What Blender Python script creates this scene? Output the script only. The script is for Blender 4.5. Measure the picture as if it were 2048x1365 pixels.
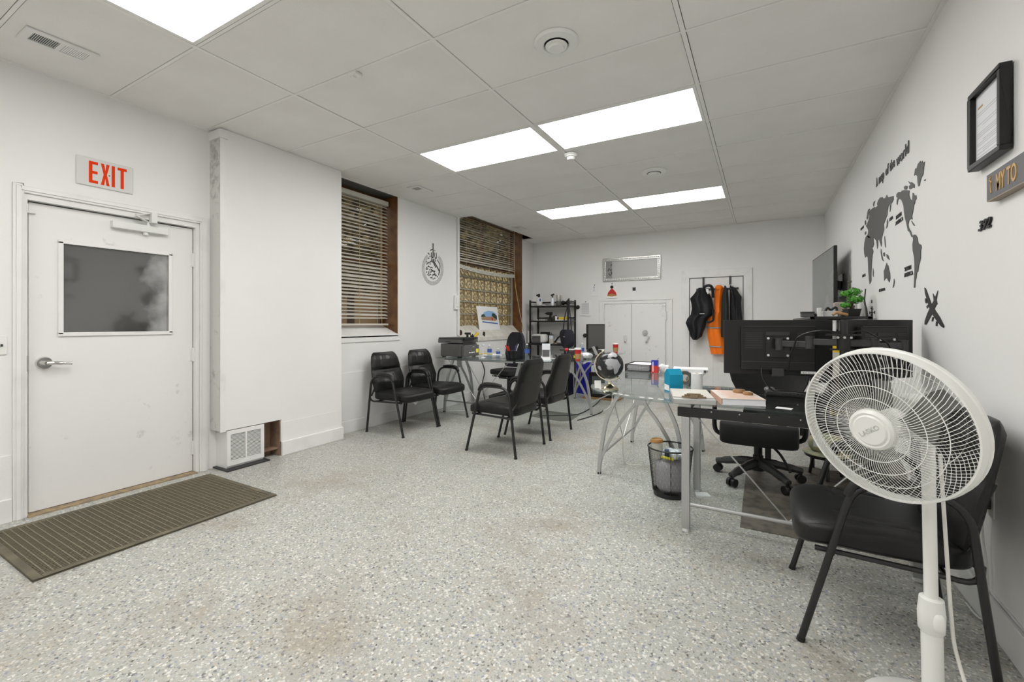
import bpy, bmesh, math, random
from mathutils import Vector, Matrix
random.seed(7)
PI = math.pi
sc = bpy.context.scene
for _o in list(bpy.data.objects): bpy.data.objects.remove(_o)

# ------------------------------------------------------------------ camera, world, exposure
cam = bpy.data.cameras.new('camera')
cam.sensor_width = 36.0
cam.lens = 36.0 * 888.85 / 2048.0
cam.shift_y = -35.8 / 2048.0
cam.clip_start = 0.03
camo = bpy.data.objects.new('camera', cam)
sc.collection.objects.link(camo)
camo.location = (0, 0, 1.20)
camo.rotation_euler = (PI / 2, 0, math.radians(29.42))
sc.camera = camo
w = bpy.data.worlds.new('overcast_sky'); sc.world = w
w.use_nodes = True
w.node_tree.nodes['Background'].inputs[0].default_value = (0.86, 0.83, 0.76, 1)
w.node_tree.nodes['Background'].inputs[1].default_value = 0.9
sc.view_settings.view_transform = 'Standard'
sc.view_settings.look = 'None'
sc.view_settings.gamma = 1.0
sc.view_settings.use_curve_mapping = False
sc.view_settings.exposure = 0.0
sc.cycles.use_denoising = True
sc.cycles.max_bounces = 12
sc.cycles.transparent_max_bounces = 24
LAMP = 11.6            # emission of the ceiling light diffusers

# ------------------------------------------------------------------ room numbers (metres)
XL, XR, YB, YF, H = -3.96, 0.783, 7.88, -2.6, 2.774

# ------------------------------------------------------------------ materials
MATS = {}
def mat(name, col, r=0.5, m=0.0, noise=None, bump=None, spec=0.5, emit=0.0, coat=0.0):
    """noise=(scale, colour2, low, high) blends a second colour; bump=(scale, strength)."""
    k = bpy.data.materials.new(name); k.use_nodes = True
    nt = k.node_tree; b = nt.nodes['Principled BSDF']
    b.inputs['Base Color'].default_value = (*col, 1)
    b.inputs['Roughness'].default_value = r
    b.inputs['Metallic'].default_value = m
    b.inputs['Specular IOR Level'].default_value = spec
    b.inputs['Coat Weight'].default_value = coat
    if emit:
        b.inputs['Emission Color'].default_value = (*col, 1)
        b.inputs['Emission Strength'].default_value = emit
    tc = None
    if noise or bump:
        tc = nt.nodes.new('ShaderNodeTexCoord')
    if noise:
        n = nt.nodes.new('ShaderNodeTexNoise'); n.inputs['Scale'].default_value = noise[0]; n.inputs['Detail'].default_value = 6
        rp = nt.nodes.new('ShaderNodeValToRGB')
        rp.color_ramp.elements[0].position = noise[2]; rp.color_ramp.elements[0].color = (*col, 1)
        rp.color_ramp.elements[1].position = noise[3]; rp.color_ramp.elements[1].color = (*noise[1], 1)
        nt.links.new(tc.outputs['Object'], n.inputs['Vector'])
        nt.links.new(n.outputs['Fac'], rp.inputs['Fac'])
        nt.links.new(rp.outputs['Color'], b.inputs['Base Color'])
    if bump:
        n = nt.nodes.new('ShaderNodeTexNoise'); n.inputs['Scale'].default_value = bump[0]; n.inputs['Detail'].default_value = 4
        bp = nt.nodes.new('ShaderNodeBump'); bp.inputs['Strength'].default_value = bump[1]; bp.inputs['Distance'].default_value = 0.01
        nt.links.new(tc.outputs['Object'], n.inputs['Vector'])
        nt.links.new(n.outputs['Fac'], bp.inputs['Height'])
        nt.links.new(bp.outputs['Normal'], b.inputs['Normal'])
    MATS[name] = k
    return k
def thin_glass(name, tint, rough=0.0, ior=1.5):
    k = bpy.data.materials.new(name); k.use_nodes = True
    nt = k.node_tree; nt.nodes.clear()
    o = nt.nodes.new('ShaderNodeOutputMaterial'); mx = nt.nodes.new('ShaderNodeMixShader')
    t = nt.nodes.new('ShaderNodeBsdfTransparent'); t.inputs[0].default_value = (*tint, 1)
    g = nt.nodes.new('ShaderNodeBsdfGlossy'); g.inputs['Roughness'].default_value = rough
    fr = nt.nodes.new('ShaderNodeFresnel')
    ge = nt.nodes.new('ShaderNodeNewGeometry'); mr = nt.nodes.new('ShaderNodeMapRange')   # leaving the sheet reflects as entering it does
    mr.inputs['To Min'].default_value = ior; mr.inputs['To Max'].default_value = 1 / ior
    nt.links.new(ge.outputs['Backfacing'], mr.inputs['Value']); nt.links.new(mr.outputs['Result'], fr.inputs[0])
    nt.links.new(fr.outputs[0], mx.inputs[0]); nt.links.new(t.outputs[0], mx.inputs[1])
    nt.links.new(g.outputs[0], mx.inputs[2]); nt.links.new(mx.outputs[0], o.inputs[0])
    MATS[name] = k
    return k

mat('wall_paint', (0.845, 0.838, 0.825), 0.55, noise=(1.3, (0.815, 0.808, 0.79), 0.45, 0.75), bump=(60, 0.04))
mat('ceiling_tile', (0.87, 0.86, 0.84), 0.9, noise=(2.0, (0.81, 0.795, 0.77), 0.40, 0.75), bump=(150, 0.12))
mat('grid_white', (0.86, 0.85, 0.83), 0.5)
mat('gap_shade', (0.05, 0.05, 0.05), 0.9)  # near-black colour stands in for the shade inside seams, gaps and slots
mat('trim_white', (0.84, 0.833, 0.82), 0.4, noise=(5, (0.74, 0.735, 0.71), 0.5, 0.8))
mat('white_metal', (0.80, 0.80, 0.78), 0.35)
mat('white_plastic', (0.82, 0.82, 0.80), 0.35)
mat('fan_white', (0.80, 0.80, 0.77), 0.3)
mat('white_paper', (0.86, 0.86, 0.86), 0.7)
mat('brown_wood', (0.19, 0.085, 0.025), 0.35, noise=(9, (0.10, 0.035, 0.012), 0.35, 0.7))
mat('raw_wood', (0.30, 0.20, 0.14), 0.8, noise=(8, (0.16, 0.09, 0.06), 0.4, 0.7))
mat('black_leather', (0.010, 0.010, 0.0095), 0.38, bump=(240, 0.10), noise=(18, (0.013, 0.013, 0.0125), 0.4, 0.7), spec=0.32)
mat('black_leather_pad', (0.011, 0.011, 0.0105), 0.35, bump=(35, 0.28), spec=0.45)
mat('black_fabric', (0.011, 0.011, 0.012), 0.75, bump=(200, 0.3))
mat('black_metal', (0.012, 0.012, 0.012), 0.32)
mat('black_plastic', (0.012, 0.012, 0.012), 0.45, spec=0.4)
mat('dark_plastic', (0.035, 0.035, 0.035), 0.45)
mat('base_grey', (0.050, 0.050, 0.047), 0.45)
mat('grey_plastic', (0.10, 0.10, 0.097), 0.45)
mat('navy_fabric', (0.012, 0.013, 0.022), 0.7, bump=(160, 0.4))
mat('silver_metal', (0.50, 0.50, 0.50), 0.35, 0.75)
mat('chrome', (0.75, 0.74, 0.72), 0.15, 1.0)
mat('aluminium', (0.55, 0.55, 0.54), 0.38, 0.8)
mat('bronze', (0.32, 0.25, 0.16), 0.3, 0.9)
mat('gold', (0.72, 0.66, 0.50), 0.2, 1.0)
mat('exit_red', (0.82, 0.045, 0.0), 0.65, spec=0.15)
mat('decal_black', (0.022, 0.022, 0.022), 0.5)
mat('decal_grey', (0.085, 0.085, 0.083), 0.55)
mat('decal_pale', (0.42, 0.42, 0.41), 0.6, noise=(160, (0.70, 0.695, 0.68), 0.46, 0.56))
mat('teal_card', (0.004, 0.28, 0.46), 0.55, spec=0.3)
mat('orange_fabric', (1.0, 0.21, 0.006), 0.8, bump=(14, 0.5))
mat('reflective_tape', (0.30, 0.34, 0.36), 0.4)
mat('green_black_fabric', (0.016, 0.022, 0.020), 0.75, bump=(14, 0.5))
mat('quilted_black', (0.009, 0.009, 0.012), 0.5, bump=(22, 0.7), spec=0.3)
mat('maroon_fabric', (0.05, 0.015, 0.015), 0.8)
mat('book_cover', (0.78, 0.70, 0.63), 0.5)
mat('book_print', (0.76, 0.48, 0.37), 0.5)
mat('sign_edge', (0.34, 0.28, 0.22), 0.6)
mat('pages', (0.80, 0.80, 0.84), 0.7)
mat('red_plastic', (0.60, 0.02, 0.02), 0.4)
mat('blue_plastic', (0.02, 0.03, 0.40), 0.4)
mat('royal_bag', (0.012, 0.014, 0.33), 0.45, bump=(20, 0.6))
mat('yellow_plastic', (0.80, 0.58, 0.03), 0.4)
mat('puck_wood', (0.40, 0.23, 0.10), 0.5, noise=(30, (0.30, 0.16, 0.07), 0.4, 0.7))
mat('kraft', (0.48, 0.28, 0.12), 0.7)
mat('lid_tan', (0.45, 0.22, 0.06), 0.4)
mat('cup_grey', (0.62, 0.60, 0.54), 0.6)
mat('bag_plastic', (0.42, 0.40, 0.42), 0.4, bump=(16, 0.9))
mat('foil', (0.55, 0.57, 0.60), 0.3, 0.3, noise=(30, (0.85, 0.86, 0.9), 0.4, 0.6), bump=(40, 0.9))
mat('navy_print', (0.015, 0.035, 0.10), 0.4)
mat('leaf_green', (0.05, 0.28, 0.02), 0.5, noise=(20, (0.13, 0.42, 0.05), 0.4, 0.7))
mat('pot_black', (0.02, 0.02, 0.02), 0.6)
mat('trunk_brown', (0.06, 0.035, 0.02), 0.8)
mat('statue_bronze', (0.10, 0.085, 0.06), 0.5)
mat('speaker_beige', (0.42, 0.37, 0.32), 0.7)
mat('tv_screen', (0.12, 0.13, 0.13), 0.22, noise=(2.0, (0.18, 0.19, 0.19), 0.45, 0.62))  # paler mottled tones put the room's reflection into the screen colour
mat('screen_grey', (0.10, 0.10, 0.095), 0.35)
mat('sign_slate', (0.15, 0.15, 0.16), 0.6)
mat('sign_gold', (0.55, 0.33, 0.10), 0.45)
mat('paper_text', (0.80, 0.81, 0.84), 0.6)
mat('print_grey', (0.52, 0.52, 0.53), 0.6)
mat('mirror_silver', (0.52, 0.52, 0.51), 0.38, 0.15)
mat('frame_silver', (0.66, 0.66, 0.64), 0.25, 0.7)
mat('art_grey', (0.30, 0.30, 0.29), 0.4)
mat('sky_blue_print', (0.30, 0.50, 0.80), 0.6)
mat('brick_print', (0.42, 0.27, 0.18), 0.6)
mat('tree_print', (0.02, 0.06, 0.05), 0.6)
mat('navy_label', (0.05, 0.12, 0.42), 0.4)
mat('clear_plastic', (0.80, 0.86, 0.90), 0.15, spec=0.7)
mat('yellow_sticker', (0.80, 0.75, 0.05), 0.5)
mat('blind_cream', (0.60, 0.575, 0.51), 0.5)
mat('blind_tape', (0.55, 0.45, 0.25), 0.7)
mat('mortar_grey', (0.42, 0.40, 0.34), 0.8)
mat('sill_rough', (0.72, 0.70, 0.65), 0.7, noise=(6, (0.60, 0.57, 0.50), 0.45, 0.7), bump=(14, 0.5))
mat('ochre_dirt', (0.40, 0.30, 0.17), 0.9, noise=(20, (0.25, 0.2, 0.14), 0.4, 0.6))
mat('mesh_black', (0.02, 0.02, 0.02), 0.5)
mat('chair_mat', (0.16, 0.14, 0.115), 0.45, noise=(16, (0.085, 0.075, 0.062), 0.45, 0.62))
mat('shade_green', (0.30, 0.34, 0.22), 0.6, noise=(9, (0.55, 0.48, 0.32), 0.4, 0.6))
mat('house_brick', (0.42, 0.27, 0.16), 0.9)
mat('house_trim', (0.55, 0.53, 0.48), 0.8)
mat('shrub_tan', (0.55, 0.42, 0.18), 0.9, noise=(6, (0.20, 0.15, 0.06), 0.4, 0.65))
mat('asphalt', (0.40, 0.36, 0.27), 0.9)
mat('cord_white', (0.75, 0.74, 0.70), 0.5)
mat('light_diffuser', (1.0, 0.99, 0.97), 0.5, emit=LAMP)
thin_glass('desk_glass', (0.88, 0.93, 0.92), 0.012, 1.5)
thin_glass('clear_glass', (0.93, 0.95, 0.94), 0.0, 1.4)
thin_glass('bottle_pet', (0.86, 0.91, 0.95), 0.03, 1.40)

def floor_material():
    k = bpy.data.materials.new('flake_epoxy'); k.use_nodes = True
    nt = k.node_tree; b = nt.nodes['Principled BSDF']; L = nt.links.new
    tc = nt.nodes.new('ShaderNodeTexCoord')
    def layer(scale, stops):
        vo = nt.nodes.new('ShaderNodeTexVoronoi'); vo.inputs['Scale'].default_value = scale; vo.inputs['Randomness'].default_value = 1
        L(tc.outputs['Object'], vo.inputs['Vector'])
        sp = nt.nodes.new('ShaderNodeSeparateColor'); L(vo.outputs['Color'], sp.inputs[0])
        rp = nt.nodes.new('ShaderNodeValToRGB'); rp.color_ramp.interpolation = 'CONSTANT'
        e = rp.color_ramp.elements
        while len(e) < len(stops): e.new(0.5)
        for i, (p, c) in enumerate(stops): e[i].position = p; e[i].color = (*c, 1)
        L(sp.outputs[0], rp.inputs['Fac'])
        return rp, sp, vo
    base = (0.435, 0.435, 0.40)
    r1, s1, v1 = layer(115, [(0, base), (0.30, (0.46, 0.46, 0.425)), (0.50, (0.40, 0.40, 0.365)), (0.72, (0.80, 0.785, 0.73)),
                            (0.82, (0.28, 0.275, 0.25)), (0.87, (0.50, 0.43, 0.32)), (0.925, (0.045, 0.045, 0.045)), (0.975, (0.20, 0.23, 0.36))])
    r2, s2, v2 = layer(190, [(0, (0.44, 0.44, 0.405)), (0.45, (0.40, 0.40, 0.365)), (0.80, (0.72, 0.705, 0.65)), (0.90, (0.08, 0.08, 0.078)), (0.96, (0.26, 0.29, 0.40))])
    mx = nt.nodes.new('ShaderNodeMix'); mx.data_type = 'RGBA'; mx.inputs[0].default_value = 0.40
    L(r1.outputs['Color'], mx.inputs[6]); L(r2.outputs['Color'], mx.inputs[7])
    # brown scuffs and worn patches
    n = nt.nodes.new('ShaderNodeTexNoise'); n.inputs['Scale'].default_value = 1.5; n.inputs['Detail'].default_value = 9; n.inputs['Roughness'].default_value = 0.66
    L(tc.outputs['Object'], n.inputs['Vector'])
    rp = nt.nodes.new('ShaderNodeValToRGB')
    rp.color_ramp.elements[0].position = 0.52; rp.color_ramp.elements[0].color = (0, 0, 0, 1)
    rp.color_ramp.elements[1].position = 0.74; rp.color_ramp.elements[1].color = (0.7, 0.7, 0.7, 1)
    L(n.outputs['Fac'], rp.inputs['Fac'])
    m2 = nt.nodes.new('ShaderNodeMix'); m2.data_type = 'RGBA'
    L(rp.outputs['Color'], m2.inputs[0]); L(mx.outputs[2], m2.inputs[6]); m2.inputs[7].default_value = (0.26, 0.20, 0.13, 1)
    L(m2.outputs[2], b.inputs['Base Color'])
    b.inputs['Roughness'].default_value = 0.38
    b.inputs['Specular IOR Level'].default_value = 0.35
    bp = nt.nodes.new('ShaderNodeBump'); bp.inputs['Strength'].default_value = 0.06; bp.inputs['Distance'].default_value = 0.004
    L(v1.outputs['Distance'], bp.inputs['Height']); L(bp.outputs['Normal'], b.inputs['Normal'])
    MATS['floor'] = k
floor_material()

def scuffed(name, col, dark, scale, lo, hi, rough=0.45):
    """paint with sparse stretched scuff marks"""
    k = bpy.data.materials.new(name); k.use_nodes = True
    nt = k.node_tree; b = nt.nodes['Principled BSDF']; L = nt.links.new
    tc = nt.nodes.new('ShaderNodeTexCoord')
    n = nt.nodes.new('ShaderNodeTexNoise'); n.inputs['Scale'].default_value = scale; n.inputs['Detail'].default_value = 8; n.inputs['Roughness'].default_value = 0.7
    n2 = nt.nodes.new('ShaderNodeTexNoise'); n2.inputs['Scale'].default_value = 1.4; n2.inputs['Detail'].default_value = 2
    L(tc.outputs['Object'], n.inputs['Vector']); L(tc.outputs['Object'], n2.inputs['Vector'])
    mu = nt.nodes.new('ShaderNodeMath'); mu.operation = 'MULTIPLY_ADD'; mu.inputs[1].default_value = 0.45
    L(n2.outputs['Fac'], mu.inputs[0]); L(n.outputs['Fac'], mu.inputs[2])
    rp = nt.nodes.new('ShaderNodeValToRGB')
    rp.color_ramp.elements[0].position = lo; rp.color_ramp.elements[0].color = (*col, 1)
    rp.color_ramp.elements[1].position = hi; rp.color_ramp.elements[1].color = (*dark, 1)
    L(mu.outputs[0], rp.inputs['Fac']); L(rp.outputs['Color'], b.inputs['Base Color'])
    b.inputs['Roughness'].default_value = rough
    MATS[name] = k
scuffed('door_paint', (0.83, 0.823, 0.81), (0.46, 0.455, 0.43), 9, 0.84, 1.0)
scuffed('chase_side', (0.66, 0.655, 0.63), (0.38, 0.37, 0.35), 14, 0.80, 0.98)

def film_glass():
    k = bpy.data.materials.new('door_film'); k.use_nodes = True
    nt = k.node_tree; b = nt.nodes['Principled BSDF']; L = nt.links.new
    tc = nt.nodes.new('ShaderNodeTexCoord'); sp = nt.nodes.new('ShaderNodeSeparateXYZ'); L(tc.outputs['Generated'], sp.inputs[0])
    n = nt.nodes.new('ShaderNodeTexNoise'); n.inputs['Scale'].default_value = 6; n.inputs['Detail'].default_value = 8; L(tc.outputs['Object'], n.inputs['Vector'])
    ad = nt.nodes.new('ShaderNodeMath'); ad.operation = 'MULTIPLY_ADD'; ad.inputs[1].default_value = 0.38
    m6 = nt.nodes.new('ShaderNodeMath'); m6.operation = 'MULTIPLY'; m6.inputs[1].default_value = 0.6; L(sp.outputs['Y'], m6.inputs[0])
    L(n.outputs['Fac'], ad.inputs[0]); L(m6.outputs[0], ad.inputs[2])
    rp = nt.nodes.new('ShaderNodeValToRGB')
    rp.color_ramp.elements[0].position = 0.645; rp.color_ramp.elements[0].color = (0.07, 0.07, 0.068, 1)
    rp.color_ramp.elements[1].position = 0.84; rp.color_ramp.elements[1].color = (0.55, 0.55, 0.54, 1)
    L(ad.outputs[0], rp.inputs['Fac']); L(rp.outputs['Color'], b.inputs['Base Color'])
    b.inputs['Roughness'].default_value = 0.06; b.inputs['Specular IOR Level'].default_value = 1.0; b.inputs['IOR'].default_value = 1.7
    MATS['door_film'] = k
film_glass()

def glass_block_material():
    k = bpy.data.materials.new('glass_block'); k.use_nodes = True
    nt = k.node_tree; b = nt.nodes['Principled BSDF']; L = nt.links.new
    b.inputs['Base Color'].default_value = (0.88, 0.77, 0.50, 1)
    b.inputs['Transmission Weight'].default_value = 0.92
    b.inputs['Roughness'].default_value = 0.22
    b.inputs['IOR'].default_value = 1.25
    tc = nt.nodes.new('ShaderNodeTexCoord')
    wv = nt.nodes.new('ShaderNodeTexWave'); wv.inputs['Scale'].default_value = 9; wv.inputs['Distortion'].default_value = 7
    L(tc.outputs['Object'], wv.inputs['Vector'])
    bp = nt.nodes.new('ShaderNodeBump'); bp.inputs['Strength'].default_value = 0.7; bp.inputs['Distance'].default_value = 0.02
    L(wv.outputs['Fac'], bp.inputs['Height']); L(bp.outputs['Normal'], b.inputs['Normal'])
    MATS['glass_block'] = k
glass_block_material()

def globe_material():
    k = bpy.data.materials.new('globe_print'); k.use_nodes = True
    nt = k.node_tree; b = nt.nodes['Principled BSDF']; L = nt.links.new
    tc = nt.nodes.new('ShaderNodeTexCoord')
    n = nt.nodes.new('ShaderNodeTexNoise'); n.inputs['Scale'].default_value = 6.5; n.inputs['Detail'].default_value = 3
    L(tc.outputs['Object'], n.inputs['Vector'])
    rp = nt.nodes.new('ShaderNodeValToRGB')
    rp.color_ramp.elements[0].position = 0.60; rp.color_ramp.elements[0].color = (0.012, 0.012, 0.015, 1)
    rp.color_ramp.elements[1].position = 0.63; rp.color_ramp.elements[1].color = (0.36, 0.37, 0.39, 1)
    L(n.outputs['Fac'], rp.inputs['Fac']); L(rp.outputs['Color'], b.inputs['Base Color'])
    b.inputs['Roughness'].default_value = 0.25
    MATS['globe_print'] = k
globe_material()

# ------------------------------------------------------------------ mesh helpers
OFF = {}
class MB:
    def __init__(s): s.v = []; s.f = []
    def add(s, vs, fs):
        n = len(s.v); s.v += [Vector(p) for p in vs]; s.f += [tuple(i + n for i in q) for q in fs]; return s
    def box(s, x0, x1, y0, y1, z0, z1):
        return s.add([(x, y, z) for x in (x0, x1) for y in (y0, y1) for z in (z0, z1)],
                     [(0, 1, 3, 2), (4, 6, 7, 5), (0, 4, 5, 1), (2, 3, 7, 6), (0, 2, 6, 4), (1, 5, 7, 3)])
    def obox(s, c, size, ax=None):
        """box of full size about c; ax: 3x3 Matrix or z angle"""
        R = ax if isinstance(ax, Matrix) else Matrix.Rotation(ax or 0, 3, 'Z')
        h = [q / 2 for q in size]
        vs = [Vector(c) + R @ Vector((x, y, z)) for x in (-h[0], h[0]) for y in (-h[1], h[1]) for z in (-h[2], h[2])]
        return s.add(vs, [(0, 1, 3, 2), (4, 6, 7, 5), (0, 4, 5, 1), (2, 3, 7, 6), (0, 2, 6, 4), (1, 5, 7, 3)])
    def bar(s, p0, p1, wd, th, up=(0, 0, 1)):
        """rectangular bar between two points; wd across, th along up"""
        p0, p1 = Vector(p0), Vector(p1); d = (p1 - p0).normalized(); u = Vector(up)
        a = d.cross(u)
        if a.length < 1e-5: a = d.cross(Vector((0, 1, 0)))
        a.normalize(); u = a.cross(d)
        vs = [p + a * sx * wd / 2 + u * sz * th / 2 for p in (p0, p1) for sx in (-1, 1) for sz in (-1, 1)]
        return s.add(vs, [(0, 1, 3, 2), (4, 6, 7, 5), (0, 4, 5, 1), (2, 3, 7, 6), (0, 2, 6, 4), (1, 5, 7, 3)])
    def cyl(s, p0, p1, r0, r1=None, n=16):
        r1 = r0 if r1 is None else r1
        p0, p1 = Vector(p0), Vector(p1); d = (p1 - p0).normalized()
        a = d.orthogonal().normalized(); b = d.cross(a)
        k = len(s.v)
        for p, r in ((p0, r0), (p1, r1)):
            for i in range(n):
                t = 2 * PI * i / n; s.v.append(p + (a * math.cos(t) + b * math.sin(t)) * r)
        s.f += [(k + i, k + (i + 1) % n, k + n + (i + 1) % n, k + n + i) for i in range(n)]
        s.f += [tuple(k + i for i in reversed(range(n))), tuple(k + n + i for i in range(n))]
        return s
    def tube(s, pts, r, n=8, closed=False):
        P = [Vector(p) for p in pts]; m = len(P); k = len(s.v)
        up = None
        for i, p in enumerate(P):
            q0 = P[i - 1] if (i or closed) else p; q1 = P[(i + 1) % m] if (i < m - 1 or closed) else p
            d = (q1 - q0)
            d = d.normalized() if d.length > 1e-9 else Vector((0, 0, 1))
            if up is None: up = d.orthogonal().normalized()
            up = (up - d * up.dot(d))
            up = up.normalized() if up.length > 1e-6 else d.orthogonal().normalized()
            b = d.cross(up); rr = r[i] if isinstance(r, (list, tuple)) else r
            for j in range(n):
                t = 2 * PI * j / n; s.v.append(p + (up * math.cos(t) + b * math.sin(t)) * rr)
        e = m if closed else m - 1
        for i in range(e):
            a0, a1 = k + i * n, k + ((i + 1) % m) * n
            s.f += [(a0 + j, a0 + (j + 1) % n, a1 + (j + 1) % n, a1 + j) for j in range(n)]
        if not closed:
            s.f += [tuple(k + j for j in reversed(range(n))), tuple(k + (m - 1) * n + j for j in range(n))]
        return s
    def strip(s, pts, side, wd, th):
        """flat bar swept along pts; side = unit vector of its width, th in the plane of the path"""
        P = [Vector(p) for p in pts]; sd = Vector(side).normalized(); k = len(s.v); m = len(P)
        for i, p in enumerate(P):
            d = (P[min(i + 1, m - 1)] - P[max(i - 1, 0)]).normalized(); nrm = d.cross(sd).normalized()
            for a, b in ((-1, -1), (1, -1), (1, 1), (-1, 1)): s.v.append(p + sd * a * wd / 2 + nrm * b * th / 2)
        for i in range(m - 1):
            a0, a1 = k + i * 4, k + i * 4 + 4
            s.f += [(a0 + j, a0 + (j + 1) % 4, a1 + (j + 1) % 4, a1 + j) for j in range(4)]
        s.f += [(k + 3, k + 2, k + 1, k), tuple(k + (m - 1) * 4 + j for j in range(4))]
        return s
    def lathe(s, prof, c=(0, 0, 0), n=24, M=None):
        k = len(s.v); c = Vector(c); m = len(prof)
        for r, z in prof:
            for i in range(n):
                t = 2 * PI * i / n; p = Vector((r * math.cos(t), r * math.sin(t), z))
                s.v.append(c + (M @ p if M else p))
        for i in range(m - 1):
            a0, a1 = k + i * n, k + i * n + n
            s.f += [(a0 + j, a0 + (j + 1) % n, a1 + (j + 1) % n, a1 + j) for j in range(n)]
        loop = abs(prof[0][0] - prof[-1][0]) + abs(prof[0][1] - prof[-1][1]) < 1e-9
        if prof[0][0] > 1e-6 and not loop: s.f.append(tuple(k + j for j in reversed(range(n))))
        if prof[-1][0] > 1e-6 and not loop: s.f.append(tuple(k + (m - 1) * n + j for j in range(n)))
        return s
    def prism(s, poly, fn0, fn1):
        """poly: 2D points; fn0 / fn1 map (a, b) to the back and front face"""
        k = len(s.v); n = len(poly)
        s.v += [Vector(fn0(a, b)) for a, b in poly] + [Vector(fn1(a, b)) for a, b in poly]
        s.f += [tuple(k + i for i in reversed(range(n))), tuple(k + n + i for i in range(n))]
        s.f += [(k + i, k + (i + 1) % n, k + n + (i + 1) % n, k + n + i) for i in range(n)]
        return s
    def sup(s, c, size, e1=0.4, e2=0.4, nu=24, nv=14, fn=None):
        """superellipsoid of full size about c (e: 1 = ball, small = boxy); fn warps a local point"""
        def sg(x, e): return math.copysign(abs(x) ** e, x)
        k = len(s.v); c = Vector(c); h = [q / 2 for q in size]
        for i in range(nv + 1):
            ph = -PI / 2 + PI * i / nv
            for j in range(nu):
                t = 2 * PI * j / nu
                p = Vector((h[0] * sg(math.cos(ph), e1) * sg(math.cos(t), e2), h[1] * sg(math.cos(ph), e1) * sg(math.sin(t), e2), h[2] * sg(math.sin(ph), e1)))
                if fn: p = Vector(fn(p))
                s.v.append(c + p)
        for i in range(nv):
            a0, a1 = k + i * nu, k + i * nu + nu
            s.f += [(a0 + j, a0 + (j + 1) % nu, a1 + (j + 1) % nu, a1 + j) for j in range(nu)]
        return s
    def sheet(s, rows, back):
        """closed skin: rows of front points; back(p) gives the matching rear point"""
        k = len(s.v); R = len(rows); C = len(rows[0])
        for r in rows: s.v += [Vector(p) for p in r]
        for r in rows: s.v += [Vector(back(Vector(p))) for p in r]
        o = R * C
        for i in range(R - 1):
            for j in range(C - 1):
                a = k + i * C + j
                s.f += [(a, a + 1, a + C + 1, a + C), (a + o, a + o + C, a + o + C + 1, a + o + 1)]
        for i in range(R - 1):
            a = k + i * C; s.f.append((a, a + C, a + C + o, a + o))
            a += C - 1; s.f.append((a, a + o, a + C + o, a + C))
        for j in range(C - 1):
            a = k + j; s.f.append((a, a + o, a + o + 1, a + 1))
            a += (R - 1) * C; s.f.append((a, a + 1, a + 1 + o, a + o))
        return s
    def mesh(s, name, sub=(0, 0, 0), smooth=False, fix=True):
        me = bpy.data.meshes.new(name); o = Vector(sub)
        me.from_pydata([tuple(p - o) for p in s.v], [], s.f)
        if fix:
            bm = bmesh.new(); bm.from_mesh(me)
            bmesh.ops.remove_doubles(bm, verts=bm.verts, dist=1e-6)
            bmesh.ops.recalc_face_normals(bm, faces=bm.faces)
            bm.to_mesh(me); bm.free()
        if smooth:
            me.shade_smooth(); me.set_sharp_from_angle(angle=math.radians(38))
        me.update()
        return me
    def build(s, name, m, parent=None, smooth=False, world=True, loc=None, bevel=0, seg=2):
        off = OFF.get(parent.name, Vector()) if (parent and world) else (Vector(loc) if loc else Vector())
        me = s.mesh(name, off, smooth)
        return link(name, me, m, parent, None if parent else off, bevel, seg)
def link(name, me, m, parent=None, loc=None, bevel=0, seg=2):
    o = bpy.data.objects.new(name, me); sc.collection.objects.link(o)
    if m and not me.materials: me.materials.append(MATS[m] if isinstance(m, str) else m)
    if parent:
        o.parent = parent
        if parent.name in OFF: OFF[o.name] = OFF[parent.name]
    if loc is not None: o.location = loc
    if bevel:
        b = o.modifiers.new('edge', 'BEVEL'); b.width = bevel; b.segments = seg; b.limit_method = 'ANGLE'; b.angle_limit = math.radians(40)
    return o
def tag(o, label=None, cat=None, group=None, kind=None):
    for k, v in (('label', label), ('category', cat), ('group', group), ('kind', kind)):
        if v: o[k] = v
    return o
def thing(name, label, cat, loc=(0, 0, 0), rz=0, group=None, kind=None):
    o = bpy.data.objects.new(name, None); sc.collection.objects.link(o)
    o.empty_display_size = 0.1
    o.location = loc; o.rotation_euler = (0, 0, rz)
    OFF[o.name] = Vector(loc)
    return tag(o, label, cat, group, kind)
def copy_thing(root, loc, rz, label=None, group=None):
    r = root.copy(); sc.collection.objects.link(r); r.location = loc; r.rotation_euler = (0, 0, rz)
    tag(r, label, None, group)
    for ch in list(root.children):
        c = ch.copy(); sc.collection.objects.link(c); c.parent = r
        for g in list(ch.children):
            d = g.copy(); sc.collection.objects.link(d); d.parent = c
    return r
def struct(name, mb, m, smooth=False, bevel=0, label=None):
    o = mb.build(name, m, smooth=smooth, bevel=bevel); o['kind'] = 'structure'
    if label: o['label'] = label
    return o
def arc(p0, p1, p2, n=8):
    """quadratic curve through control p1"""
    a, b, c = Vector(p0), Vector(p1), Vector(p2)
    return [a * (1 - t) ** 2 + b * 2 * t * (1 - t) + c * t * t for t in [i / n for i in range(n + 1)]]
def smooth_path(pts, n=6):
    """Catmull-Rom through the points"""
    P = [Vector(p) for p in pts]; out = []
    for i in range(len(P) - 1):
        p0 = P[max(i - 1, 0)]; p1 = P[i]; p2 = P[i + 1]; p3 = P[min(i + 2, len(P) - 1)]
        for j in range(n):
            t = j / n
            out.append(0.5 * ((2 * p1) + (p2 - p0) * t + (2 * p0 - 5 * p1 + 4 * p2 - p3) * t * t + (3 * p1 - p0 - 3 * p2 + p3) * t ** 3))
    out.append(P[-1]); return out
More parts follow.
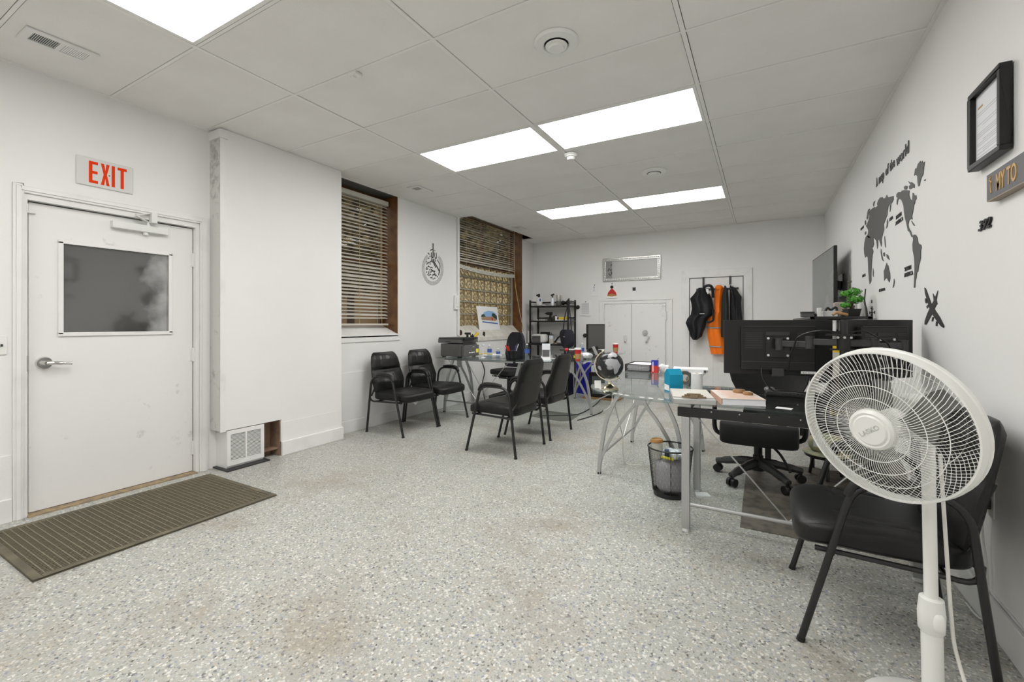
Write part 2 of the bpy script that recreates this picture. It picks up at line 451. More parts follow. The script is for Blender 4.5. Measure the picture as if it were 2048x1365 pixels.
def lettering(name, txt, m, parent, org, ex, ey, width, height, depth=0.002, bold=0.0, shear=0.0, world=True):
    """raised letters: org = lower-left corner, ex / ey = unit reading and up directions"""
    cu = bpy.data.curves.new(name, 'FONT'); cu.body = txt; cu.extrude = 0.5; cu.offset = bold; cu.shear = shear
    cu.resolution_u = 3
    ob = bpy.data.objects.new(name, cu); me = bpy.data.meshes.new_from_object(ob); me.name = name
    bpy.data.objects.remove(ob)
    xs = [v.co.x for v in me.vertices]; ys = [v.co.y for v in me.vertices]
    x0, x1, y0, y1 = min(xs), max(xs), min(ys), max(ys)
    org, ex, ey = Vector(org), Vector(ex), Vector(ey); ez = ex.cross(ey)
    off = OFF.get(parent.name, Vector()) if (parent and world) else Vector()
    for v in me.vertices:
        a, b, c = (v.co.x - x0) / (x1 - x0) * width, (v.co.y - y0) / (y1 - y0) * height, (v.co.z + 0.5) * depth
        v.co = org + ex * a + ey * b + ez * c - off
    me.materials.clear()
    return link(name, me, m, parent)
# ================================================================== THE ROOM
fl = MB().box(-4.3, 1.1, YF - 0.2, YB + 0.3, -0.12, 0.0)
struct('floor', fl, 'floor')
wl = MB()
XO = -4.24
for y0, y1, z0, z1 in ((YF - 0.2, 0.899, 0, 3.0), (0.899, 1.883, 2.003, 3.0), (1.883, 3.15, 0, 3.0), (3.15, 4.122, 0, 1.04), (3.15, 4.122, 2.84, 3.0),
                       (4.122, 5.405, 0, 3.0), (5.405, 7.405, 0, 0.985), (5.405, 7.405, 2.97, 3.06), (7.405, YB + 0.2, 0, 3.0)):
    wl.box(XO, XL, y0, y1, z0, z1)
struct('wall_left', wl, 'wall_paint')
struct('wall_back', MB().box(XO, XR + 0.2, YB, YB + 0.2, 0, 3.0), 'wall_paint')
struct('wall_right', MB().box(XR, XR + 0.2, YF - 0.2, YB, 0, 3.0), 'wall_paint')
struct('wall_front', MB().box(XL, XR, YF - 0.2, YF, 0, 3.0), 'wall_paint')

# ---- ceiling: slab with a notch over the second window, lay-in tiles, tee bars
NY0, NY1, NX = 5.41, 7.42, -3.72
cs = MB()
cs.box(NX, XR + 0.1, YF, YB + 0.1, 2.80, 2.86)
cs.box(XO, NX, YF, NY0, 2.80, 2.86); cs.box(XO, NX, NY1, YB + 0.1, 2.80, 2.86)
cs.box(XO, NX + 0.03, NY0 - 0.03, NY1 + 0.03, 2.98, 3.05)
cs.box(NX, NX + 0.03, NY0 - 0.03, NY1 + 0.03, 2.80, 2.99)
cs.box(XO, NX, NY0 - 0.03, NY0, 2.80, 2.99); cs.box(XO, NX, NY1, NY1 + 0.03, 2.80, 2.99)
ceil = struct('ceiling', cs, 'gap_shade')  # dark slab shows through the tile gaps as their shadow lines
XE = [XL, -2.814, -1.594, -0.374, XR]
rows = list(range(-8, 11))
def ry(r): return 1.9335 + 0.61 * r
LIGHTS = {(c, r) for c in (1, 2) for r in (-6, -2, 2, 6)}
cache = {}
for c in range(4):
    for r in rows:
        y0, y1 = max(ry(r), YF), min(ry(r + 1), YB)
        if y1 - y0 < 0.03 or (c, r) in LIGHTS: continue
        x0, x1 = XE[c], XE[c + 1]
        g = 0.0155
        a0, a1 = x0 + (0.004 if c == 0 else g), x1 - (0.004 if c == 3 else g)
        b0, b1 = y0 + 0.012, y1 - 0.011
        dz = 0.0015 * math.sin(3.1 * r + 1.7 * c)
        mb = MB()
        if c == 0 and y0 < NY1 and y1 > NY0:
            if b0 < NY0: mb.box(a0, a1, b0, NY0 - 0.001, 2.7765, 2.792); mb.box(NX, a1, NY0 - 0.001, b1, 2.7765, 2.792)
            else: mb.box(NX, a1, b0, b1, 2.7765, 2.792)
            key = ('n', r)
        else:
            key = (c in (1, 2), c == 0, round(b1 - b0, 3))
            mb.box(-(a1 - a0) / 2, (a1 - a0) / 2, -(b1 - b0) / 2, (b1 - b0) / 2, 2.7765, 2.792)
        if key not in cache: cache[key] = mb.mesh('ceiling_tile')
        o = link('ceiling_tile', cache[key], 'ceiling_tile', ceil)
        o.location = (0, 0, dz) if key[0] == 'n' else ((a0 + a1) / 2, (b0 + b1) / 2, dz)
for i, x in enumerate(XE[1:-1]):
    MB().box(x - 0.012, x + 0.012, YF, YB, 2.772, 2.7795).build('grid_bar', 'grid_white', ceil)
for r in rows:
    y = ry(r)
    if not YF < y < YB: continue
    for c in range(4):
        x0 = NX if (c == 0 and NY0 < y < NY1) else XE[c]
        MB().box(x0, XE[c + 1], y - 0.0085, y + 0.0085, 2.7735, 2.779).build('cross_bar', 'grid_white', ceil)
wa = MB().box(XR - 0.022, XR, YF, YB, 2.770, 2.7765).box(XL, XR, YB - 0.02, YB, 2.770, 2.7765).box(XL, XL + 0.02, YF, NY0, 2.770, 2.7765)
struct('trim_1', wa, 'grid_white')

# ---- ceiling lights
def ceiling_light(c, r, label):
    x0, x1, y0, y1 = XE[c] + 0.014, XE[c + 1] - 0.014, ry(r) + 0.011, ry(r + 1) - 0.011
    t = thing('ceiling_light', label, 'ceiling light', ((x0 + x1) / 2, (y0 + y1) / 2, 2.78), 0, 'recessed ceiling light panels')
    f = MB(); q = 0.022
    for a in ((x0, x1, y0, y0 + q), (x0, x1, y1 - q, y1), (x0, x0 + q, y0 + q, y1 - q), (x1 - q, x1, y0 + q, y1 - q)): f.box(*a, 2.774, 2.797)
    f.build('light_frame', 'grid_white', t)
    MB().box(x0 + q, x1 - q, y0 + q, y1 - q, 2.779, 2.790).build('diffuser', 'light_diffuser', t)
names = {(1, -2): 'lit white ceiling panel above the exit door end, beside the slotted vent',
         (1, 2): 'lit ceiling panel on the window side of the smoke detector', (2, 2): 'lit ceiling panel between smoke detector and big round diffuser',
         (1, 6): 'lit ceiling panel nearer the glass block window in the far pair', (2, 6): 'lit ceiling panel behind the small round diffuser in the far pair',
         (2, -2): 'lit ceiling panel beside the one above the door', (1, -6): 'lit ceiling panel over the rear of the room', (2, -6): 'second lit ceiling panel over the rear of the room'}
for (c, r) in sorted(LIGHTS): ceiling_light(c, r, names[(c, r)])

# ---- boxed-out duct chase beside the door
CY0, CY1, CX = 1.967, 3.142, -3.80
ch = MB().box(XL, CX, CY0, CY1, 0.325, H).box(XL, CX, 2.485, CY1, 0.0, 0.325)
chase = struct('wall_chase', ch, 'wall_paint', label='boxed-out white duct chase beside the exit door')
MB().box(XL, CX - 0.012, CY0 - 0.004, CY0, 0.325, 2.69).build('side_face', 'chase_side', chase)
MB().box(XL, CX + 0.009, CY0 - 0.014, CY0 + 0.05, 2.695, 2.765).build('top_block', 'trim_white', chase)
MB().box(CX, CX + 0.005, CY0 - 0.008, CY0 + 0.035, 0.318, 2.692).build('corner_bead', 'trim_white', chase)
MB().box(CX, CX + 0.004, 2.492, CY1, 0.125, 0.300).build('lower_panel', 'wall_paint', chase)
MB().box(CX, CX + 0.022, 2.478, CY1 + 0.012, 0.0, 0.125).build('base_board', 'trim_white', chase, bevel=0.004)
MB().box(CX - 0.01, CX + 0.002, 2.478, 2.492, 0.125, 0.318).build('edge_strip', 'trim_white', chase)
MB().box(XL, CX - 0.02, 2.325, 2.335, 0.0, 0.32).box(XL, CX - 0.01, 2.470, 2.485, 0.0, 0.32).box(XL, XL + 0.01, 2.335, 2.47, 0, 0.32).box(-3.9, CX - 0.03, 2.34, 2.47, 0.06, 0.075).build('recess_lining', 'raw_wood', chase)

# ---- return-air grille box under the chase
t = thing('air_grille', 'white louvred return air grille box at the foot of the duct chase', 'air grille', (-3.86, 2.16, 0))
MB().box(XL, -3.805, 2.01, 2.318, 0.012, 0.318).build('box', 'trim_white', t, bevel=0.003)
fr = MB()
for a in ((2.01, 2.318, 0.285, 0.318), (2.01, 2.318, 0.03, 0.066), (2.01, 2.038, 0.066, 0.285), (2.290, 2.318, 0.066, 0.285), (2.158, 2.170, 0.066, 0.285)): fr.box(-3.805, -3.792, *a)
fr.build('grille_frame', 'trim_white', t)
lv = MB().box(-3.804, -3.798, 2.038, 2.158, 0.066, 0.285); 
me = None
for a, b in ((2.038, 2.158), (2.170, 2.290)):
    for i in range(20):
        z = 0.071 + i * 0.0108
        m1 = MB().bar((-3.800, a, z), (-3.800, b, z), 0.010, 0.0018, up=(0.5, 0, 0.86))
        m1.build('louvre', 'white_metal', t)
MB().box(-3.8035, -3.8025, 2.038, 2.29, 0.066, 0.285).build('backing', 'grey_plastic', t)
MB().box(XL, -3.74, 1.985, 2.34, 0.0, 0.012).build('base_plate', 'dark_plastic', t)

# ---- exit door
d1 = thing('door_1', 'white exit door with small dark window', None, (XL, 1.39, 0), kind='structure')
d1['kind'] = 'structure'
LX = -4.0
leaf = MB()
WY0, WY1, WZ0, WZ1 = 1.08, 1.70, 1.125, 1.735
for a in ((0.936, WY0, 0.012, 1.958), (WY1, 1.852, 0.012, 1.958), (WY0, WY1, 0.012, WZ0), (WY0, WY1, WZ1, 1.958)): leaf.box(LX - 0.045, LX, *a)
leaf.build('door_leaf', 'door_paint', d1)
pf = MB()
for a in ((WY0 - 0.012, WY1 + 0.012, WZ1 - 0.014, WZ1 + 0.012), (WY0 - 0.012, WY1 + 0.012, WZ0 - 0.012, WZ0 + 0.014), (WY0 - 0.012, WY0 + 0.014, WZ0, WZ1), (WY1 - 0.014, WY1 + 0.012, WZ0, WZ1)): pf.box(LX, LX + 0.012, *a)
pf.build('pane_frame', 'trim_white', d1, bevel=0.003)
MB().box(LX - 0.018, LX - 0.010, WY0, WY1, WZ0, WZ1).build('window_pane', 'door_film', d1)
jb = MB()
for a in ((0.90, 0.922, 0, 2.002), (1.858, 1.882, 0, 2.002), (0.922, 1.858, 1.966, 2.002)): jb.box(XO, XL + 0.002, *a)
jb.box(LX - 0.09, LX - 0.046, 0.925, 0.94, 0, 1.97).box(LX - 0.09, LX - 0.046, 1.845, 1.858, 0, 1.97)
jb.build('door_jamb', 'trim_white', d1)
cz = MB()
for a in ((0.857, 0.900, 0, 2.058), (1.882, 1.945, 0, 2.058), (0.900, 1.882, 2.002, 2.058)): cz.box(XL, XL + 0.017, *a)
cz.build('casing', 'trim_white', d1, bevel=0.004)
cz = MB()
for a in ((0.870, 0.890, 0, 2.042), (1.895, 1.93, 0, 2.042), (0.890, 1.895, 2.016, 2.042)): cz.box(XL + 0.017, XL + 0.024, *a)
cz.build('casing_bead', 'trim_white', d1, bevel=0.003)
MB().box(XO, XL + 0.03, 0.92, 1.86, 0.0, 0.008).build('threshold', 'ochre_dirt', d1)
MB().box(XO - 0.02, XO - 0.005, 0.85, 1.93, 0.0, 2.05).build('outer_seal', 'gap_shade', d1)
for z in (1.707, 0.947, 0.198):
    MB().cyl((LX + 0.006, 1.856, z - 0.055), (LX + 0.006, 1.856, z + 0.055), 0.0085, n=10).box(LX - 0.001, LX + 0.004, 1.835, 1.877, z - 0.05, z + 0.05).build('hinge', 'white_metal', d1, smooth=True)
hd = MB().cyl((LX, 1.005, 0.945), (LX + 0.014, 1.005, 0.945), 0.042, 0.036, 24).cyl((LX + 0.012, 1.005, 0.945), (LX + 0.06, 1.005, 0.945), 0.013, n=14)
hd.tube(smooth_path([(LX + 0.055, 1.005, 0.945), (LX + 0.06, 1.04, 0.945), (LX + 0.056, 1.08, 0.940), (LX + 0.050, 1.123, 0.936)]), [0.012] * 12 + [0.0095] * 7, 10)
hd.build('lever_handle', 'chrome', d1, smooth=True)
MB().box(XL - 0.02, XL + 0.003, 0.919, 0.927, 0.90, 1.0).build('strike_plate', 'chrome', d1)
cl = MB().box(LX, LX + 0.045, 1.335, 1.672, 1.872, 1.922).cyl((LX + 0.02, 1.535, 1.850), (LX + 0.02, 1.535, 1.874), 0.016, n=14)
clo = cl.build('door_closer', 'white_metal', d1, bevel=0.004)
MB().bar((LX + 0.03, 1.55, 1.945), (XL + 0.035, 1.455, 1.975), 0.022, 0.006).bar((XL + 0.035, 1.455, 1.982), (XL + 0.02, 1.56, 2.012), 0.02, 0.006).cyl((LX + 0.03, 1.55, 1.92), (LX + 0.03, 1.55, 1.952), 0.012).box(XL + 0.005, XL + 0.05, 1.545, 1.58, 1.94, 2.015).build('closer_arm', 'white_metal', clo)
MB().box(LX - 0.001, LX + 0.02, 0.925, 0.965, 1.888, 1.897).box(XL - 0.035, XL + 0.004, 0.918, 0.925, 1.888, 1.94).build('corner_clip', 'white_metal', d1)
MB().box(LX, LX + 0.01, 1.70, 1.78, 1.945, 1.952).build('top_clip', 'white_metal', d1)

# ---- safe-style double doors and closet door on the back wall
d2 = thing('door_2', 'low white double doors with combination dial', None, (-1.97, YB, 0), kind='structure')
cz = MB()
for a in ((-2.60, -2.505, 0, 1.615), (-1.425, -1.33, 0, 1.615), (-2.505, -1.425, 1.545, 1.615)): cz.box(a[0], a[1], YB - 0.022, YB, a[2], a[3])
cz.build('casing', 'trim_white', d2, bevel=0.004)
MB().box(-2.57, -1.36, YB - 0.034, YB - 0.02, 1.60, 1.622).build('casing_cap', 'trim_white', d2)
for x0, x1 in ((-2.497, -2.013), (-2.007, -1.433)):
    MB().box(x0, x1, YB - 0.030, YB - 0.001, 0.03, 1.538).build('door_leaf', 'door_paint', d2, bevel=0.003)
for x in (-2.507, -1.425):
    for z in (1.33, 0.25):
        MB().cyl((x, YB - 0.034, z - 0.07), (x, YB - 0.034, z + 0.07), 0.014, n=10).build('hinge', 'white_metal', d2, smooth=True)
MB().cyl((-1.777, YB - 0.03, 1.032), (-1.777, YB - 0.06, 1.032), 0.050, 0.042, 24).cyl((-1.777, YB - 0.06, 1.032), (-1.777, YB - 0.075, 1.032), 0.022, n=16).build('combination_dial', 'aluminium', d2, smooth=True)
for x, s in ((-2.117, 0.0), (-1.751, 0.045)):
    MB().tube(smooth_path([(x, YB - 0.032, 0.985 - 0.1), (x, YB - 0.06, 0.885), (x + s * 0.3, YB - 0.07, 0.93), (x + s, YB - 0.075, 0.985)]), 0.020, 10).build('pull_handle', 'white_metal', d2, smooth=True)

d3 = thing('door_3', 'white panelled closet door with mitred casing', None, (-0.66, YB, 0), kind='structure')
for poly in ([(-1.177, 0), (-1.06, 0), (-1.06, 1.945), (-1.177, 2.07)], [(-0.262, 0), (-0.139, 0), (-0.139, 2.07), (-0.262, 1.945)], [(-1.177, 2.07), (-1.06, 1.945), (-0.262, 1.945), (-0.139, 2.07)]):
    MB().prism(poly, lambda a, b: (a, YB, b), lambda a, b: (a, YB - 0.022, b)).build('casing', 'trim_white', d3, bevel=0.003)
lf = MB().box(-1.05, -0.272, YB - 0.010, YB - 0.002, 0.01, 1.935)
dl = lf.build('door_leaf', 'trim_white', d3)
for x0, x1 in ((-0.95, -0.70), (-0.62, -0.37)):
    for z0, z1 in ((0.18, 0.68), (0.80, 1.40), (1.52, 1.82)):
        q = MB().box(x0, x1, YB - 0.014, YB - 0.009, z0, z1); q.build('panel', 'trim_white', d3, bevel=0.004)
MB().box(-1.06, -1.05, YB - 0.012, YB - 0.001, 0, 1.945).box(-0.272, -0.262, YB - 0.012, YB - 0.001, 0, 1.945).box(-1.06, -0.262, YB - 0.012, YB - 0.001, 1.935, 1.945).build('shadow_gap', 'gap_shade', d3)

# ---- windows
def venetian(name, label, x, y0, y1, z0, z1, pitch, tilt, sag=0.0, bottom=1, rail_h=0.022):
    t = thing(name, label, 'blinds', (x, (y0 + y1) / 2, z0), 0, None)
    MB().box(x - 0.03, x + 0.03, y0, y1, z1, z1 + 0.055).build('headrail', 'blind_cream', t, bevel=0.004)
    n = int((z1 - z0 - 0.02) / pitch)
    prof = []
    sl = MB()
    R = []
    K = 12
    for i in range(K + 1):
        y = y0 + 0.005 + (y1 - y0 - 0.01) * i / K; u = 2 * i / K - 1
        R.append([(0.024 * c * math.cos(tilt), y, 0.024 * c * math.sin(tilt) + 0.003 * (1 - c * c)) for c in (-1, 0, 1)])
    sl.sheet(R, lambda p: p + Vector((0, 0, -0.0022)))
    me = sl.mesh('slat', (0, (y0 + y1) / 2, 0))
    for i in range(n):
        o = link('slat', me, 'blind_cream', t); k = math.sin(i * 12.9) 
        o.location = (0.002 * k, 0, z1 - 0.02 - pitch * i - z0)
        o.rotation_euler = (0.004 * math.sin(i * 4.1), 0.12 * math.sin(i * 2.3 + 1) + 0.12 * math.sin(i * 0.35), 0)
    for b in range(bottom):
        P = [[(x + c * 0.027, y0 + (y1 - y0) * i / K, z0 - sag * (1 - (2 * i / K - 1) ** 2) - b * (rail_h + 0.004)) for c in (-1, 1)] for i in range(K + 1)]
        MB().sheet(P, lambda p: p + Vector((0, 0, -rail_h))).build('bottom_rail', 'blind_cream', t)
    for f in (0.12, 0.5, 0.88):
        y = y0 + (y1 - y0) * f
        MB().cyl((x + 0.027, y, z0 - sag * 0.8), (x + 0.027, y, z1), 0.0022, n=5).build('ladder_cord', 'blind_tape', t)
    return t

w1 = thing('window_1', 'tall window with brown wooden jamb', None, (-4.2, 3.64, 1.04), kind='structure')
MB().prism([(3.152, 0), (4.12, 0), (4.12, 1), (3.152, 1)], lambda a, b: (XL + 0.012 - 0.25 * b, a, 1.035 + 0.1 * b), lambda a, b: (XL + 0.012 - 0.25 * b, a, 1.066 + 0.1 * b)).build('window_sill', 'trim_white', w1, bevel=0.003)
MB().box(XL, XL + 0.012, 3.15, 4.15, 0.985, 1.055).build('apron', 'trim_white', w1, bevel=0.003)
MB().box(-4.235, XL + 0.003, 4.108, 4.121, 1.05, 2.774).build('jamb_lining', 'brown_wood', w1)
MB().box(-4.235, XL + 0.003, 3.151, 3.164, 1.05, 2.774).build('jamb_lining', 'brown_wood', w1)
MB().box(-4.235, -3.97, 3.15, 4.12, 2.776, 2.80).build('head_board', 'grey_plastic', w1)
wf = MB()
for a in ((3.164, 4.108, 1.13, 1.19), (3.164, 4.108, 2.70, 2.78), (3.164, 3.21, 1.19, 2.70), (4.06, 4.108, 1.19, 2.70), (3.21, 4.06, 1.92, 1.97)): wf.box(-4.235, -4.195, *a)
wf.build('sash_frame', 'brown_wood', w1)
for z0, z1 in ((1.19, 1.92), (1.97, 2.70)):
    MB().box(-4.218, -4.212, 3.21, 4.06, z0, z1).build('window_pane', 'clear_glass', w1)
venetian('venetian_blind', 'full-length cream venetian blind in the window beside the duct chase', -4.105, 3.17, 4.085, 1.195, 2.66, 0.0405, math.radians(-30))
MB().cyl((-4.07, 3.95, 2.66), (-4.07, 3.95, 1.25), 0.003, n=6).build('tilt_wand', 'blind_tape', bpy.data.objects['venetian_blind'])

w2 = thing('window_2', 'glass block window with brown wooden jamb', None, (-4.2, 6.4, 1.0), kind='structure')
S = []
for i in range(19):
    y = 5.406 + 1.998 * i / 18
    S.append([(XL + 0.02 - 0.23 * b, y, 0.975 + 0.19 * b + 0.012 * math.sin(i * 1.9 + b * 5) * b) for b in (0, .2, .4, .6, .8, 1)])
MB().sheet(S, lambda p: p + Vector((0, 0, -0.06))).build('window_sill', 'sill_rough', w2)
MB().box(-4.235, XL + 0.003, 7.392, 7.404, 1.0, 2.97).build('jamb_lining', 'brown_wood', w2)
MB().box(-4.235, XL - 0.002, 5.406, 5.418, 1.0, 2.97).build('jamb_lining', 'brown_wood', w2)
MB().box(XL, XL + 0.016, 5.372, 5.404, 1.01, 2.774).build('edge_trim', 'trim_white', w2)
ys = [5.42] + [5.645 + 0.2 * i for i in range(9)] + [7.33]
zs = [1.145 + 0.2015 * i for i in range(6)]
mm = MB()
for z in zs: mm.box(-4.215, -4.165, 5.42, 7.36, z - 0.006, z + 0.006)
for y in ys: mm.box(-4.215, -4.166, y - 0.005, y + 0.005, zs[0], zs[-1])
mm.box(-4.215, -4.155, 7.33, 7.392, 1.14, 2.15)
mm.build('mortar_grid', 'mortar_grey', w2)
wf = MB()
for a in ((5.42, 7.392, 2.158, 2.20), (5.42, 7.392, 2.92, 2.97), (5.42, 5.46, 2.20, 2.92), (7.35, 7.392, 2.20, 2.92), (6.38, 6.42, 2.20, 2.92)): wf.box(-4.225, -4.185, *a)
wf.build('sash_frame', 'brown_wood', w2)
for a, b in ((5.46, 6.38), (6.42, 7.35)): MB().box(-4.208, -4.202, a, b, 2.20, 2.92).build('window_pane', 'clear_glass', w2)
gb = None
for i in range(len(ys) - 1):
    for j in range(len(zs) - 1):
        b0, b1 = ys[i] + 0.006, ys[i + 1] - 0.006
        key = ('gb', round(b1 - b0, 3))
        if key not in cache:
            cache[key] = MB().sup((0, 0, 0), (0.07, b1 - b0, 0.189), 0.25, 0.25, 20, 8).mesh('glass_block', smooth=True)
        o = link('glass_block', cache[key], 'glass_block', w2); o.location = (-4.19 + 4.2, (b0 + b1) / 2 - 6.4, (zs[j] + zs[j + 1]) / 2 - 1.0)
venetian('venetian_blind', 'half-raised cream venetian blind with sagging rail over the glass blocks', -4.01, 5.425, 7.165, 2.095, 2.90, 0.036, math.radians(-30), sag=0.035, bottom=3, rail_h=0.016)
c = MB().tube(smooth_path([(-3.985, 7.15, 2.9), (-3.985, 7.165, 2.06), (-3.97, 7.30, 1.5), (-3.935, 7.43, 1.05)]), 0.006, 6)
c.build('pull_cord', 'blind_tape', [o for o in bpy.data.objects if o.name.startswith('venetian_blind.')][0])

# ---- boards along the walls
def baseboard(name, *boxes):
    m = MB()
    for b in boxes: m.box(*b)
    struct(name, m, 'trim_white', bevel=0.003)
baseboard('baseboard_left', (XL, XL + 0.018, CY1 + 0.001, 7.87, 0, 0.13), (XL, XL + 0.018, YF, 0.856, 0, 0.14))
baseboard('baseboard_right', (XR - 0.016, XR, YF, YB - 0.001, 0, 0.135))
baseboard('baseboard_back', (XL + 0.02, -2.61, YB - 0.016, YB, 0, 0.13), (-1.32, -1.18, YB - 0.016, YB, 0, 0.13), (-0.13, XR - 0.02, YB - 0.016, YB, 0, 0.13))
struct('trim_2', MB().box(XL, XL + 0.010, CY1, 5.37, 0.13, 0.655).box(XL, XL + 0.008, YF, 0.856, 0.14, 0.40), 'wall_paint')
struct('trim_3', MB().box(XL, XL + 0.012, 4.20, 7.87, 0.655, 0.665).box(XR - 0.004, XR, 1.2, 2.9, 0.14, 0.15), 'trim_white')

# ---- what the windows look out on
ext = struct('exterior_ground', MB().box(-30, -4.6, -6, 40, -0.5, -0.4), 'asphalt')
hs = thing('house', 'brick house seen through the blinds', 'building', (-13, 14, -0.4))
MB().box(-13.5, -13, 3, 34, -0.4, 2.5).build('house_wall', 'house_brick', hs)
MB().box(-13.6, -12.7, 2.8, 34.2, 2.5, 2.7).build('eaves', 'house_trim', hs)
for y in (6.5, 9.4, 12.4, 16, 19.5, 23):
    f = MB().box(-13.0, -12.94, y, y + 1.0, 0.6, 2.1).build('house_window', 'house_trim', hs)
    MB().box(-12.945, -12.93, y + 0.1, y + 0.9, 0.7, 2.0).build('pane', 'screen_grey', f)
mat('crown_brown', (0.26, 0.19, 0.09), 0.9, noise=(3, (0.10, 0.075, 0.035), 0.4, 0.65))
SHR = ((7.2, -10.6, 1.1, 0.5, 'shrub_tan', 'dry tan shrub outside nearest the brick house corner'), (14.6, -9.5, 1.6, 0.7, 'shrub_tan', 'broad tan shrub outside below the bare trees'),
       (6.35, -7.4, 1.15, 3.1, 'crown_brown', 'brown leaved tree outside the long blind'), (9.95, -7.6, 1.40, 4.05, 'crown_brown', 'brown leaved tree outside the half-raised blind, house corner side'),
       (13.0, -8.2, 1.35, 4.1, 'crown_brown', 'brown leaved tree outside the half-raised blind, far end'))
for i, (y, x, s, zc, mt, lb) in enumerate(SHR):
    t = thing('shrub' if zc < 2 else 'tree', lb, 'shrub' if zc < 2 else 'tree', (x, y, -0.4), 0, 'plants outside the windows')
    b = MB(); rr = random.Random(i)
    for k in range(int(3200 * s)):
        d = Vector((rr.gauss(0, 1), rr.gauss(0, 1), rr.gauss(0, 1))).normalized() * rr.uniform(0.25, 1.0) ** 0.5
        p = Vector((x + d.x * s, y + d.y * s, zc + d.z * (0.75 if zc < 2 else 1.35)))
        a = Vector((rr.uniform(-1, 1), rr.uniform(-1, 1), rr.uniform(-1, 1))).normalized() * 0.085
        e2 = a.orthogonal() * 0.6
        b.add([p - a, p + e2, p + a, p - e2], [(0, 1, 2, 3)])
    me = b.mesh('foliage', (x, y, -0.4), fix=False); o = link('foliage', me, mt, t); o['kind'] = 'stuff'
    b = MB().cyl((x, y, -0.4), (x, y, zc), 0.10, 0.05, 8)
    for k in range(6): b.cyl((x, y, zc * 0.7), (x + 0.6 * s * math.cos(k * 1.1), y + 0.6 * s * math.sin(k * 1.1), zc + 0.5), 0.05, 0.015, 6)
    b.build('trunk', 'trunk_brown', t)
# ---- picture and oddments on the second sill
t = thing('building_print', 'unframed print of a brick building leaning against the glass blocks', 'picture', (-4.08, 6.45, 1.08))
def bpn(a, b, e=0.0): return Vector((-4.075 - 0.045 * b + e, 6.13 + 0.66 * a - 0.05 * b * 0.6, 1.085 + 0.40 * b))
def bq(poly, e0, e1): return MB().prism(poly, lambda a, b: bpn(a, b, e0), lambda a, b: bpn(a, b, e1))
bq([(0, 0), (1, 0), (1, 1), (0, 1)], 0, 0.004).build('sheet', 'white_paper', t)
bq([(0.22, 0.52), (0.86, 0.48), (0.88, 0.70), (0.75, 0.80), (0.52, 0.82), (0.30, 0.74)], 0.004, 0.0050).build('printed_sky', 'sky_blue_print', t)
bq([(0.16, 0.42), (0.86, 0.38), (0.88, 0.60), (0.45, 0.56), (0.16, 0.58)], 0.005, 0.0058).build('printed_building', 'brick_print', t)
bq([(0.14, 0.54), (0.36, 0.56), (0.30, 0.68), (0.18, 0.64)], 0.0058, 0.0066).build('printed_tree', 'tree_print', t)
bq([(0.66, 0.60), (0.90, 0.42), (0.92, 0.60), (0.82, 0.70), (0.70, 0.72)], 0.0058, 0.0066).build('printed_tree', 'tree_print', t)
bq([(0.64, 0.40), (0.70, 0.40), (0.70, 0.52), (0.64, 0.52)], 0.0058, 0.0066).build('printed_door', 'red_plastic', t)
bq([(0.18, 0.32), (0.92, 0.24), (0.92, 0.29), (0.18, 0.37)], 0.004, 0.0050).build('printed_path', 'navy_label', t)
tag(MB().sup((-3.96, 5.86, 1.012), (0.05, 0.12, 0.05), 0.8, 0.8, 14, 8, lambda p: (p.x, p.y, p.z + 0.02 * math.sin(p.y * 40))).build('yellow_holder', 'yellow_plastic', loc=(-3.96, 5.86, 0.985), smooth=True), 'small yellow holder on the sill edge above the desk', 'holder')
tag(MB().cyl((-3.965, 6.10, 0.982), (-3.965, 6.10, 1.05), 0.018, n=14).cyl((-3.965, 6.10, 1.05), (-3.965, 6.10, 1.06), 0.012, n=12).build('lip_balm', 'black_plastic', loc=(-3.965, 6.10, 0.982), smooth=True), 'tiny black tube standing on the sill edge', 'tube')
tag(MB().sup((-4.0, 5.475, 1.055), (0.06, 0.10, 0.08), 0.9, 0.9, 14, 8, lambda p: p * (1 + 0.15 * math.sin(p.y * 70))).build('red_rag', 'maroon_fabric', loc=(-4.0, 5.475, 1.01), smooth=True), 'small dark red rag in the sill corner', 'rag')
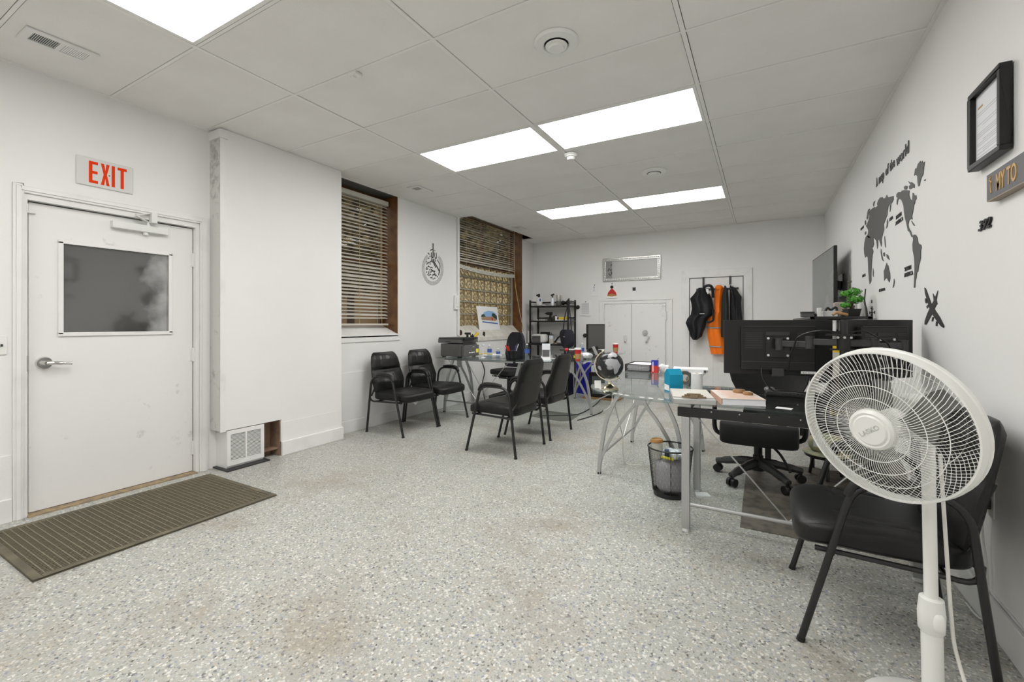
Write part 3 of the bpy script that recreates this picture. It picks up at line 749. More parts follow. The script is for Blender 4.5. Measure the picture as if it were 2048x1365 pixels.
MAP = {
 'eurasia': [(4.815,2.053), (4.767,2.068), (4.719,2.098), (4.743,2.128), (4.682,2.141), (4.584,2.136), (4.519,2.129), (4.489,2.115), (4.415,2.116), (4.436,2.135), (4.395,2.153), (4.329,2.159), (4.253,2.142), (4.242,2.129), (4.169,2.115), (4.124,2.127), (4.1,2.104), (4.032,2.089), (3.936,2.072), (3.936,2.046), (3.984,2.033), (4.049,2.04), (4.083,2.031), (4.1,2.01), (4.11,1.979), (4.152,1.962), (4.187,1.943), (4.216,1.932), (4.205,1.895), (4.242,1.867), (4.268,1.845), (4.29,1.831), (4.279,1.803), (4.298,1.779), (4.329,1.811), (4.375,1.85), (4.407,1.841), (4.403,1.804), (4.432,1.781), (4.448,1.82), (4.464,1.851), (4.532,1.88), (4.571,1.896), (4.562,1.866), (4.549,1.836), (4.592,1.814), (4.628,1.838), (4.664,1.893), (4.682,1.92), (4.743,1.915), (4.815,1.947), (4.776,1.966), (4.767,1.989), (4.815,2.018), (4.865,2.042)],
 'scandinavia': [(4.84,2.103), (4.815,2.138), (4.776,2.165), (4.71,2.16), (4.729,2.14), (4.767,2.118), (4.776,2.095), (4.815,2.088)],
 'britain': [(4.915,2.093), (4.875,2.095), (4.855,2.061), (4.905,2.055)],
 'iberia': [(4.915,1.995), (4.865,1.997), (4.855,1.974), (4.905,1.971)],
 'africa': [(4.815,1.955), (4.692,1.919), (4.646,1.87), (4.619,1.818), (4.571,1.782), (4.606,1.754), (4.628,1.704), (4.637,1.657), (4.65,1.6), (4.65,1.552), (4.71,1.527), (4.743,1.569), (4.767,1.641), (4.776,1.702), (4.791,1.763), (4.84,1.778), (4.9,1.774), (4.941,1.814), (4.956,1.857), (4.936,1.906), (4.89,1.945)],
 'madagascar': [(4.584,1.646), (4.562,1.611), (4.571,1.574), (4.592,1.595)],
 'australia': [(4.124,1.636), (4.1,1.607), (4.083,1.613), (4.056,1.577), (4.032,1.55), (4.026,1.516), (4.049,1.489), (4.083,1.504), (4.124,1.529), (4.169,1.524), (4.202,1.514), (4.205,1.549), (4.216,1.585), (4.187,1.595), (4.159,1.617)],
 'new_zealand': [(3.921,1.503), (3.905,1.482), (3.927,1.451), (3.952,1.443), (3.933,1.472)],
 'sumatra': [(4.305,1.763), (4.279,1.724), (4.242,1.675), (4.212,1.658), (4.249,1.667), (4.279,1.688), (4.313,1.737)],
 'borneo': [(4.234,1.722), (4.187,1.72), (4.18,1.689), (4.223,1.699)],
 'new_guinea': [(4.134,1.7), (4.083,1.684), (4.042,1.646), (4.089,1.66), (4.124,1.677)],
 'philippines': [(4.187,1.84), (4.173,1.803), (4.155,1.749), (4.18,1.77), (4.194,1.815)],
 'japan': [(4.11,1.949), (4.086,1.923), (4.106,1.894), (4.145,1.888), (4.124,1.914)],
 'kamchatka': [(4.032,2.032), (4.0,2.033), (4.016,2.0), (4.032,1.983)],
 'north_island': [(4.562,2.179), (4.506,2.175), (4.536,2.158), (4.562,2.141), (4.584,2.165)],
 'north_america': [(3.854,2.065), (3.801,2.065), (3.745,2.049), (3.725,2.053), (3.676,2.044), (3.611,2.026), (3.555,2.01), (3.565,1.985), (3.54,1.954), (3.497,1.933), (3.487,1.978), (3.469,1.971), (3.452,1.95), (3.422,1.949), (3.413,1.926), (3.441,1.919), (3.45,1.904), (3.469,1.898), (3.476,1.879), (3.487,1.86), (3.504,1.843), (3.495,1.821), (3.523,1.831), (3.56,1.83), (3.58,1.808), (3.573,1.789), (3.548,1.768), (3.523,1.755), (3.516,1.74), (3.487,1.719), (3.511,1.719), (3.536,1.742), (3.555,1.758), (3.585,1.768), (3.603,1.795), (3.624,1.828), (3.65,1.859), (3.663,1.884), (3.676,1.916), (3.684,1.944), (3.703,1.967), (3.731,1.993), (3.773,2.014), (3.816,2.017), (3.836,1.987), (3.851,2.002), (3.845,2.024), (3.824,2.031), (3.86,2.047)],
 'arctic_island': [(3.676,2.065), (3.637,2.062), (3.598,2.048), (3.611,2.03), (3.663,2.044)],
 'baffin_island': [(3.58,2.074), (3.548,2.056), (3.511,2.049), (3.452,2.019), (3.452,1.998), (3.487,2.011), (3.523,2.01), (3.555,2.018), (3.565,2.039), (3.531,2.039)],
 'greenland': [(3.459,2.073), (3.436,2.107), (3.407,2.102), (3.384,2.119), (3.341,2.122), (3.326,2.104), (3.305,2.112), (3.292,2.093), (3.263,2.094), (3.278,2.063), (3.288,2.033), (3.319,2.022), (3.341,2.009), (3.356,1.986), (3.378,1.988), (3.391,2.016), (3.395,2.051), (3.422,2.069)],
 'iceland': [(3.278,1.994), (3.247,1.993), (3.257,1.985)],
 'cuba': [(3.516,1.817), (3.459,1.784), (3.448,1.774), (3.476,1.784)],
 'south_america': [(3.487,1.717), (3.464,1.725), (3.429,1.717), (3.395,1.695), (3.384,1.669), (3.373,1.657), (3.33,1.644), (3.319,1.629), (3.334,1.608), (3.334,1.568), (3.356,1.544), (3.373,1.526), (3.384,1.497), (3.407,1.496), (3.418,1.462), (3.436,1.45), (3.441,1.409), (3.464,1.411), (3.459,1.452), (3.45,1.507), (3.452,1.549), (3.459,1.591), (3.487,1.637), (3.492,1.672), (3.476,1.698)],
}
PLANE = {'wing': [(3.263,1.397), (3.241,1.388), (3.142,1.294), (3.093,1.268), (3.022,1.23), (2.959,1.186), (2.966,1.177), (2.999,1.183), (3.069,1.214), (3.142,1.252), (3.18,1.282), (3.22,1.327), (3.252,1.363)],'body': [(3.263,1.193), (3.241,1.191), (3.22,1.202), (3.122,1.26), (3.069,1.299), (3.057,1.297), (3.074,1.32), (3.048,1.367), (3.093,1.333), (3.125,1.356), (3.112,1.318), (3.155,1.294), (3.22,1.249), (3.26,1.211)],'e1': [(3.252,1.337), (3.231,1.334), (3.22,1.314), (3.236,1.308), (3.252,1.319)],'e2': [(3.231,1.291), (3.199,1.302), (3.193,1.29), (3.22,1.28)],'e3': [(3.142,1.21), (3.132,1.231), (3.112,1.232), (3.127,1.209)],'e4': [(3.081,1.185), (3.076,1.21), (3.055,1.206), (3.059,1.185)]}
PLANE2 = {'a': [(4.9,1.5), (4.868,1.496), (4.916,1.412), (4.864,1.346), (4.829,1.298), (4.876,1.299), (4.94,1.357), (4.964,1.386), (4.944,1.422)],'b': [(5.005,1.466), (4.977,1.423), (4.826,1.329), (4.769,1.25), (4.807,1.231), (4.876,1.235), (4.892,1.291)]}
PLANE3 = {'a': [(4.652,1.391), (4.617,1.389), (4.617,1.364), (4.652,1.366)],'b': [(4.645,1.339), (4.607,1.338), (4.6,1.233), (4.624,1.229), (4.652,1.264)],'c': [(4.724,1.299), (4.703,1.299), (4.695,1.291), (4.539,1.291), (4.539,1.297), (4.515,1.298), (4.515,1.275), (4.539,1.275), (4.542,1.283), (4.695,1.281), (4.703,1.275), (4.724,1.277)],'d': [(4.677,1.329), (4.579,1.318), (4.572,1.311), (4.677,1.319)],'e': [(4.674,1.272), (4.59,1.272), (4.59,1.263), (4.674,1.261)]}
STROKES = [[(4.803,2.301), (4.802,2.107)],[(4.771,2.17), (4.763,2.122), (4.774,2.106), (4.792,2.099), (4.809,2.113)],[(4.829,2.176), (4.833,2.116)],[(4.869,2.179), (4.877,2.116), (4.861,2.101), (4.841,2.112)],[(4.664,1.994), (4.709,2.024), (4.763,2.044), (4.759,2.056)],[(4.701,1.977), (4.726,1.969)],[(4.694,1.966), (4.713,1.979)],[(4.652,1.937), (4.671,1.929), (4.695,1.94)],[(4.738,1.953), (4.763,1.966), (4.792,1.958)],[(4.755,1.935), (4.802,1.92), (4.847,1.918)],[(4.741,1.896), (4.786,1.912)],[(4.763,2.087), (4.809,2.037), (4.861,1.972)],[(4.802,2.086), (4.833,2.04), (4.889,1.985), (4.937,1.928), (4.933,1.907)],[(4.686,1.863), (4.717,1.852), (4.757,1.872)],[(4.825,1.902), (4.847,1.886)],[(4.788,1.859), (4.825,1.872), (4.877,1.862)],[(4.741,1.827), (4.763,1.819), (4.788,1.839)],[(4.937,1.918), (4.921,1.87)],[(4.889,2.087), (4.937,2.042), (4.955,2.003), (4.944,1.929)],[(4.841,2.091), (4.857,2.053)],[(4.69,2.154), (4.724,2.137)],[(4.833,2.207), (4.847,2.204)],[(4.744,2.194), (4.786,2.215)]]
DOTS = [(4.736,2.108), (4.713,2.083), (4.671,2.03), (4.898,1.848), (4.794,2.043), (4.671,1.953), (4.667,1.891), (4.713,1.896), (4.713,1.878), (4.841,1.822), (4.802,1.809), (4.74,2.009), (4.763,2.051), (4.732,1.928), (4.869,1.863)]
RING = [(4.919,2.13), (4.94,2.116), (4.958,2.099), (4.975,2.08), (4.988,2.058), (4.998,2.035), (5.005,2.01), (5.008,1.984), (5.008,1.957), (5.004,1.93), (4.997,1.904), (4.986,1.879), (4.973,1.854), (4.956,1.832), (4.937,1.811), (4.916,1.793), (4.893,1.778), (4.868,1.765), (4.843,1.756), (4.817,1.75), (4.791,1.747), (4.765,1.748), (4.74,1.752), (4.716,1.759), (4.693,1.769), (4.672,1.781), (4.654,1.797), (4.638,1.815), (4.624,1.834), (4.613,1.856), (4.605,1.879), (4.601,1.903), (4.599,1.928), (4.601,1.953), (4.605,1.978), (4.613,2.003), (4.624,2.027), (4.637,2.05), (4.653,2.071), (4.672,2.091), (4.692,2.108)]
# ================================================================== CEILING AND WALL FITTINGS
def slot_vent(cx, cy, L, W, label, rz=0, n=12):
    """ceiling register: long side along y, two fields of blades"""
    t = thing('ceiling_vent', label, 'vent', (cx, cy, 2.772), 0, 'slotted ceiling vents')
    f = MB(); z0, z1 = 2.766, 2.7745; b = 0.035
    for a in ((cx - W / 2, cx + W / 2, cy - L / 2, cy - L / 2 + b), (cx - W / 2, cx + W / 2, cy + L / 2 - b, cy + L / 2), (cx - W / 2, cx - W / 2 + b, cy - L / 2 + b, cy + L / 2 - b),
              (cx + W / 2 - b, cx + W / 2, cy - L / 2 + b, cy + L / 2 - b), (cx - W / 2 + b, cx + W / 2 - b, cy - 0.008, cy + 0.008)): f.box(*a, z0, z1)
    f.build('vent_frame', 'white_metal', t)
    MB().box(cx - W / 2 + b, cx + W / 2 - b, cy - L / 2 + b, cy + L / 2 - b, 2.7735, 2.7745).build('vent_backing', 'gap_shade', t)
    for s in (-1, 1):
        y0 = cy - L / 2 + b if s < 0 else cy + 0.008
        ln = L / 2 - b - 0.008
        nn = n if (s > 0 or L > 0.28) else max(4, n // 2)
        for i in range(nn):
            y = y0 + ln * (i + 0.5) / nn
            MB().bar((cx - W / 2 + b, y, 2.7705), (cx + W / 2 - b, y, 2.7705), 0.0016 if s < 0 else 0.006, 0.0045, up=(0, 0.25 * s, 0.95)).build('blade', 'white_metal', t)
slot_vent(-3.475, 0.935, 0.30, 0.175, 'slotted white ceiling vent above the exit door', n=13)
slot_vent(-3.505, 4.02, 0.26, 0.17, 'slotted ceiling vent above the calligraphy decal', n=9)
slot_vent(-3.51, 6.46, 0.26, 0.15, 'slotted ceiling vent beside the half-raised blind', n=9)
def diffuser(cx, cy, r, label):
    t = thing('round_diffuser', label, 'vent', (cx, cy, 2.77), 0, 'round ceiling diffusers')
    MB().lathe([(r * 0.55, 2.7745), (r, 2.7745), (r, 2.768), (r * 0.93, 2.757), (r * 0.60, 2.752), (r * 0.55, 2.757), (r * 0.55, 2.7745)], (cx, cy, 0), 32).build('outer_ring', 'white_plastic', t, smooth=True)
    MB().lathe([(0.001, 2.7738), (r * 0.56, 2.7738), (r * 0.56, 2.7745), (0.001, 2.7745)], (cx, cy, 0), 24).build('throat', 'gap_shade', t)
    MB().lathe([(0.001, 2.752), (r * 0.50, 2.750), (r * 0.48, 2.745), (r * 0.36, 2.742), (r * 0.33, 2.732), (0.001, 2.730)], (cx, cy, 0), 28).build('centre_cone', 'white_plastic', t, smooth=True)
diffuser(-1.005, 2.288, 0.125, 'round white air diffuser on ceiling tile closest to the framed letter')
diffuser(-0.981, 4.735, 0.125, 'round white air diffuser between the two pairs of light panels')
t = thing('smoke_detector', 'small white smoke detector on the grid bar between light panels', 'detector', (-1.553, 3.87, 2.772))
MB().lathe([(0.001, 2.772), (0.062, 2.772), (0.062, 2.760), (0.052, 2.753), (0.050, 2.745), (0.001, 2.745)], (-1.553, 3.87, 0), 24).build('base_ring', 'white_plastic', t, smooth=True)
MB().lathe([(0.001, 2.745), (0.036, 2.745), (0.038, 2.732), (0.030, 2.718), (0.001, 2.716)], (-1.553, 3.87, 0), 20).build('sensor_cap', 'white_plastic', t, smooth=True)
tag(MB().box(-2.275, -2.205, 1.925, 1.985, 2.758, 2.776).box(-2.265, -2.24, 1.94, 1.97, 2.750, 2.758).build('ceiling_clip', 'white_plastic', loc=(-2.24, 1.95, 2.776), bevel=0.003), 'small white plastic clip on a ceiling tile seam', 'clip')

mat('sign_plate', (0.70, 0.70, 0.68), 0.4)
# ---- exit sign
t = thing('exit_sign', 'white plate reading EXIT in red above the door', 'sign', (XL, 1.295, 2.125))
MB().box(XL + 0.001, XL + 0.012, 1.143, 1.448, 2.127, 2.318).build('plate', 'sign_plate', t, bevel=0.005)
X1 = XL + 0.012
def glyph(polys, x):  # letters drawn in a 0..1 box, placed along y
    m = MB()
    for P in polys: m.prism(P, lambda a, b: (X1 - 0.0005, x + a * 0.047, 2.149 + b * 0.146), lambda a, b: (X1 + 0.0015, x + a * 0.047, 2.149 + b * 0.146))
    return m
q = 0.30
E_ = [[(0, 0), (1, 0), (1, .13), (.38, .13), (.38, .435), (.95, .435), (.95, .565), (.38, .565), (.38, .87), (1, .87), (1, 1), (0, 1)]]
X_ = [[(0, 0), (.36, 0), (.5, .33), (.64, 0), (1, 0), (.68, .5), (1, 1), (.64, 1), (.5, .67), (.36, 1), (0, 1), (.32, .5)]]
I_ = [[(.3, 0), (.68, 0), (.68, 1), (.3, 1)]]
T_ = [[(.31, 0), (.69, 0), (.69, .87), (1.05, .87), (1.05, 1), (-.05, 1), (-.05, .87), (.31, .87)]]
for L_, x in ((E_, 1.206), (X_, 1.268), (I_, 1.312), (T_, 1.361)): glyph(L_, x).build('letter', 'exit_red', t)
MB().cyl((X1, 1.3135, 2.222), (X1 + 0.003, 1.3135, 2.222), 0.004, n=10).build('screw', 'dark_plastic', t)

t = thing('light_switch', 'white rocker switch plate beside the exit door frame', 'switch', (XL, 0.80, 1.06))
MB().box(XL, XL + 0.008, 0.742, 0.836, 1.01, 1.125).build('plate', 'white_plastic', t, bevel=0.003)
MB().box(XL + 0.008, XL + 0.013, 0.772, 0.806, 1.035, 1.10).build('rocker', 'white_plastic', t, bevel=0.002)
MB().box(XL + 0.0125, XL + 0.0135, 0.808, 0.818, 1.06, 1.075).build('locator_mark', 'dark_plastic', t)

# ---- conduit box by the second window
t = thing('conduit_box', 'white plastic control box on the wall conduit beside the glass blocks', 'control box', (XL, 5.34, 1.03))
MB().box(XL, XL + 0.035, 5.275, 5.365, 1.40, 1.61).build('box_body', 'white_plastic', t, bevel=0.006)
MB().box(XL + 0.035, XL + 0.045, 5.29, 5.35, 1.44, 1.57).build('cover', 'white_plastic', t, bevel=0.004)
MB().cyl((XL + 0.014, 5.36, 1.02), (XL + 0.014, 5.36, 2.77), 0.011, n=10).build('conduit', 'white_plastic', t, smooth=True)

# ---- calligraphy wall decal
t = thing('calligraphy_decal', 'black and grey teardrop calligraphy decal on the wall between windows', 'wall decal', (XL, 4.80, 1.73))
rg = MB()
for (y0, z0), (y1, z1) in zip(RING, RING[1:]):
    d = Vector((0, y1 - y0, z1 - z0)).normalized()
    rg.bar((XL + 0.0012, y0, z0), (XL + 0.0012, y1, z1), 0.052, 0.0024, up=(1, 0, 0))
rg.build('verse_ring', 'decal_pale', t)
for i, s_ in enumerate(STROKES):
    P = smooth_path([(XL + 0.003, y, z) for y, z in s_], 4) if len(s_) > 2 else [(XL + 0.003, y, z) for y, z in s_]
    wd = 0.017 if i in (0, 9, 12, 15) else 0.0125
    n_ = len(P)
    MB().strip(P, (1, 0, 0), 0.003, wd).build('stroke', 'decal_black' if i not in (18, 19) else 'decal_grey', t)
dm = MB().box(-0.0015, 0.0015, -0.008, 0.008, -0.008, 0.008).mesh('dot')
for y, z in DOTS:
    o = link('dot', dm, 'decal_black', t); o.location = (0.003, y - 4.80, z - 1.73); o.rotation_euler = (PI / 4, 0, 0)

# ---- right wall: map, planes, frame, sign, number badge
EX, EY = Vector((0, -1, 0)), Vector((0, 0, 1))
def decal(m, poly, depth=0.0035):
    return m.prism(poly, lambda a, b: (XR - 0.0008, a, b), lambda a, b: (XR - depth, a, b))
t = thing('world_map_decal', 'dark grey world map wall decal titled A map of the world', 'wall decal', (XR, 4.1, 1.42))
for k, P in MAP.items(): decal(MB(), P).build('landmass', 'decal_grey', t)
for w_, y_, wd_, z_, h_ in (('A', 4.464, 0.045, 2.271, 0.070), ('map', 4.372, 0.165, 2.246, 0.075), ('of', 4.155, 0.085, 2.268, 0.072), ('the', 4.035, 0.135, 2.264, 0.072), ('world', 3.855, 0.29, 2.246, 0.075)):
    lettering('title_word', w_, 'decal_grey', t, (XR - 0.001, y_, z_), EX, EY, wd_, h_, 0.004, 0.012)
for s_, y, z, wd, hh in (('EUROPE', 5.10, 2.045, 0.14, 0.022), ('ASIA', 4.05, 1.918, 0.10, 0.024), ('NORTH', 3.866, 1.895, 0.13, 0.026), ('AMERICA', 3.881, 1.857, 0.186, 0.026),
                         ('AFRICA', 5.03, 1.61, 0.145, 0.024), ('OCEANIA', 4.368, 1.439, 0.195, 0.022), ('SOUTH', 3.658, 1.526, 0.137, 0.026), ('AMERICA', 3.668, 1.489, 0.185, 0.026)):
    lettering('place_name', s_, 'decal_black', t, (XR - 0.001, y, z), EX, EY, wd, hh, 0.003, 0.0)
def plane_decal(D, label, base):
    t = thing('airplane_decal', label, 'wall decal', base, 0, 'airplane wall decals')
    for k, P in D.items(): decal(MB(), P, 0.004 if k in ('wing', 'a', 'e1', 'e3') else 0.0034).build({'wing': 'wing', 'body': 'fuselage'}.get(k, 'engine' if k[0] == 'e' else 'wing'), 'decal_black', t)
plane_decal(PLANE, 'black airplane decal below the South America map piece', (XR, 3.1, 1.17))
plane_decal(PLANE2, 'thin black airplane decal behind the small potted plant', (XR, 4.2, 1.2))
plane_decal(PLANE3, 'small black airplane decal above the angled monitor', (XR, 3.9, 1.2))

t = thing('framed_letter', 'black framed letter on the wall above the slate sign', 'picture frame', (XR, 2.41, 1.815))
fy0, fy1, fz0, fz1 = 2.262, 2.545, 1.826, 2.142
f = MB(); b = 0.020
for a in ((fy0, fy1, fz1 - b, fz1), (fy0, fy1, fz0, fz0 + b), (fy0, fy0 + b, fz0 + b, fz1 - b), (fy1 - b, fy1, fz0 + b, fz1 - b)): f.box(XR - 0.040, XR - 0.004, *a)
f.build('frame', 'black_plastic', t, bevel=0.003)
MB().box(XR - 0.020, XR - 0.004, fy0 + b, fy1 - b, fz0 + b, fz1 - b).build('letter_sheet', 'paper_text', t)
for i, z in enumerate([2.045, 2.036, 2.0, 1.99, 1.965, 1.957, 1.949, 1.932, 1.924, 1.916, 1.90, 1.892, 1.884, 1.87]):
    MB().box(XR - 0.0205, XR - 0.0199, 2.30, 2.51 - (0.05 if i % 4 == 3 else 0), z, z + 0.0022).build('text_line', 'print_grey', t)
lg = MB().box(XR - 0.0205, XR - 0.0199, 2.46, 2.505, 2.065, 2.073).build('letterhead', 'kraft', t)

t = thing('slate_sign', 'slate grey wooden block sign with gold lettering MY TO', 'sign', (XR, 2.2, 1.66))
MB().box(XR - 0.032, XR - 0.002, 1.90, 2.388, 1.668, 1.768).build('block', 'sign_slate', t, bevel=0.002)
MB().box(XR - 0.0315, XR - 0.002, 1.902, 2.386, 1.665, 1.669).build('wood_edge', 'sign_edge', t)
lettering('letters', 'MY TO', 'sign_gold', t, (XR - 0.0315, 2.302, 1.686), EX, EY, 0.150, 0.064, 0.003, 0.012)
MB().tube(smooth_path([(XR - 0.033, 2.345, 1.752), (XR - 0.033, 2.357, 1.742), (XR - 0.033, 2.343, 1.732), (XR - 0.033, 2.350, 1.724), (XR - 0.033, 2.345, 1.69)]), 0.0028, 6).build('arrow_scroll', 'sign_gold', t)
t = thing('number_badge', 'small black 392 number badge on the wall below the slate sign', 'badge', (XR, 2.49, 1.57))
lettering('digits', '392', 'black_plastic', t, (XR - 0.001, 2.548, 1.577), EX, EY, 0.115, 0.042, 0.007, 0.02, 0.3)

t = thing('wall_outlet', 'white wall outlet low on the wall behind the pedestal fan', 'outlet', (XR, 2.45, 0.42))
MB().box(XR - 0.006, XR, 2.41, 2.485, 0.44, 0.56).build('plate', 'white_plastic', t, bevel=0.002)
MB().box(XR - 0.03, XR - 0.006, 2.43, 2.465, 0.47, 0.52).build('plug', 'dark_plastic', t, bevel=0.003)
MB().tube(smooth_path([(XR - 0.025, 2.45, 0.47), (XR - 0.02, 2.46, 0.35), (XR - 0.012, 2.44, 0.2), (XR - 0.022, 2.45, 0.03), (XR - 0.03, 2.6, 0.008)]), 0.004, 6).build('power_cord', 'cord_white', t)

# ---- back wall pictures
t = thing('silver_mirror_frame', 'wide silver framed verse picture above the double doors', 'picture frame', (-2.03, YB, 1.95))
f = MB(); x0, x1, z0, z1, b = -2.535, -1.518, 1.952, 2.372, 0.058
for a in ((x0, x1, z1 - b, z1), (x0, x1, z0, z0 + b), (x0, x0 + b, z0 + b, z1 - b), (x1 - b, x1, z0 + b, z1 - b)): f.box(a[0], a[1], YB - 0.026, YB - 0.001, a[2], a[3])
f.build('frame', 'frame_silver', t, bevel=0.006)
bd = MB().sup((0, 0, 0), (0.030, 0.024, 0.026), 0.8, 0.8, 8, 6).mesh('bead', smooth=True)
for i in range(30):
    for z in (z0 + 0.03, z1 - 0.03):
        o = link('bead', bd, 'frame_silver', t); o.location = (x0 + 0.03 + (x1 - x0 - 0.06) * i / 29 + 2.03, -0.028, z - 1.95); o.rotation_euler = (0, 0.7, 0)
for i in range(1, 11):
    for x in (x0 + 0.03, x1 - 0.03):
        o = link('bead', bd, 'frame_silver', t); o.location = (x + 2.03, -0.028, z0 + 0.03 + (z1 - z0 - 0.06) * i / 11 - 1.95); o.rotation_euler = (0, 0.7, 0)
MB().box(x0 + b, x1 - b, YB - 0.014, YB - 0.002, z0 + b, z1 - b).build('glass_panel', 'mirror_silver', t)
MB().box(x0 + b, x0 + b + 0.115, YB - 0.015, YB - 0.013, z0 + b, z1 - b).build('dark_panel', 'art_grey', t)
for P in ([(-2.425, 2.10), (-2.40, 2.06), (-2.37, 2.09), (-2.375, 2.13)], [(-2.44, 2.14), (-2.42, 2.19), (-2.39, 2.15), (-2.37, 2.17)], [(-2.385, 2.24), (-2.37, 2.26)]):
    MB().strip([(x, YB - 0.016, z) for x, z in P], (0, 1, 0), 0.002, 0.014).build('script_stroke', 'decal_black', t)

def pinned(name, label, x0, x1, z0, z1, m='white_paper', cat='paper'):
    t = thing(name, label, cat, ((x0 + x1) / 2, YB, z0))
    R = [[(x0 + (x1 - x0) * i / 6, YB - 0.004 - 0.010 * (1 - j / 4) ** 2, z0 + (z1 - z0) * j / 4) for i in range(7)] for j in range(5)]
    MB().sheet(R, lambda p: p + Vector((0, 0.0012, 0))).build('sheet', m, t)
    MB().cyl(((x0 + x1) / 2, YB - 0.004, z1 - 0.015), ((x0 + x1) / 2, YB - 0.014, z1 - 0.015), 0.010, 0.006, 10).build('push_pin', 'black_plastic', t)
    return t
t = pinned('pinned_drawing', 'child drawing of a figure in a red gown pinned beneath the silver frame', -2.475, -2.262, 1.648, 1.925)
MB().prism([(-2.455, 1.69), (-2.44, 1.75), (-2.40, 1.80), (-2.37, 1.83), (-2.335, 1.80), (-2.295, 1.75), (-2.278, 1.69), (-2.37, 1.68)], lambda a, b: (a, YB - 0.012, b), lambda a, b: (a, YB - 0.014, b)).build('red_gown', 'red_plastic', t)
MB().prism([(-2.455, 1.69), (-2.452, 1.712), (-2.37, 1.735), (-2.283, 1.712), (-2.278, 1.69), (-2.37, 1.68)], lambda a, b: (a, YB - 0.0135, b), lambda a, b: (a, YB - 0.0148, b)).build('gown_hem', 'lid_tan', t)
MB().lathe([(0.030, 0), (0.030, 0.003), (0.016, 0.003), (0.016, 0)], (-2.37, YB - 0.008, 1.852), 14, Matrix.Rotation(PI / 2, 3, 'X')).build('face', 'decal_grey', t)
t = pinned('pinned_sketch', 'small faint pencil sketch pinned beside the red gown drawing', -2.76, -2.635, 1.70, 1.915)
MB().strip([(-2.72, YB - 0.012, 1.79), (-2.70, YB - 0.012, 1.84), (-2.68, YB - 0.012, 1.79), (-2.72, YB - 0.012, 1.79)], (0, 1, 0), 0.002, 0.008).strip([(-2.715, YB - 0.012, 1.86), (-2.69, YB - 0.012, 1.86)], (0, 1, 0), 0.002, 0.03).build('pencil_lines', 'print_grey', t)
t = thing('paper_cutout', 'tiny black and white paper cut-out on the wall above the double doors', 'paper', (-1.967, YB, 1.69))
MB().box(-2.0, -1.945, YB - 0.004, YB, 1.77, 1.83).build('dark_half', 'decal_black', t)
MB().box(-2.02, -1.96, YB - 0.003, YB, 1.70, 1.77).build('pale_half', 'white_paper', t)
t = pinned('pinned_notice', 'typed white notice pinned beside the black metal shelf', -2.97, -2.765, 1.338, 1.612)
for i in range(11):
    MB().box(-2.945, -2.80, YB - 0.0155, YB - 0.0145 + 0.004, 1.375 + i * 0.019, 1.380 + i * 0.019).build('text_line', 'print_grey', t)
for x, z, lb in ((-3.02, 1.50, 'round black wall knob above the hanging bag strap'), (-2.88, 0.97, 'small dark wall hook beside the shoulder bag')):
    tag(MB().lathe([(0.001, 0), (0.038, 0), (0.038, 0.012), (0.020, 0.016), (0.012, 0.05), (0.022, 0.055), (0.02, 0.07), (0.001, 0.072)], (x, YB, z), 16, Matrix.Rotation(PI / 2, 3, 'X')).build('wall_hook', 'black_metal', loc=(x, YB, z), smooth=True), lb, 'hook')

# ---- garments on the closet door
def garment(rows, yb, depth, folds, seed, skew=0.0, sub=3):
    """rows: (z, x0, x1) from top down; returns a closed cloth body in front of y = yb"""
    Z = []
    for i in range(len(rows) - 1):
        for k in range(sub):
            f = k / sub; a, b = rows[i], rows[i + 1]
            f2 = f
            Z.append([a[j] * (1 - f2) + b[j] * f2 for j in range(3)])
    Z.append(list(rows[-1])); R = []; n = 16
    for i, (z, x0, x1) in enumerate(Z):
        r = []
        top = min(1.0, 0.35 + i / 5)
        for j in range(n + 1):
            u = j / n; e = math.sin(PI * min(max(u, 0.02), 0.98)) ** 0.45
            y = yb - depth * e * top - folds * e * math.sin(u * 13 + seed + z * 2.2) - folds * 0.6 * e * math.sin(z * 17 + u * 5 + seed)
            r.append((x0 + (x1 - x0) * u, min(y, yb - 0.004), z))
        R.append(r)
    return MB().sheet(R, lambda p: Vector((p.x, yb, p.z)))
rk = thing('over_door_rack', 'dark over-door hook rack at the top of the closet door', 'hook rack', (-0.64, YB, 1.75))
for x in (-0.842, -0.450):
    MB().box(x - 0.014, x + 0.014, YB - 0.034, YB - 0.024, 1.76, 1.95).build('strap', 'dark_plastic', rk)
    MB().box(x - 0.014, x + 0.014, YB - 0.024, YB - 0.001, 1.942, 1.95).build('strap_hook', 'dark_plastic', rk)
MB().box(-0.95, -0.33, YB - 0.034, YB - 0.024, 1.735, 1.765).build('cross_rail', 'dark_plastic', rk)
for x in (-0.9, -0.78, -0.60, -0.5, -0.40): MB().tube([(x, YB - 0.03, 1.75), (x, YB - 0.06, 1.735), (x, YB - 0.065, 1.765)], 0.005, 6).build('hook', 'dark_plastic', rk)
t = thing('black_jacket', 'black quilted jacket hanging skewed from the closet door rack', 'jacket', (-0.85, 7.78, 0.93))
garment([(1.769, -0.898, -0.835), (1.734, -0.923, -0.791), (1.679, -0.955, -0.741), (1.598, -1.023, -0.704), (1.516, -1.004, -0.686), (1.434, -0.996, -0.677), (1.339, -1.013, -0.68), (1.272, -1.064, -0.754), (1.203, -1.09, -0.779), (1.135, -1.064, -0.797), (1.053, -1.032, -0.829), (0.985, -1.017, -0.847), (0.93, -0.981, -0.917)], 7.700, 0.075, 0.014, 0.4).build('body', 'quilted_black', t, smooth=True)
MB().tube(smooth_path([(-0.80, 7.64, 1.70), (-0.81, 7.63, 1.765), (-0.74, 7.63, 1.795), (-0.69, 7.64, 1.75), (-0.68, 7.65, 1.6)]), 0.022, 8).build('collar', 'quilted_black', t, smooth=True)
MB().box(-0.785, -0.745, 7.648, 7.652, 1.66, 1.74).build('neck_label', 'white_paper', t)
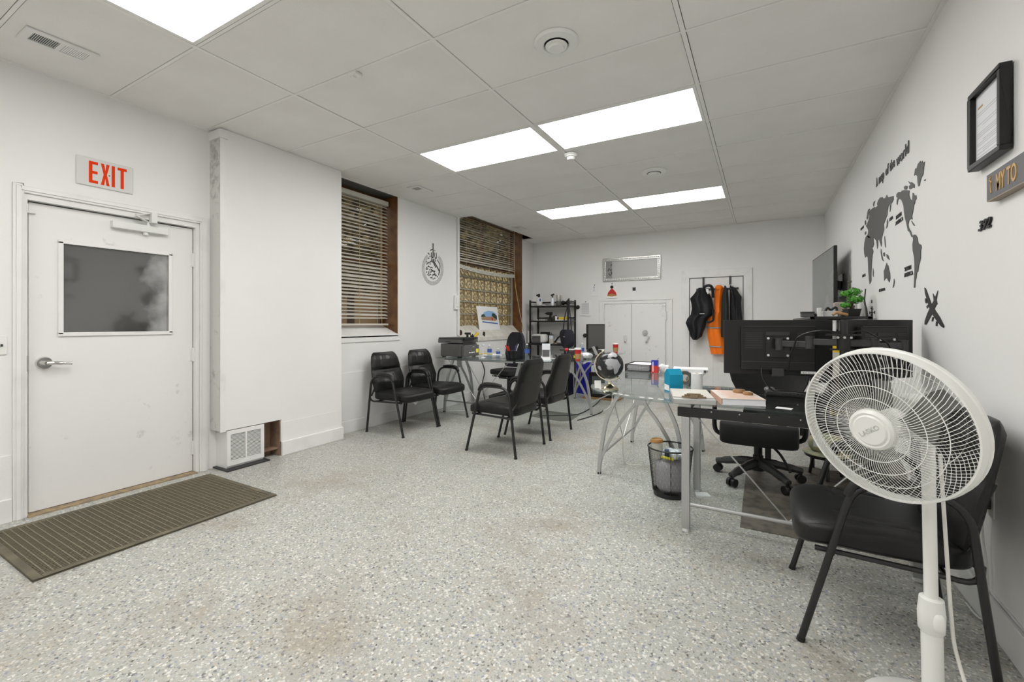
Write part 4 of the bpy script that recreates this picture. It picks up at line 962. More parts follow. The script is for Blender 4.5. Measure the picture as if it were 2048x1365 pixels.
MB().tube(smooth_path([(-0.68, 7.66, 1.42), (-0.675, 7.65, 1.30), (-0.685, 7.65, 1.24), (-0.74, 7.65, 1.215), (-0.78, 7.65, 1.225)]), 0.016, 8).build('strap', 'black_fabric', t, smooth=True)
MB().box(-0.87, -0.80, 7.605, 7.630, 1.345, 1.352).build('zip_pull', 'aluminium', t)
t = thing('hi_vis_jacket', 'orange high-visibility jacket with grey reflective bands', 'jacket', (-0.64, 7.78, 0.70))
OR = [(1.791, -0.606, -0.57), (1.765, -0.655, -0.54), (1.698, -0.67, -0.534), (1.591, -0.674, -0.552), (1.485, -0.67, -0.566), (1.378, -0.674, -0.562), (1.324, -0.754, -0.562), (1.244, -0.785, -0.564), (1.163, -0.779, -0.562), (1.056, -0.779, -0.556), (0.975, -0.772, -0.534), (0.842, -0.748, -0.528), (0.708, -0.723, -0.522)]
garment(OR, 7.805, 0.075, 0.010, 2.0).build('body', 'orange_fabric', t, smooth=True)
for z0, z1, xa, xb in ((1.115, 1.155, -0.785, -0.562), (0.815, 0.85, -0.75, -0.535)):
    garment([(z1, xa, xb), ((z0 + z1) / 2, xa, xb), (z0, xa, xb)], 7.803, 0.084, 0.010, 2.0).build('reflective_band', 'reflective_tape', t, smooth=True)
MB().sup((-0.605, 7.755, 1.76), (0.11, 0.09, 0.09), 0.8, 0.8, 12, 8).build('hood', 'orange_fabric', t, smooth=True)
t = thing('dark_green_coat', 'narrow dark green coat edge hanging beside the orange jacket', 'coat', (-0.52, 7.78, 0.98))
garment([(1.791, -0.522, -0.507), (1.721, -0.543, -0.474), (1.589, -0.562, -0.468), (1.456, -0.568, -0.462), (1.323, -0.57, -0.462), (1.19, -0.574, -0.462), (1.057, -0.574, -0.462), (0.984, -0.572, -0.462)], 7.74, 0.05, 0.006, 1.0).build('body', 'green_black_fabric', t, smooth=True)
t = thing('black_coat', 'black coat on a white hanger at the hinge side of closet door', 'coat', (-0.37, 7.78, 0.93))
garment([(1.778, -0.45, -0.408), (1.731, -0.45, -0.355), (1.665, -0.45, -0.32), (1.611, -0.45, -0.283), (1.519, -0.45, -0.291), (1.388, -0.45, -0.285), (1.269, -0.45, -0.276), (1.059, -0.45, -0.276), (0.927, -0.45, -0.285)], 7.805, 0.09, 0.012, 3.0).build('body', 'quilted_black', t, smooth=True)
MB().tube(smooth_path([(-0.46, 7.80, 1.76), (-0.45, 7.79, 1.80), (-0.41, 7.79, 1.80), (-0.36, 7.79, 1.76)]), 0.005, 6).build('hanger', 'white_plastic', t)
# ================================================================== FLOOR THINGS
mat('mat_rubber', (0.105, 0.092, 0.066), 0.8, noise=(7, (0.17, 0.148, 0.10), 0.4, 0.65))
mat('mat_rib', (0.19, 0.168, 0.118), 0.8)
t = thing('door_mat', 'brown ribbed rubber mat on the floor in front of the exit door', 'mat', (-3.37, 1.29, 0))
mx0, mx1, my0, my1 = -3.80, -2.937, 0.70, 1.885
MB().box(mx0, mx1, my0, my1, 0.0, 0.005).build('base', 'mat_rubber', t)
b = MB(); e = 0.035
for a in ((mx0, mx1, my0, my0 + e), (mx0, mx1, my1 - e, my1), (mx0, mx0 + e, my0 + e, my1 - e), (mx1 - e, mx1, my0 + e, my1 - e)): b.box(*a, 0.005, 0.013)
b.build('border', 'mat_rubber', t, bevel=0.003)
n = 38
for i in range(n):
    y = my0 + e + (my1 - my0 - 2 * e) * (i + 0.5) / n
    MB().box(mx0 + e, mx1 - e, y - 0.0028, y + 0.0028, 0.005, 0.0135).build('rib', 'mat_rib', t)
r_ = MB()
for i in range(40):
    x = mx0 + e + (mx1 - mx0 - 2 * e) * (i + 0.5) / 40
    r_.box(x - 0.0035, x + 0.0035, my0 + e, my1 - e, 0.005, 0.0120)
mat('mat_rung', (0.15, 0.13, 0.09), 0.8)
o = r_.build('cross_ribs', 'mat_rung', t); o['kind'] = 'stuff'
tag(MB().prism([(-0.116, 2.93), (0.595, 2.93), (0.595, 4.42), (-0.116, 4.42)], lambda a, b: (a, b, 0.0), lambda a, b: (a, b, 0.004)).build('chair_mat', 'chair_mat', loc=(0.3, 3.7, 0)), 'dark brown patterned chair mat beneath the keyboard desk', 'mat')
mat('mat_grey', (0.15, 0.15, 0.13), 0.5)
tag(MB().prism([(-2.62, 5.10), (-2.15, 5.02), (-2.05, 5.12), (-2.08, 5.50), (-2.60, 5.52)], lambda a, b: (a, b, 0.0), lambda a, b: (a, b, 0.004)).build('chair_mat', 'mat_grey', loc=(-2.5, 5.7, 0)), 'dark grey chair mat beneath the printer desk', 'mat')

# ================================================================== GUEST CHAIRS  (local: +x = forward)
def interp(tab, v):
    for (a, p), (b, q) in zip(tab, tab[1:]):
        if v <= b: return p + (q - p) * (v - a) / (b - a)
    return tab[-1][1]
WID = [(0, 0.195), (0.08, 0.222), (0.3, 0.236), (0.55, 0.228), (0.75, 0.213), (0.9, 0.195), (0.97, 0.172), (1.0, 0.15)]
FRT = [(0, 0.02), (0.08, 0.055), (0.3, 0.085), (0.5, 0.058), (0.585, 0.034), (0.66, 0.055), (0.85, 0.060), (0.95, 0.045), (1.0, 0.012)]
def back_x(v): return -0.205 - 0.085 * v - 0.02 * v * v
def make_guest_chair(label):
    t = thing('guest_chair', label, 'chair', group='black leather guest chairs')
    for s in (-1, 1):
        y = 0.281 * s
        F1 = [(0.268, y, 0.0), (0.195, y, 0.28), (0.135, y, 0.51)] + arc((0.125, y, 0.545), (0.105, y, 0.622), (0.02, y, 0.622), 7)
        F2 = arc((-0.10, y, 0.62), (-0.185, y, 0.615), (-0.205, y, 0.53), 7) + [(-0.235, y, 0.28), (-0.270, y, 0.0)]
        MB().tube(F1, 0.0125, 10).build('leg', 'black_metal', t, smooth=True, world=False)
        MB().tube(F2, 0.0125, 10).build('leg', 'black_metal', t, smooth=True, world=False)
        MB().tube([F1[-1], F2[0]], 0.0125, 10).build('arm_tube', 'black_metal', t, smooth=True, world=False)
        for xa, xb in ((0.268, 0.2645), (-0.270, -0.2685)): MB().cyl((xa, y, 0.0), (xb, y, 0.014), 0.0145, n=10).build('foot_cap', 'black_plastic', t, world=False)
        a = MB().tube(smooth_path([(0.125, y, 0.575), (0.10, y, 0.62), (0.05, y, 0.641), (-0.05, y, 0.643), (-0.12, y, 0.633)], 5), [0.013] + [0.0155] * 4 + [0.0168] * 11 + [0.0155] * 4 + [0.012], 10)
        a.build('armrest', 'black_plastic', t, smooth=True, world=False)
        MB().tube([(-0.215, 0.265 * s, 0.40), (-0.232, 0.20 * s, 0.47), (-0.262, 0.19 * s, 0.60), (-0.285, 0.185 * s, 0.66)], 0.010, 8).build('back_support', 'black_metal', t, smooth=True, world=False)
    u_ = [(0.22, -0.250, 0.352), (0.10, -0.250, 0.349), (-0.15, -0.252, 0.342)] + arc((-0.18, -0.255, 0.340), (-0.235, -0.265, 0.340), (-0.228, -0.278, 0.41), 5)
    for s in (-1, 1):
        MB().tube([(p[0], p[1] * s * -1, p[2]) for p in u_], 0.010, 8).build('seat_rail', 'black_metal', t, smooth=True, world=False)
    MB().cyl((0.17, -0.28, 0.352), (0.17, 0.28, 0.352), 0.009, n=8).cyl((-0.15, -0.26, 0.342), (-0.15, 0.26, 0.342), 0.009, n=8).build('cross_bar', 'black_metal', t, world=False)
    def warp(p):
        f = max(0, (p.x - 0.05) / 0.21)
        g = 0.020 * math.exp(-((abs(p.y) - 0.165) / 0.010) ** 2) if p.z > 0 and p.x < 0.10 else 0
        h = 0.016 * math.exp(-((p.x - 0.105) / 0.010) ** 2) if p.z > 0 else 0
        return (p.x, p.y * (1 - 0.08 * max(0, -p.x / 0.26)), p.z - 0.028 * f ** 2.5 + (0.018 * (p.x + 0.26) / 0.52) - h * 0.6 - g * 0.4)
    MB().sup((0.02, 0, 0.395), (0.53, 0.505, 0.105), 0.42, 0.30, 128, 44, warp).build('seat', 'black_leather', t, smooth=True, world=False)
    def surf(u, v, extra=0.0):
        e = max(0.0, 1 - abs(u) ** 4) ** 0.5
        lum = 1 + 0.15 * math.cos(u * 4)
        return Vector((back_x(v) + (interp(FRT, v) * lum + extra) * (0.25 + 0.75 * e), u * interp(WID, v), 0.40 + 0.465 * v))
    R = [[surf(-1 + 2 * j / 20, i / 34) for j in range(21)] for i in range(35)]
    def rear(p):
        v = (p.z - 0.40) / 0.465; wv = interp(WID, v); u = p.y / wv
        return Vector((back_x(v) - 0.035 * (max(0, 1 - u ** 4)) ** 0.5 * min(1, 8 * (1 - v) + 0.3) * min(1, 6 * v + 0.4), p.y, p.z))
    MB().sheet(R, rear).build('backrest', 'black_leather', t, smooth=True, world=False)
    for nm, u0, v0, v1, ex in (('head_pad', 0.60, 0.60, 0.995, 0.013), ('lumbar_pad', 0.52, 0.10, 0.565, 0.010)):
        R = []
        for i in range(19):
            v = v0 + (v1 - v0) * i / 18; r = []
            for j in range(17):
                k = -1 + 2 * j / 16
                q = (max(0, 1 - k ** 6) * max(0, 1 - (2 * i / 18 - 1) ** 6)) ** 0.5
                wr_ = 0.0025 * math.sin(j * 2.1 + i * 0.4) * math.sin(i * 0.8) * q
                r.append(surf(k * u0 * (1 - 0.06 * abs(2 * i / 18 - 1)), v, ex * q - 0.004 + wr_))
            R.append(r)
        MB().sheet(R, lambda p: p + Vector((-0.012, 0, 0))).build(nm, 'black_leather_pad', t, smooth=True, world=False)
    return t
gc = make_guest_chair('black leather guest chair against the window wall, nearer the duct chase')
gc.location = (-3.535, 3.765, 0)
c2 = copy_thing(gc, (-3.533, 4.363, 0), 0, 'black leather guest chair against the window wall, beside the printer desk')
c3 = copy_thing(gc, (-2.158, 3.712, 0), PI - 0.02, 'black leather guest chair turned to the wall chairs, farther from the printer desk')
c4 = copy_thing(gc, (-2.152, 4.415, 0), PI, 'black leather guest chair turned to the wall chairs, closer to the printer desk')
c5 = copy_thing(gc, (0.392, 2.28, 0), PI, 'black leather guest chair behind the white pedestal fan')
tag(MB().prism([(0, 0), (0.16, 0.01), (0.08, -0.055)], lambda a, b: (0.175, -0.065 + a, 0.345 + b), lambda a, b: (0.177, -0.065 + a, 0.345 + b)).build('paper_tag', 'white_paper', gc), None, None)

# ================================================================== PEDESTAL FAN
fc = Vector((0.300, 1.643, 0.904)); fn = Vector((-0.613, -0.773, -0.163)).normalized()
fx = Vector((-fn.y, fn.x, 0)).normalized() * -1; fx = Vector((0, 0, 1)).cross(fn).normalized(); fy = fn.cross(fx)
FM = Matrix(((fx.x, fy.x, fn.x), (fx.y, fy.y, fn.y), (fx.z, fy.z, fn.z)))
def FP(x, y, z): return fc + FM @ Vector((x, y, z))
fb = Vector((0.4425, 1.764, 0)); ft = Vector((0.430, 1.768, 0.86))
t = thing('pedestal_fan', 'white pedestal fan with round grille beside the wall', 'fan', fb)
MB().lathe([(0.001, 0.032), (0.06, 0.032), (0.15, 0.022), (0.175, 0.012), (0.178, 0.0), (0.001, 0.0)], fb, 40).build('base', 'fan_white', t, smooth=True)
MB().cyl(fb + Vector((0, 0, 0.03)), fb.lerp(ft, 0.37), 0.0255, n=20).build('lower_pole', 'fan_white', t, smooth=True)
MB().cyl(fb.lerp(ft, 0.35), ft, 0.0165, n=18).build('upper_pole', 'fan_white', t, smooth=True)
cp = fb.lerp(ft, 0.39)
MB().lathe([(0.0165, 0.05), (0.0285, 0.046), (0.0325, 0.0), (0.031, -0.048), (0.0255, -0.055)], cp, 20).sup(cp + Vector((0.010, -0.026, -0.012)), (0.03, 0.026, 0.055), 0.7, 0.7, 12, 8).build('height_collar', 'fan_white', t, smooth=True)
def flathe(prof, n=64): 
    m = MB(); m.lathe(prof, fc, n, FM); return m
flathe([(0.2115, 0.006), (0.2135, 0.010), (0.2175, 0.0095), (0.2195, 0.002), (0.2195, -0.020), (0.223, -0.023), (0.223, -0.034), (0.2165, -0.036), (0.2155, -0.022), (0.2150, 0.002), (0.2115, 0.006)]).build('grille_ring', 'fan_white', t, smooth=True)
flathe([(0.001, 0.060), (0.040, 0.060), (0.044, 0.056), (0.050, 0.058), (0.0575, 0.052), (0.060, 0.040), (0.001, 0.036)], 40).build('hub_badge', 'fan_white', t, smooth=True)
Z3 = (fx * 0.80 + fy * 0.60)
def grille(m, r0, r1, z0, z1, n, twist, rad, lift):
    for i in range(n):
        a = 2 * PI * i / n; P = []
        for k in range(7):
            f = k / 6; r = r0 + (r1 - r0) * f; th = a + twist * f * f
            z = z0 + (z1 - z0) * f ** 2.2 + lift * math.sin(PI * f)
            P.append(FP(r * math.cos(th), r * math.sin(th), z))
        m.tube(P, rad, 4)
    return m
def hoop(m, r, z, rad):
    m.tube([FP(r * math.cos(2 * PI * k / 48), r * math.sin(2 * PI * k / 48), z) for k in range(48)], rad, 5, True); return m
def zf(r, r0=0.056, r1=0.2135, z0=0.046, z1=0.007, lift=0.008):
    f = (r - r0) / (r1 - r0); return z0 + (z1 - z0) * f ** 2.2 + lift * math.sin(PI * f)
o = grille(MB(), 0.056, 0.2135, 0.046, 0.007, 112, 0.30, 0.00085, 0.008).build('front_spokes', 'fan_white', t); o['kind'] = 'stuff'
for r in (0.092, 0.128, 0.168): hoop(MB(), r, zf(r), 0.0012).build('front_hoop', 'fan_white', t)
o = grille(MB(), 0.060, 0.2165, -0.105, -0.030, 72, -0.30, 0.00085, -0.014).build('rear_spokes', 'fan_white', t); o['kind'] = 'stuff'
for r in (0.10, 0.15): hoop(MB(), r, -0.105 + 0.075 * ((r - 0.06) / 0.147) ** 2.2 - 0.014 * math.sin(PI * (r - 0.06) / 0.147), 0.0013).build('rear_hoop', 'fan_white', t)
thin_glass('blade_smoke', (0.55, 0.55, 0.54), 0.25, 1.35)
for k in range(3):
    B = []
    for i in range(9):
        r = 0.035 + 0.150 * i / 8; c0 = 2 * PI * k / 3 + 0.25 * (i / 8); hw = 0.48 + 0.17 * math.sin(PI * i / 8)
        B.append([FP(r * math.cos(c0 + hw * s_), r * math.sin(c0 + hw * s_), -0.040 + 0.020 * s_) for s_ in (-1, -.5, 0, .5, 1)])
    MB().sheet(B, lambda p: p - fn * 0.003).build('blade', 'blade_smoke', t, smooth=True)
flathe([(0.001, -0.015), (0.036, -0.02), (0.038, -0.06), (0.001, -0.065)], 24).build('blade_hub', 'fan_white', t, smooth=True)
flathe([(0.001, -0.10), (0.062, -0.10), (0.062, -0.15), (0.05, -0.19), (0.001, -0.20)], 28).build('motor_housing', 'fan_white', t, smooth=True)
MB().bar(FP(0, 0, -0.15), ft + Vector((0, 0, -0.01)), 0.04, 0.05).build('tilt_yoke', 'fan_white', t, bevel=0.006)
e1 = (fx * math.cos(0.60) + fy * math.sin(0.60)); e2 = fn.cross(e1)
cc = FP(0, 0, 0.0595)
mat('fan_text', (0.56, 0.56, 0.54), 0.35)  # same plastic as the hub; greyer tone stands in for the embossing's shade
lettering('brand_text', 'LASKO', 'fan_text', t, cc - e1 * 0.030 - e2 * 0.0065, e1, e2, 0.060, 0.013, 0.0022, 0.0)
MB().tube(smooth_path([ft + Vector((0.03, 0.01, -0.05)), ft + Vector((0.040, 0.01, -0.25)), ft + Vector((0.048, 0.008, -0.42)), (0.484, 1.775, 0.33), (0.492, 1.770, 0.24), (0.515, 1.73, 0.12), (0.53, 1.66, 0.03), (0.55, 1.5, 0.006), (0.62, 1.2, 0.006)], 8), 0.0048, 6).build('power_cord', 'cord_white', t, smooth=True)

# ================================================================== DESKS
OUT = [(0, 0), (0.008, 0.10), (0.022, 0.215), (0.06, 0.423), (0.118, 0.567), (0.15, 0.627), (0.205, 0.722)]
INN = [(0.010, 0.085), (0.032, 0.158), (0.10, 0.30), (0.188, 0.448), (0.262, 0.545), (0.295, 0.60)]
def arch(t, A, B, m='silver_metal'):
    """arched end frame between two feet: leaning outer strips, inner strips meeting at a centre bracket"""
    A, B = Vector(A), Vector(B); L = (B - A).length; d = (B - A) / L; sd = Vector((-d.y, d.x, 0)); k = L / 0.65
    def P(s, z, flip): return (A + d * s * k if not flip else B - d * s * k) + Vector((0, 0, z))
    for fl_ in (False, True):
        MB().strip(smooth_path([P(s, z, fl_) for s, z in OUT], 4), sd, 0.030, 0.026).build('leg', m, t)
        MB().strip(smooth_path([P(s, z, fl_) for s, z in INN], 4), sd, 0.024, 0.022).build('brace_strip', m, t)
        MB().cyl(P(0, 0, fl_), P(0, 0.014, fl_), 0.017, n=12).build('foot_pad', 'black_plastic', t)
    mid = L / 2
    poly = [(mid - 0.045, 0.585), (mid - 0.028, 0.575), (mid + 0.028, 0.575), (mid + 0.045, 0.585), (mid + 0.040, 0.66), (mid + 0.06, 0.728), (mid - 0.06, 0.728), (mid - 0.040, 0.66)]
    MB().prism(poly, lambda s, z: A + d * s + Vector((0, 0, z)) - sd * 0.013, lambda s, z: A + d * s + Vector((0, 0, z)) + sd * 0.013).build('arch_bracket', m, t)
    MB().bar(A + d * 0.10 + Vector((0, 0, 0.726)), B - d * 0.10 + Vector((0, 0, 0.726)), 0.03, 0.012).build('top_rail', m, t)
def glass_top(t, pts, name='glass_top', z0=0.733, z1=0.745):
    return MB().prism(pts, lambda a, b: (a, b, z0), lambda a, b: (a, b, z1)).build(name, 'desk_glass', t, bevel=0.0015)
def curve(p0, p1, p2, n=10): return [(p.x, p.y) for p in arc((*p0, 0), (*p1, 0), (*p2, 0), n)]

t = thing('printer_desk', 'L-shaped glass desk with arched silver legs below the glass blocks', 'desk', (-2.8, 5.4, 0))
arch(t, (-3.75, 4.79, 0), (-3.75, 5.47, 0)); arch(t, (-2.70, 4.80, 0), (-2.70, 5.47, 0))
arch(t, (-2.61, 5.578, 0), (-1.953, 5.578, 0)); arch(t, (-2.61, 6.66, 0), (-1.953, 6.66, 0))
MB().cyl((-3.745, 4.80, 0.155), (-2.71, 4.80, 0.155), 0.009, n=8).build('stretcher', 'silver_metal', t)
MB().cyl((-1.96, 5.59, 0.155), (-1.96, 6.65, 0.155), 0.009, n=8).build('stretcher', 'silver_metal', t)
MB().cyl((-3.70, 4.80, 0.72), (-3.2, 4.80, 0.16), 0.004, n=6).build('stay', 'silver_metal', t)
MB().cyl((-2.75, 4.80, 0.72), (-3.25, 4.80, 0.16), 0.004, n=6).build('stay', 'silver_metal', t)
MB().cyl((-3.65, 5.13, 0.71), (-3.45, 5.4, 0.1), 0.004, n=6).build('stay', 'silver_metal', t)
glass_top(t, [(-3.80, 4.665), (-2.62, 4.665)] + curve((-2.55, 4.665), (-1.83, 4.70), (-1.83, 5.45)) + [(-1.83, 6.78), (-2.62, 6.78), (-2.62, 5.56), (-3.80, 5.56)])
MB().bar((-3.75, 4.80, 0.715), (-2.70, 4.80, 0.715), 0.025, 0.025).build('front_rail', 'silver_metal', t)
MB().bar((-2.62, 4.74, 0.722), (-2.30, 4.86, 0.722), 0.05, 0.012).build('corner_plate', 'aluminium', t)
MB().tube(smooth_path([(-3.66, 5.40, 0.72), (-3.58, 5.42, 0.66), (-3.52, 5.43, 0.5), (-3.56, 5.43, 0.3), (-3.5, 5.4, 0.1), (-3.45, 5.3, 0.01)]), 0.008, 6).build('cable', 'black_plastic', t, smooth=True)

t = thing('keyboard_desk', 'glass corner desk with arched peninsula legs and black front beam', 'desk', (-0.3, 3.4, 0))
arch(t, (-1.138, 3.43, 0), (-0.487, 3.43, 0)); arch(t, (-1.15, 4.50, 0), (-0.485, 4.50, 0))
for a, b in (((-1.11, 3.44, 0.16), (-1.13, 4.49, 0.15)), ((-0.50, 3.44, 0.16), (-0.50, 4.49, 0.15))): MB().cyl(a, b, 0.009, n=8).build('stretcher', 'silver_metal', t)
MB().cyl((-1.05, 3.46, 0.66), (-1.10, 4.0, 0.16), 0.004, n=6).build('stay', 'silver_metal', t)
MB().cyl((-1.05, 4.46, 0.66), (-1.10, 4.0, 0.16), 0.004, n=6).build('stay', 'silver_metal', t)
glass_top(t, [(-0.452, 2.70)] + curve((-0.452, 2.695), (-1.06, 2.70), (-1.12, 3.25), 12) + [(-1.16, 4.62), (-0.455, 4.62)], 'peninsula_glass')
glass_top(t, [(-0.445, 2.705), (0.70, 2.705), (0.70, 3.50), (-0.445, 3.50)], 'keyboard_glass')
for x, y, h in ((-0.387, 2.735, 0.66), (-0.408, 3.41, 0.705), (0.63, 2.735, 0.66), (0.63, 3.41, 0.705)):
    MB().box(x - 0.022, x + 0.022, y - 0.02, y + 0.02, 0.016, h).build('leg', 'silver_metal', t, bevel=0.003)
    MB().cyl((x, y, 0), (x, y, 0.018), 0.02, n=12).build('foot_pad', 'white_plastic', t)
MB().box(-0.430, 0.665, 2.715, 2.745, 0.662, 0.714).build('front_beam', 'black_metal', t, bevel=0.002)
for i in range(7): MB().cyl((-0.25 + i * 0.14, 2.712, 0.702), (-0.25 + i * 0.14, 2.716, 0.702), 0.004, n=8).build('rivet', 'aluminium', t)
for i in range(5): MB().box(-0.21 + i * 0.16, -0.09 + i * 0.16, 2.735, 2.742, 0.657, 0.662).build('slide_edge', 'aluminium', t)
for x in (-0.387, 0.63): MB().box(x - 0.02, x + 0.02, 2.75, 3.40, 0.69, 0.72).build('side_rail', 'black_metal', t)
MB().box(-0.40, 0.64, 3.395, 3.425, 0.68, 0.72).build('rear_rail', 'black_metal', t)
for x in (-0.38, 0.62): MB().box(x - 0.045, x + 0.02, 2.73, 2.78, 0.714, 0.733).build('glass_clamp', 'aluminium', t)
MB().cyl((-0.375, 2.735, 0.155), (0.62, 2.735, 0.155), 0.011, n=10).build('stretcher', 'silver_metal', t)
for a, b in (((-0.33, 2.742, 0.665), (0.115, 2.74, 0.162)), ((0.57, 2.742, 0.665), (0.125, 2.74, 0.162))): MB().cyl(a, b, 0.0045, n=6).build('stay', 'silver_metal', t)
MB().box(-0.10, 0.55, 2.90, 3.30, 0.672, 0.684).build('keyboard_tray', 'black_plastic', t)
# ================================================================== TASK CHAIRS (local: +y = backrest side)
def task_chair(label, loc, rz, back_rows, seat, m_seat, m_back, back_y, seat_z, arms=True, recl=0.10, xs_=0.0, boxy=0.35):
    t = thing('task_chair', label, 'office chair', loc, rz, 'black office task chairs')
    B = dict(world=False)
    for k in range(5):
        a = 2 * PI * k / 5 + 0.35
        c, s = math.cos(a), math.sin(a)
        P = [(0.03 * c, 0.03 * s, 0.135), (0.12 * c, 0.12 * s, 0.125), (0.24 * c, 0.24 * s, 0.10), (0.305 * c, 0.305 * s, 0.082)]
        MB().tube(smooth_path(P, 4), [0.034] * 5 + [0.029] * 4 + [0.024] * 4, 8).build('base_arm', 'base_grey', t, smooth=True, **B)
        x, y = 0.295 * c, 0.295 * s
        w_ = MB()
        for q in (-1, 1): w_.cyl((x - s * 0.008 * q, y + c * 0.008 * q, 0.030), (x - s * 0.030 * q, y + c * 0.030 * q, 0.030), 0.030, n=16)
        w_.cyl((x, y, 0.03), (x, y, 0.09), 0.012, n=8).build('caster', 'black_plastic', t, smooth=True, **B)
    MB().cyl((0, 0, 0.10), (0, 0, 0.19), 0.036, n=18).cyl((0, 0, 0.19), (0, 0, seat_z - 0.09), 0.029, n=18).cyl((0, 0, 0.08), (0, 0, 0.12), 0.05, n=18).build('gas_column', 'black_plastic', t, smooth=True, **B)
    MB().box(-0.10, 0.10, -0.12, 0.16, seat_z - 0.10, seat_z - 0.055).box(-0.20, 0.20, -0.17, -0.13, seat_z - 0.075, seat_z - 0.055).build('mechanism', 'black_metal', t, bevel=0.006, **B)
    for x in (-0.15, 0.15): MB().cyl((x, -0.172, seat_z - 0.06), (x, -0.182, seat_z - 0.06), 0.010, n=10).build('bolt', 'aluminium', t, **B)
    MB().tube(smooth_path([(0.08, -0.06, seat_z - 0.09), (0.14, -0.12, seat_z - 0.14), (0.19, -0.16, seat_z - 0.22), (0.20, -0.17, seat_z - 0.25)]), 0.009, 8).build('lever', 'black_plastic', t, smooth=True, **B)
    MB().tube([(0.1, 0.0, seat_z - 0.07), (0.25, -0.06, seat_z - 0.105)], 0.008, 8).build('lever', 'black_plastic', t, smooth=True, **B)
    MB().box(0.045, 0.085, -0.07, -0.03, seat_z - 0.20, seat_z - 0.09).build('tension_knob', 'black_plastic', t, bevel=0.004, **B)
    MB().sup((0, -0.01, seat_z), (seat[0], seat[1], seat[2]), boxy, boxy, 32, 12).build('seat', m_seat, t, smooth=True, **B)
    R = []
    for z, hw in back_rows:
        y0 = back_y + recl * (z - seat_z)
        R.append([(xs_ + hw * (-1 + 2 * j / 16), y0 - 0.05 + 0.075 * (abs(-1 + 2 * j / 16) ** 2.2) * -0.6, z) for j in range(17)])
    def rear(p):
        return Vector((xs_ + (p.x - xs_) * 0.97, p.y + 0.055, p.z))
    MB().sheet(R, rear).build('backrest', m_back, t, smooth=True, bevel=0.012, **B)
    MB().tube(smooth_path([(0, 0.10, seat_z - 0.07), (0, back_y - 0.02, seat_z - 0.06), (0, back_y + 0.05, seat_z + 0.10), (0, back_y + 0.06 + 0.1 * recl, seat_z + 0.30)]), 0.022, 8).build('back_post', 'black_plastic', t, smooth=True, **B)
    if arms:
        for q in (-1, 1):
            MB().tube(smooth_path([(0.15 * q, 0.02, seat_z - 0.07), (0.29 * q, 0.02, seat_z - 0.05), (0.305 * q, 0.03, seat_z + 0.10), (0.30 * q, 0.02, seat_z + 0.20)]), 0.017, 8).build('arm_post', 'black_plastic', t, smooth=True, **B)
            MB().sup((0.30 * q, -0.02, seat_z + 0.215), (0.08, 0.26, 0.035), 0.5, 0.4, 16, 8).build('armrest', 'black_plastic', t, smooth=True, **B)
    return t
task_chair('black high-back office chair tucked in behind the keyboard desk', (-0.03, 3.87, 0.0045), 0,
           [(0.52, 0.17), (0.58, 0.20), (0.66, 0.235), (0.72, 0.265), (0.80, 0.285), (0.95, 0.275), (1.05, 0.25), (1.10, 0.21)], (0.51, 0.50, 0.165), 'black_fabric', 'black_leather', 0.27, 0.385, True, 0.10, 0.07, 0.22)
task_chair('dark office chair with rounded padded back behind the printer desk', (-3.37, 5.88, 0), -0.30,
           [(0.52, 0.16), (0.56, 0.195), (0.65, 0.205), (0.80, 0.20), (0.92, 0.185), (0.99, 0.16), (1.04, 0.12), (1.06, 0.08)], (0.46, 0.44, 0.09), 'black_fabric', 'navy_fabric', 0.17, 0.46, False, 0.10)

# ================================================================== PRINTER AND DESK 1 THINGS
G = 0.745
t = thing('printer', 'black laser printer with yellow sticker on the glass desk', 'printer', (-3.60, 4.92, G))
MB().box(-3.775, -3.445, 4.735, 5.13, G + 0.012, 0.925).build('body', 'grey_plastic', t, bevel=0.010)
MB().box(-3.81, -3.44, 4.725, 5.14, 0.935, 0.985).build('scanner_unit', 'grey_plastic', t, bevel=0.006)
MB().box(-3.805, -3.435, 4.73, 5.135, 0.985, 1.008).build('scanner_lid', 'dark_plastic', t, bevel=0.006)
MB().box(-3.445, -3.395, 4.75, 5.10, G + 0.012, 0.905).build('front_cover', 'grey_plastic', t, bevel=0.008)
MB().box(-3.442, -3.437, 4.79, 5.08, 0.915, 0.945).build('paper_slot', 'gap_shade', t)
MB().box(-3.44, -3.405, 4.78, 5.0, 0.965, 1.004).build('control_panel', 'black_plastic', t, bevel=0.004)
MB().box(-3.396, -3.392, 5.02, 5.08, 0.80, 0.85).build('sticker', 'yellow_sticker', t)
for i in range(4): MB().box(-3.396, -3.392, 4.86 + i * 0.035, 4.88 + i * 0.035, 0.80, 0.815).build('badge_letter', 'white_paper', t)
MB().box(-3.396, -3.392, 4.95, 4.98, 0.875, 0.882).build('logo_plate', 'white_paper', t)
MB().box(-3.68, -3.60, 4.7245, 4.7265, 0.948, 0.962).build('side_handle', 'gap_shade', t)
for x in (-3.74, -3.48):
    for y in (4.77, 5.09): MB().box(x - 0.02, x + 0.02, y - 0.02, y + 0.02, G, G + 0.014).build('foot', 'black_plastic', t)
t = thing('spray_nozzle', 'black spray bottle head with trigger on top of the printer', 'spray nozzle', (-3.52, 5.0, 1.008))
MB().cyl((-3.52, 5.0, 1.008), (-3.52, 5.0, 1.045), 0.016, n=12).build('collar', 'black_plastic', t)
MB().obox((-3.515, 5.0, 1.058), (0.085, 0.028, 0.028), 0.3).build('nozzle', 'black_plastic', t, bevel=0.004)
MB().tube([(-3.49, 5.01, 1.05), (-3.475, 5.015, 1.03), (-3.48, 5.015, 1.012)], 0.006, 6).build('trigger', 'black_plastic', t)
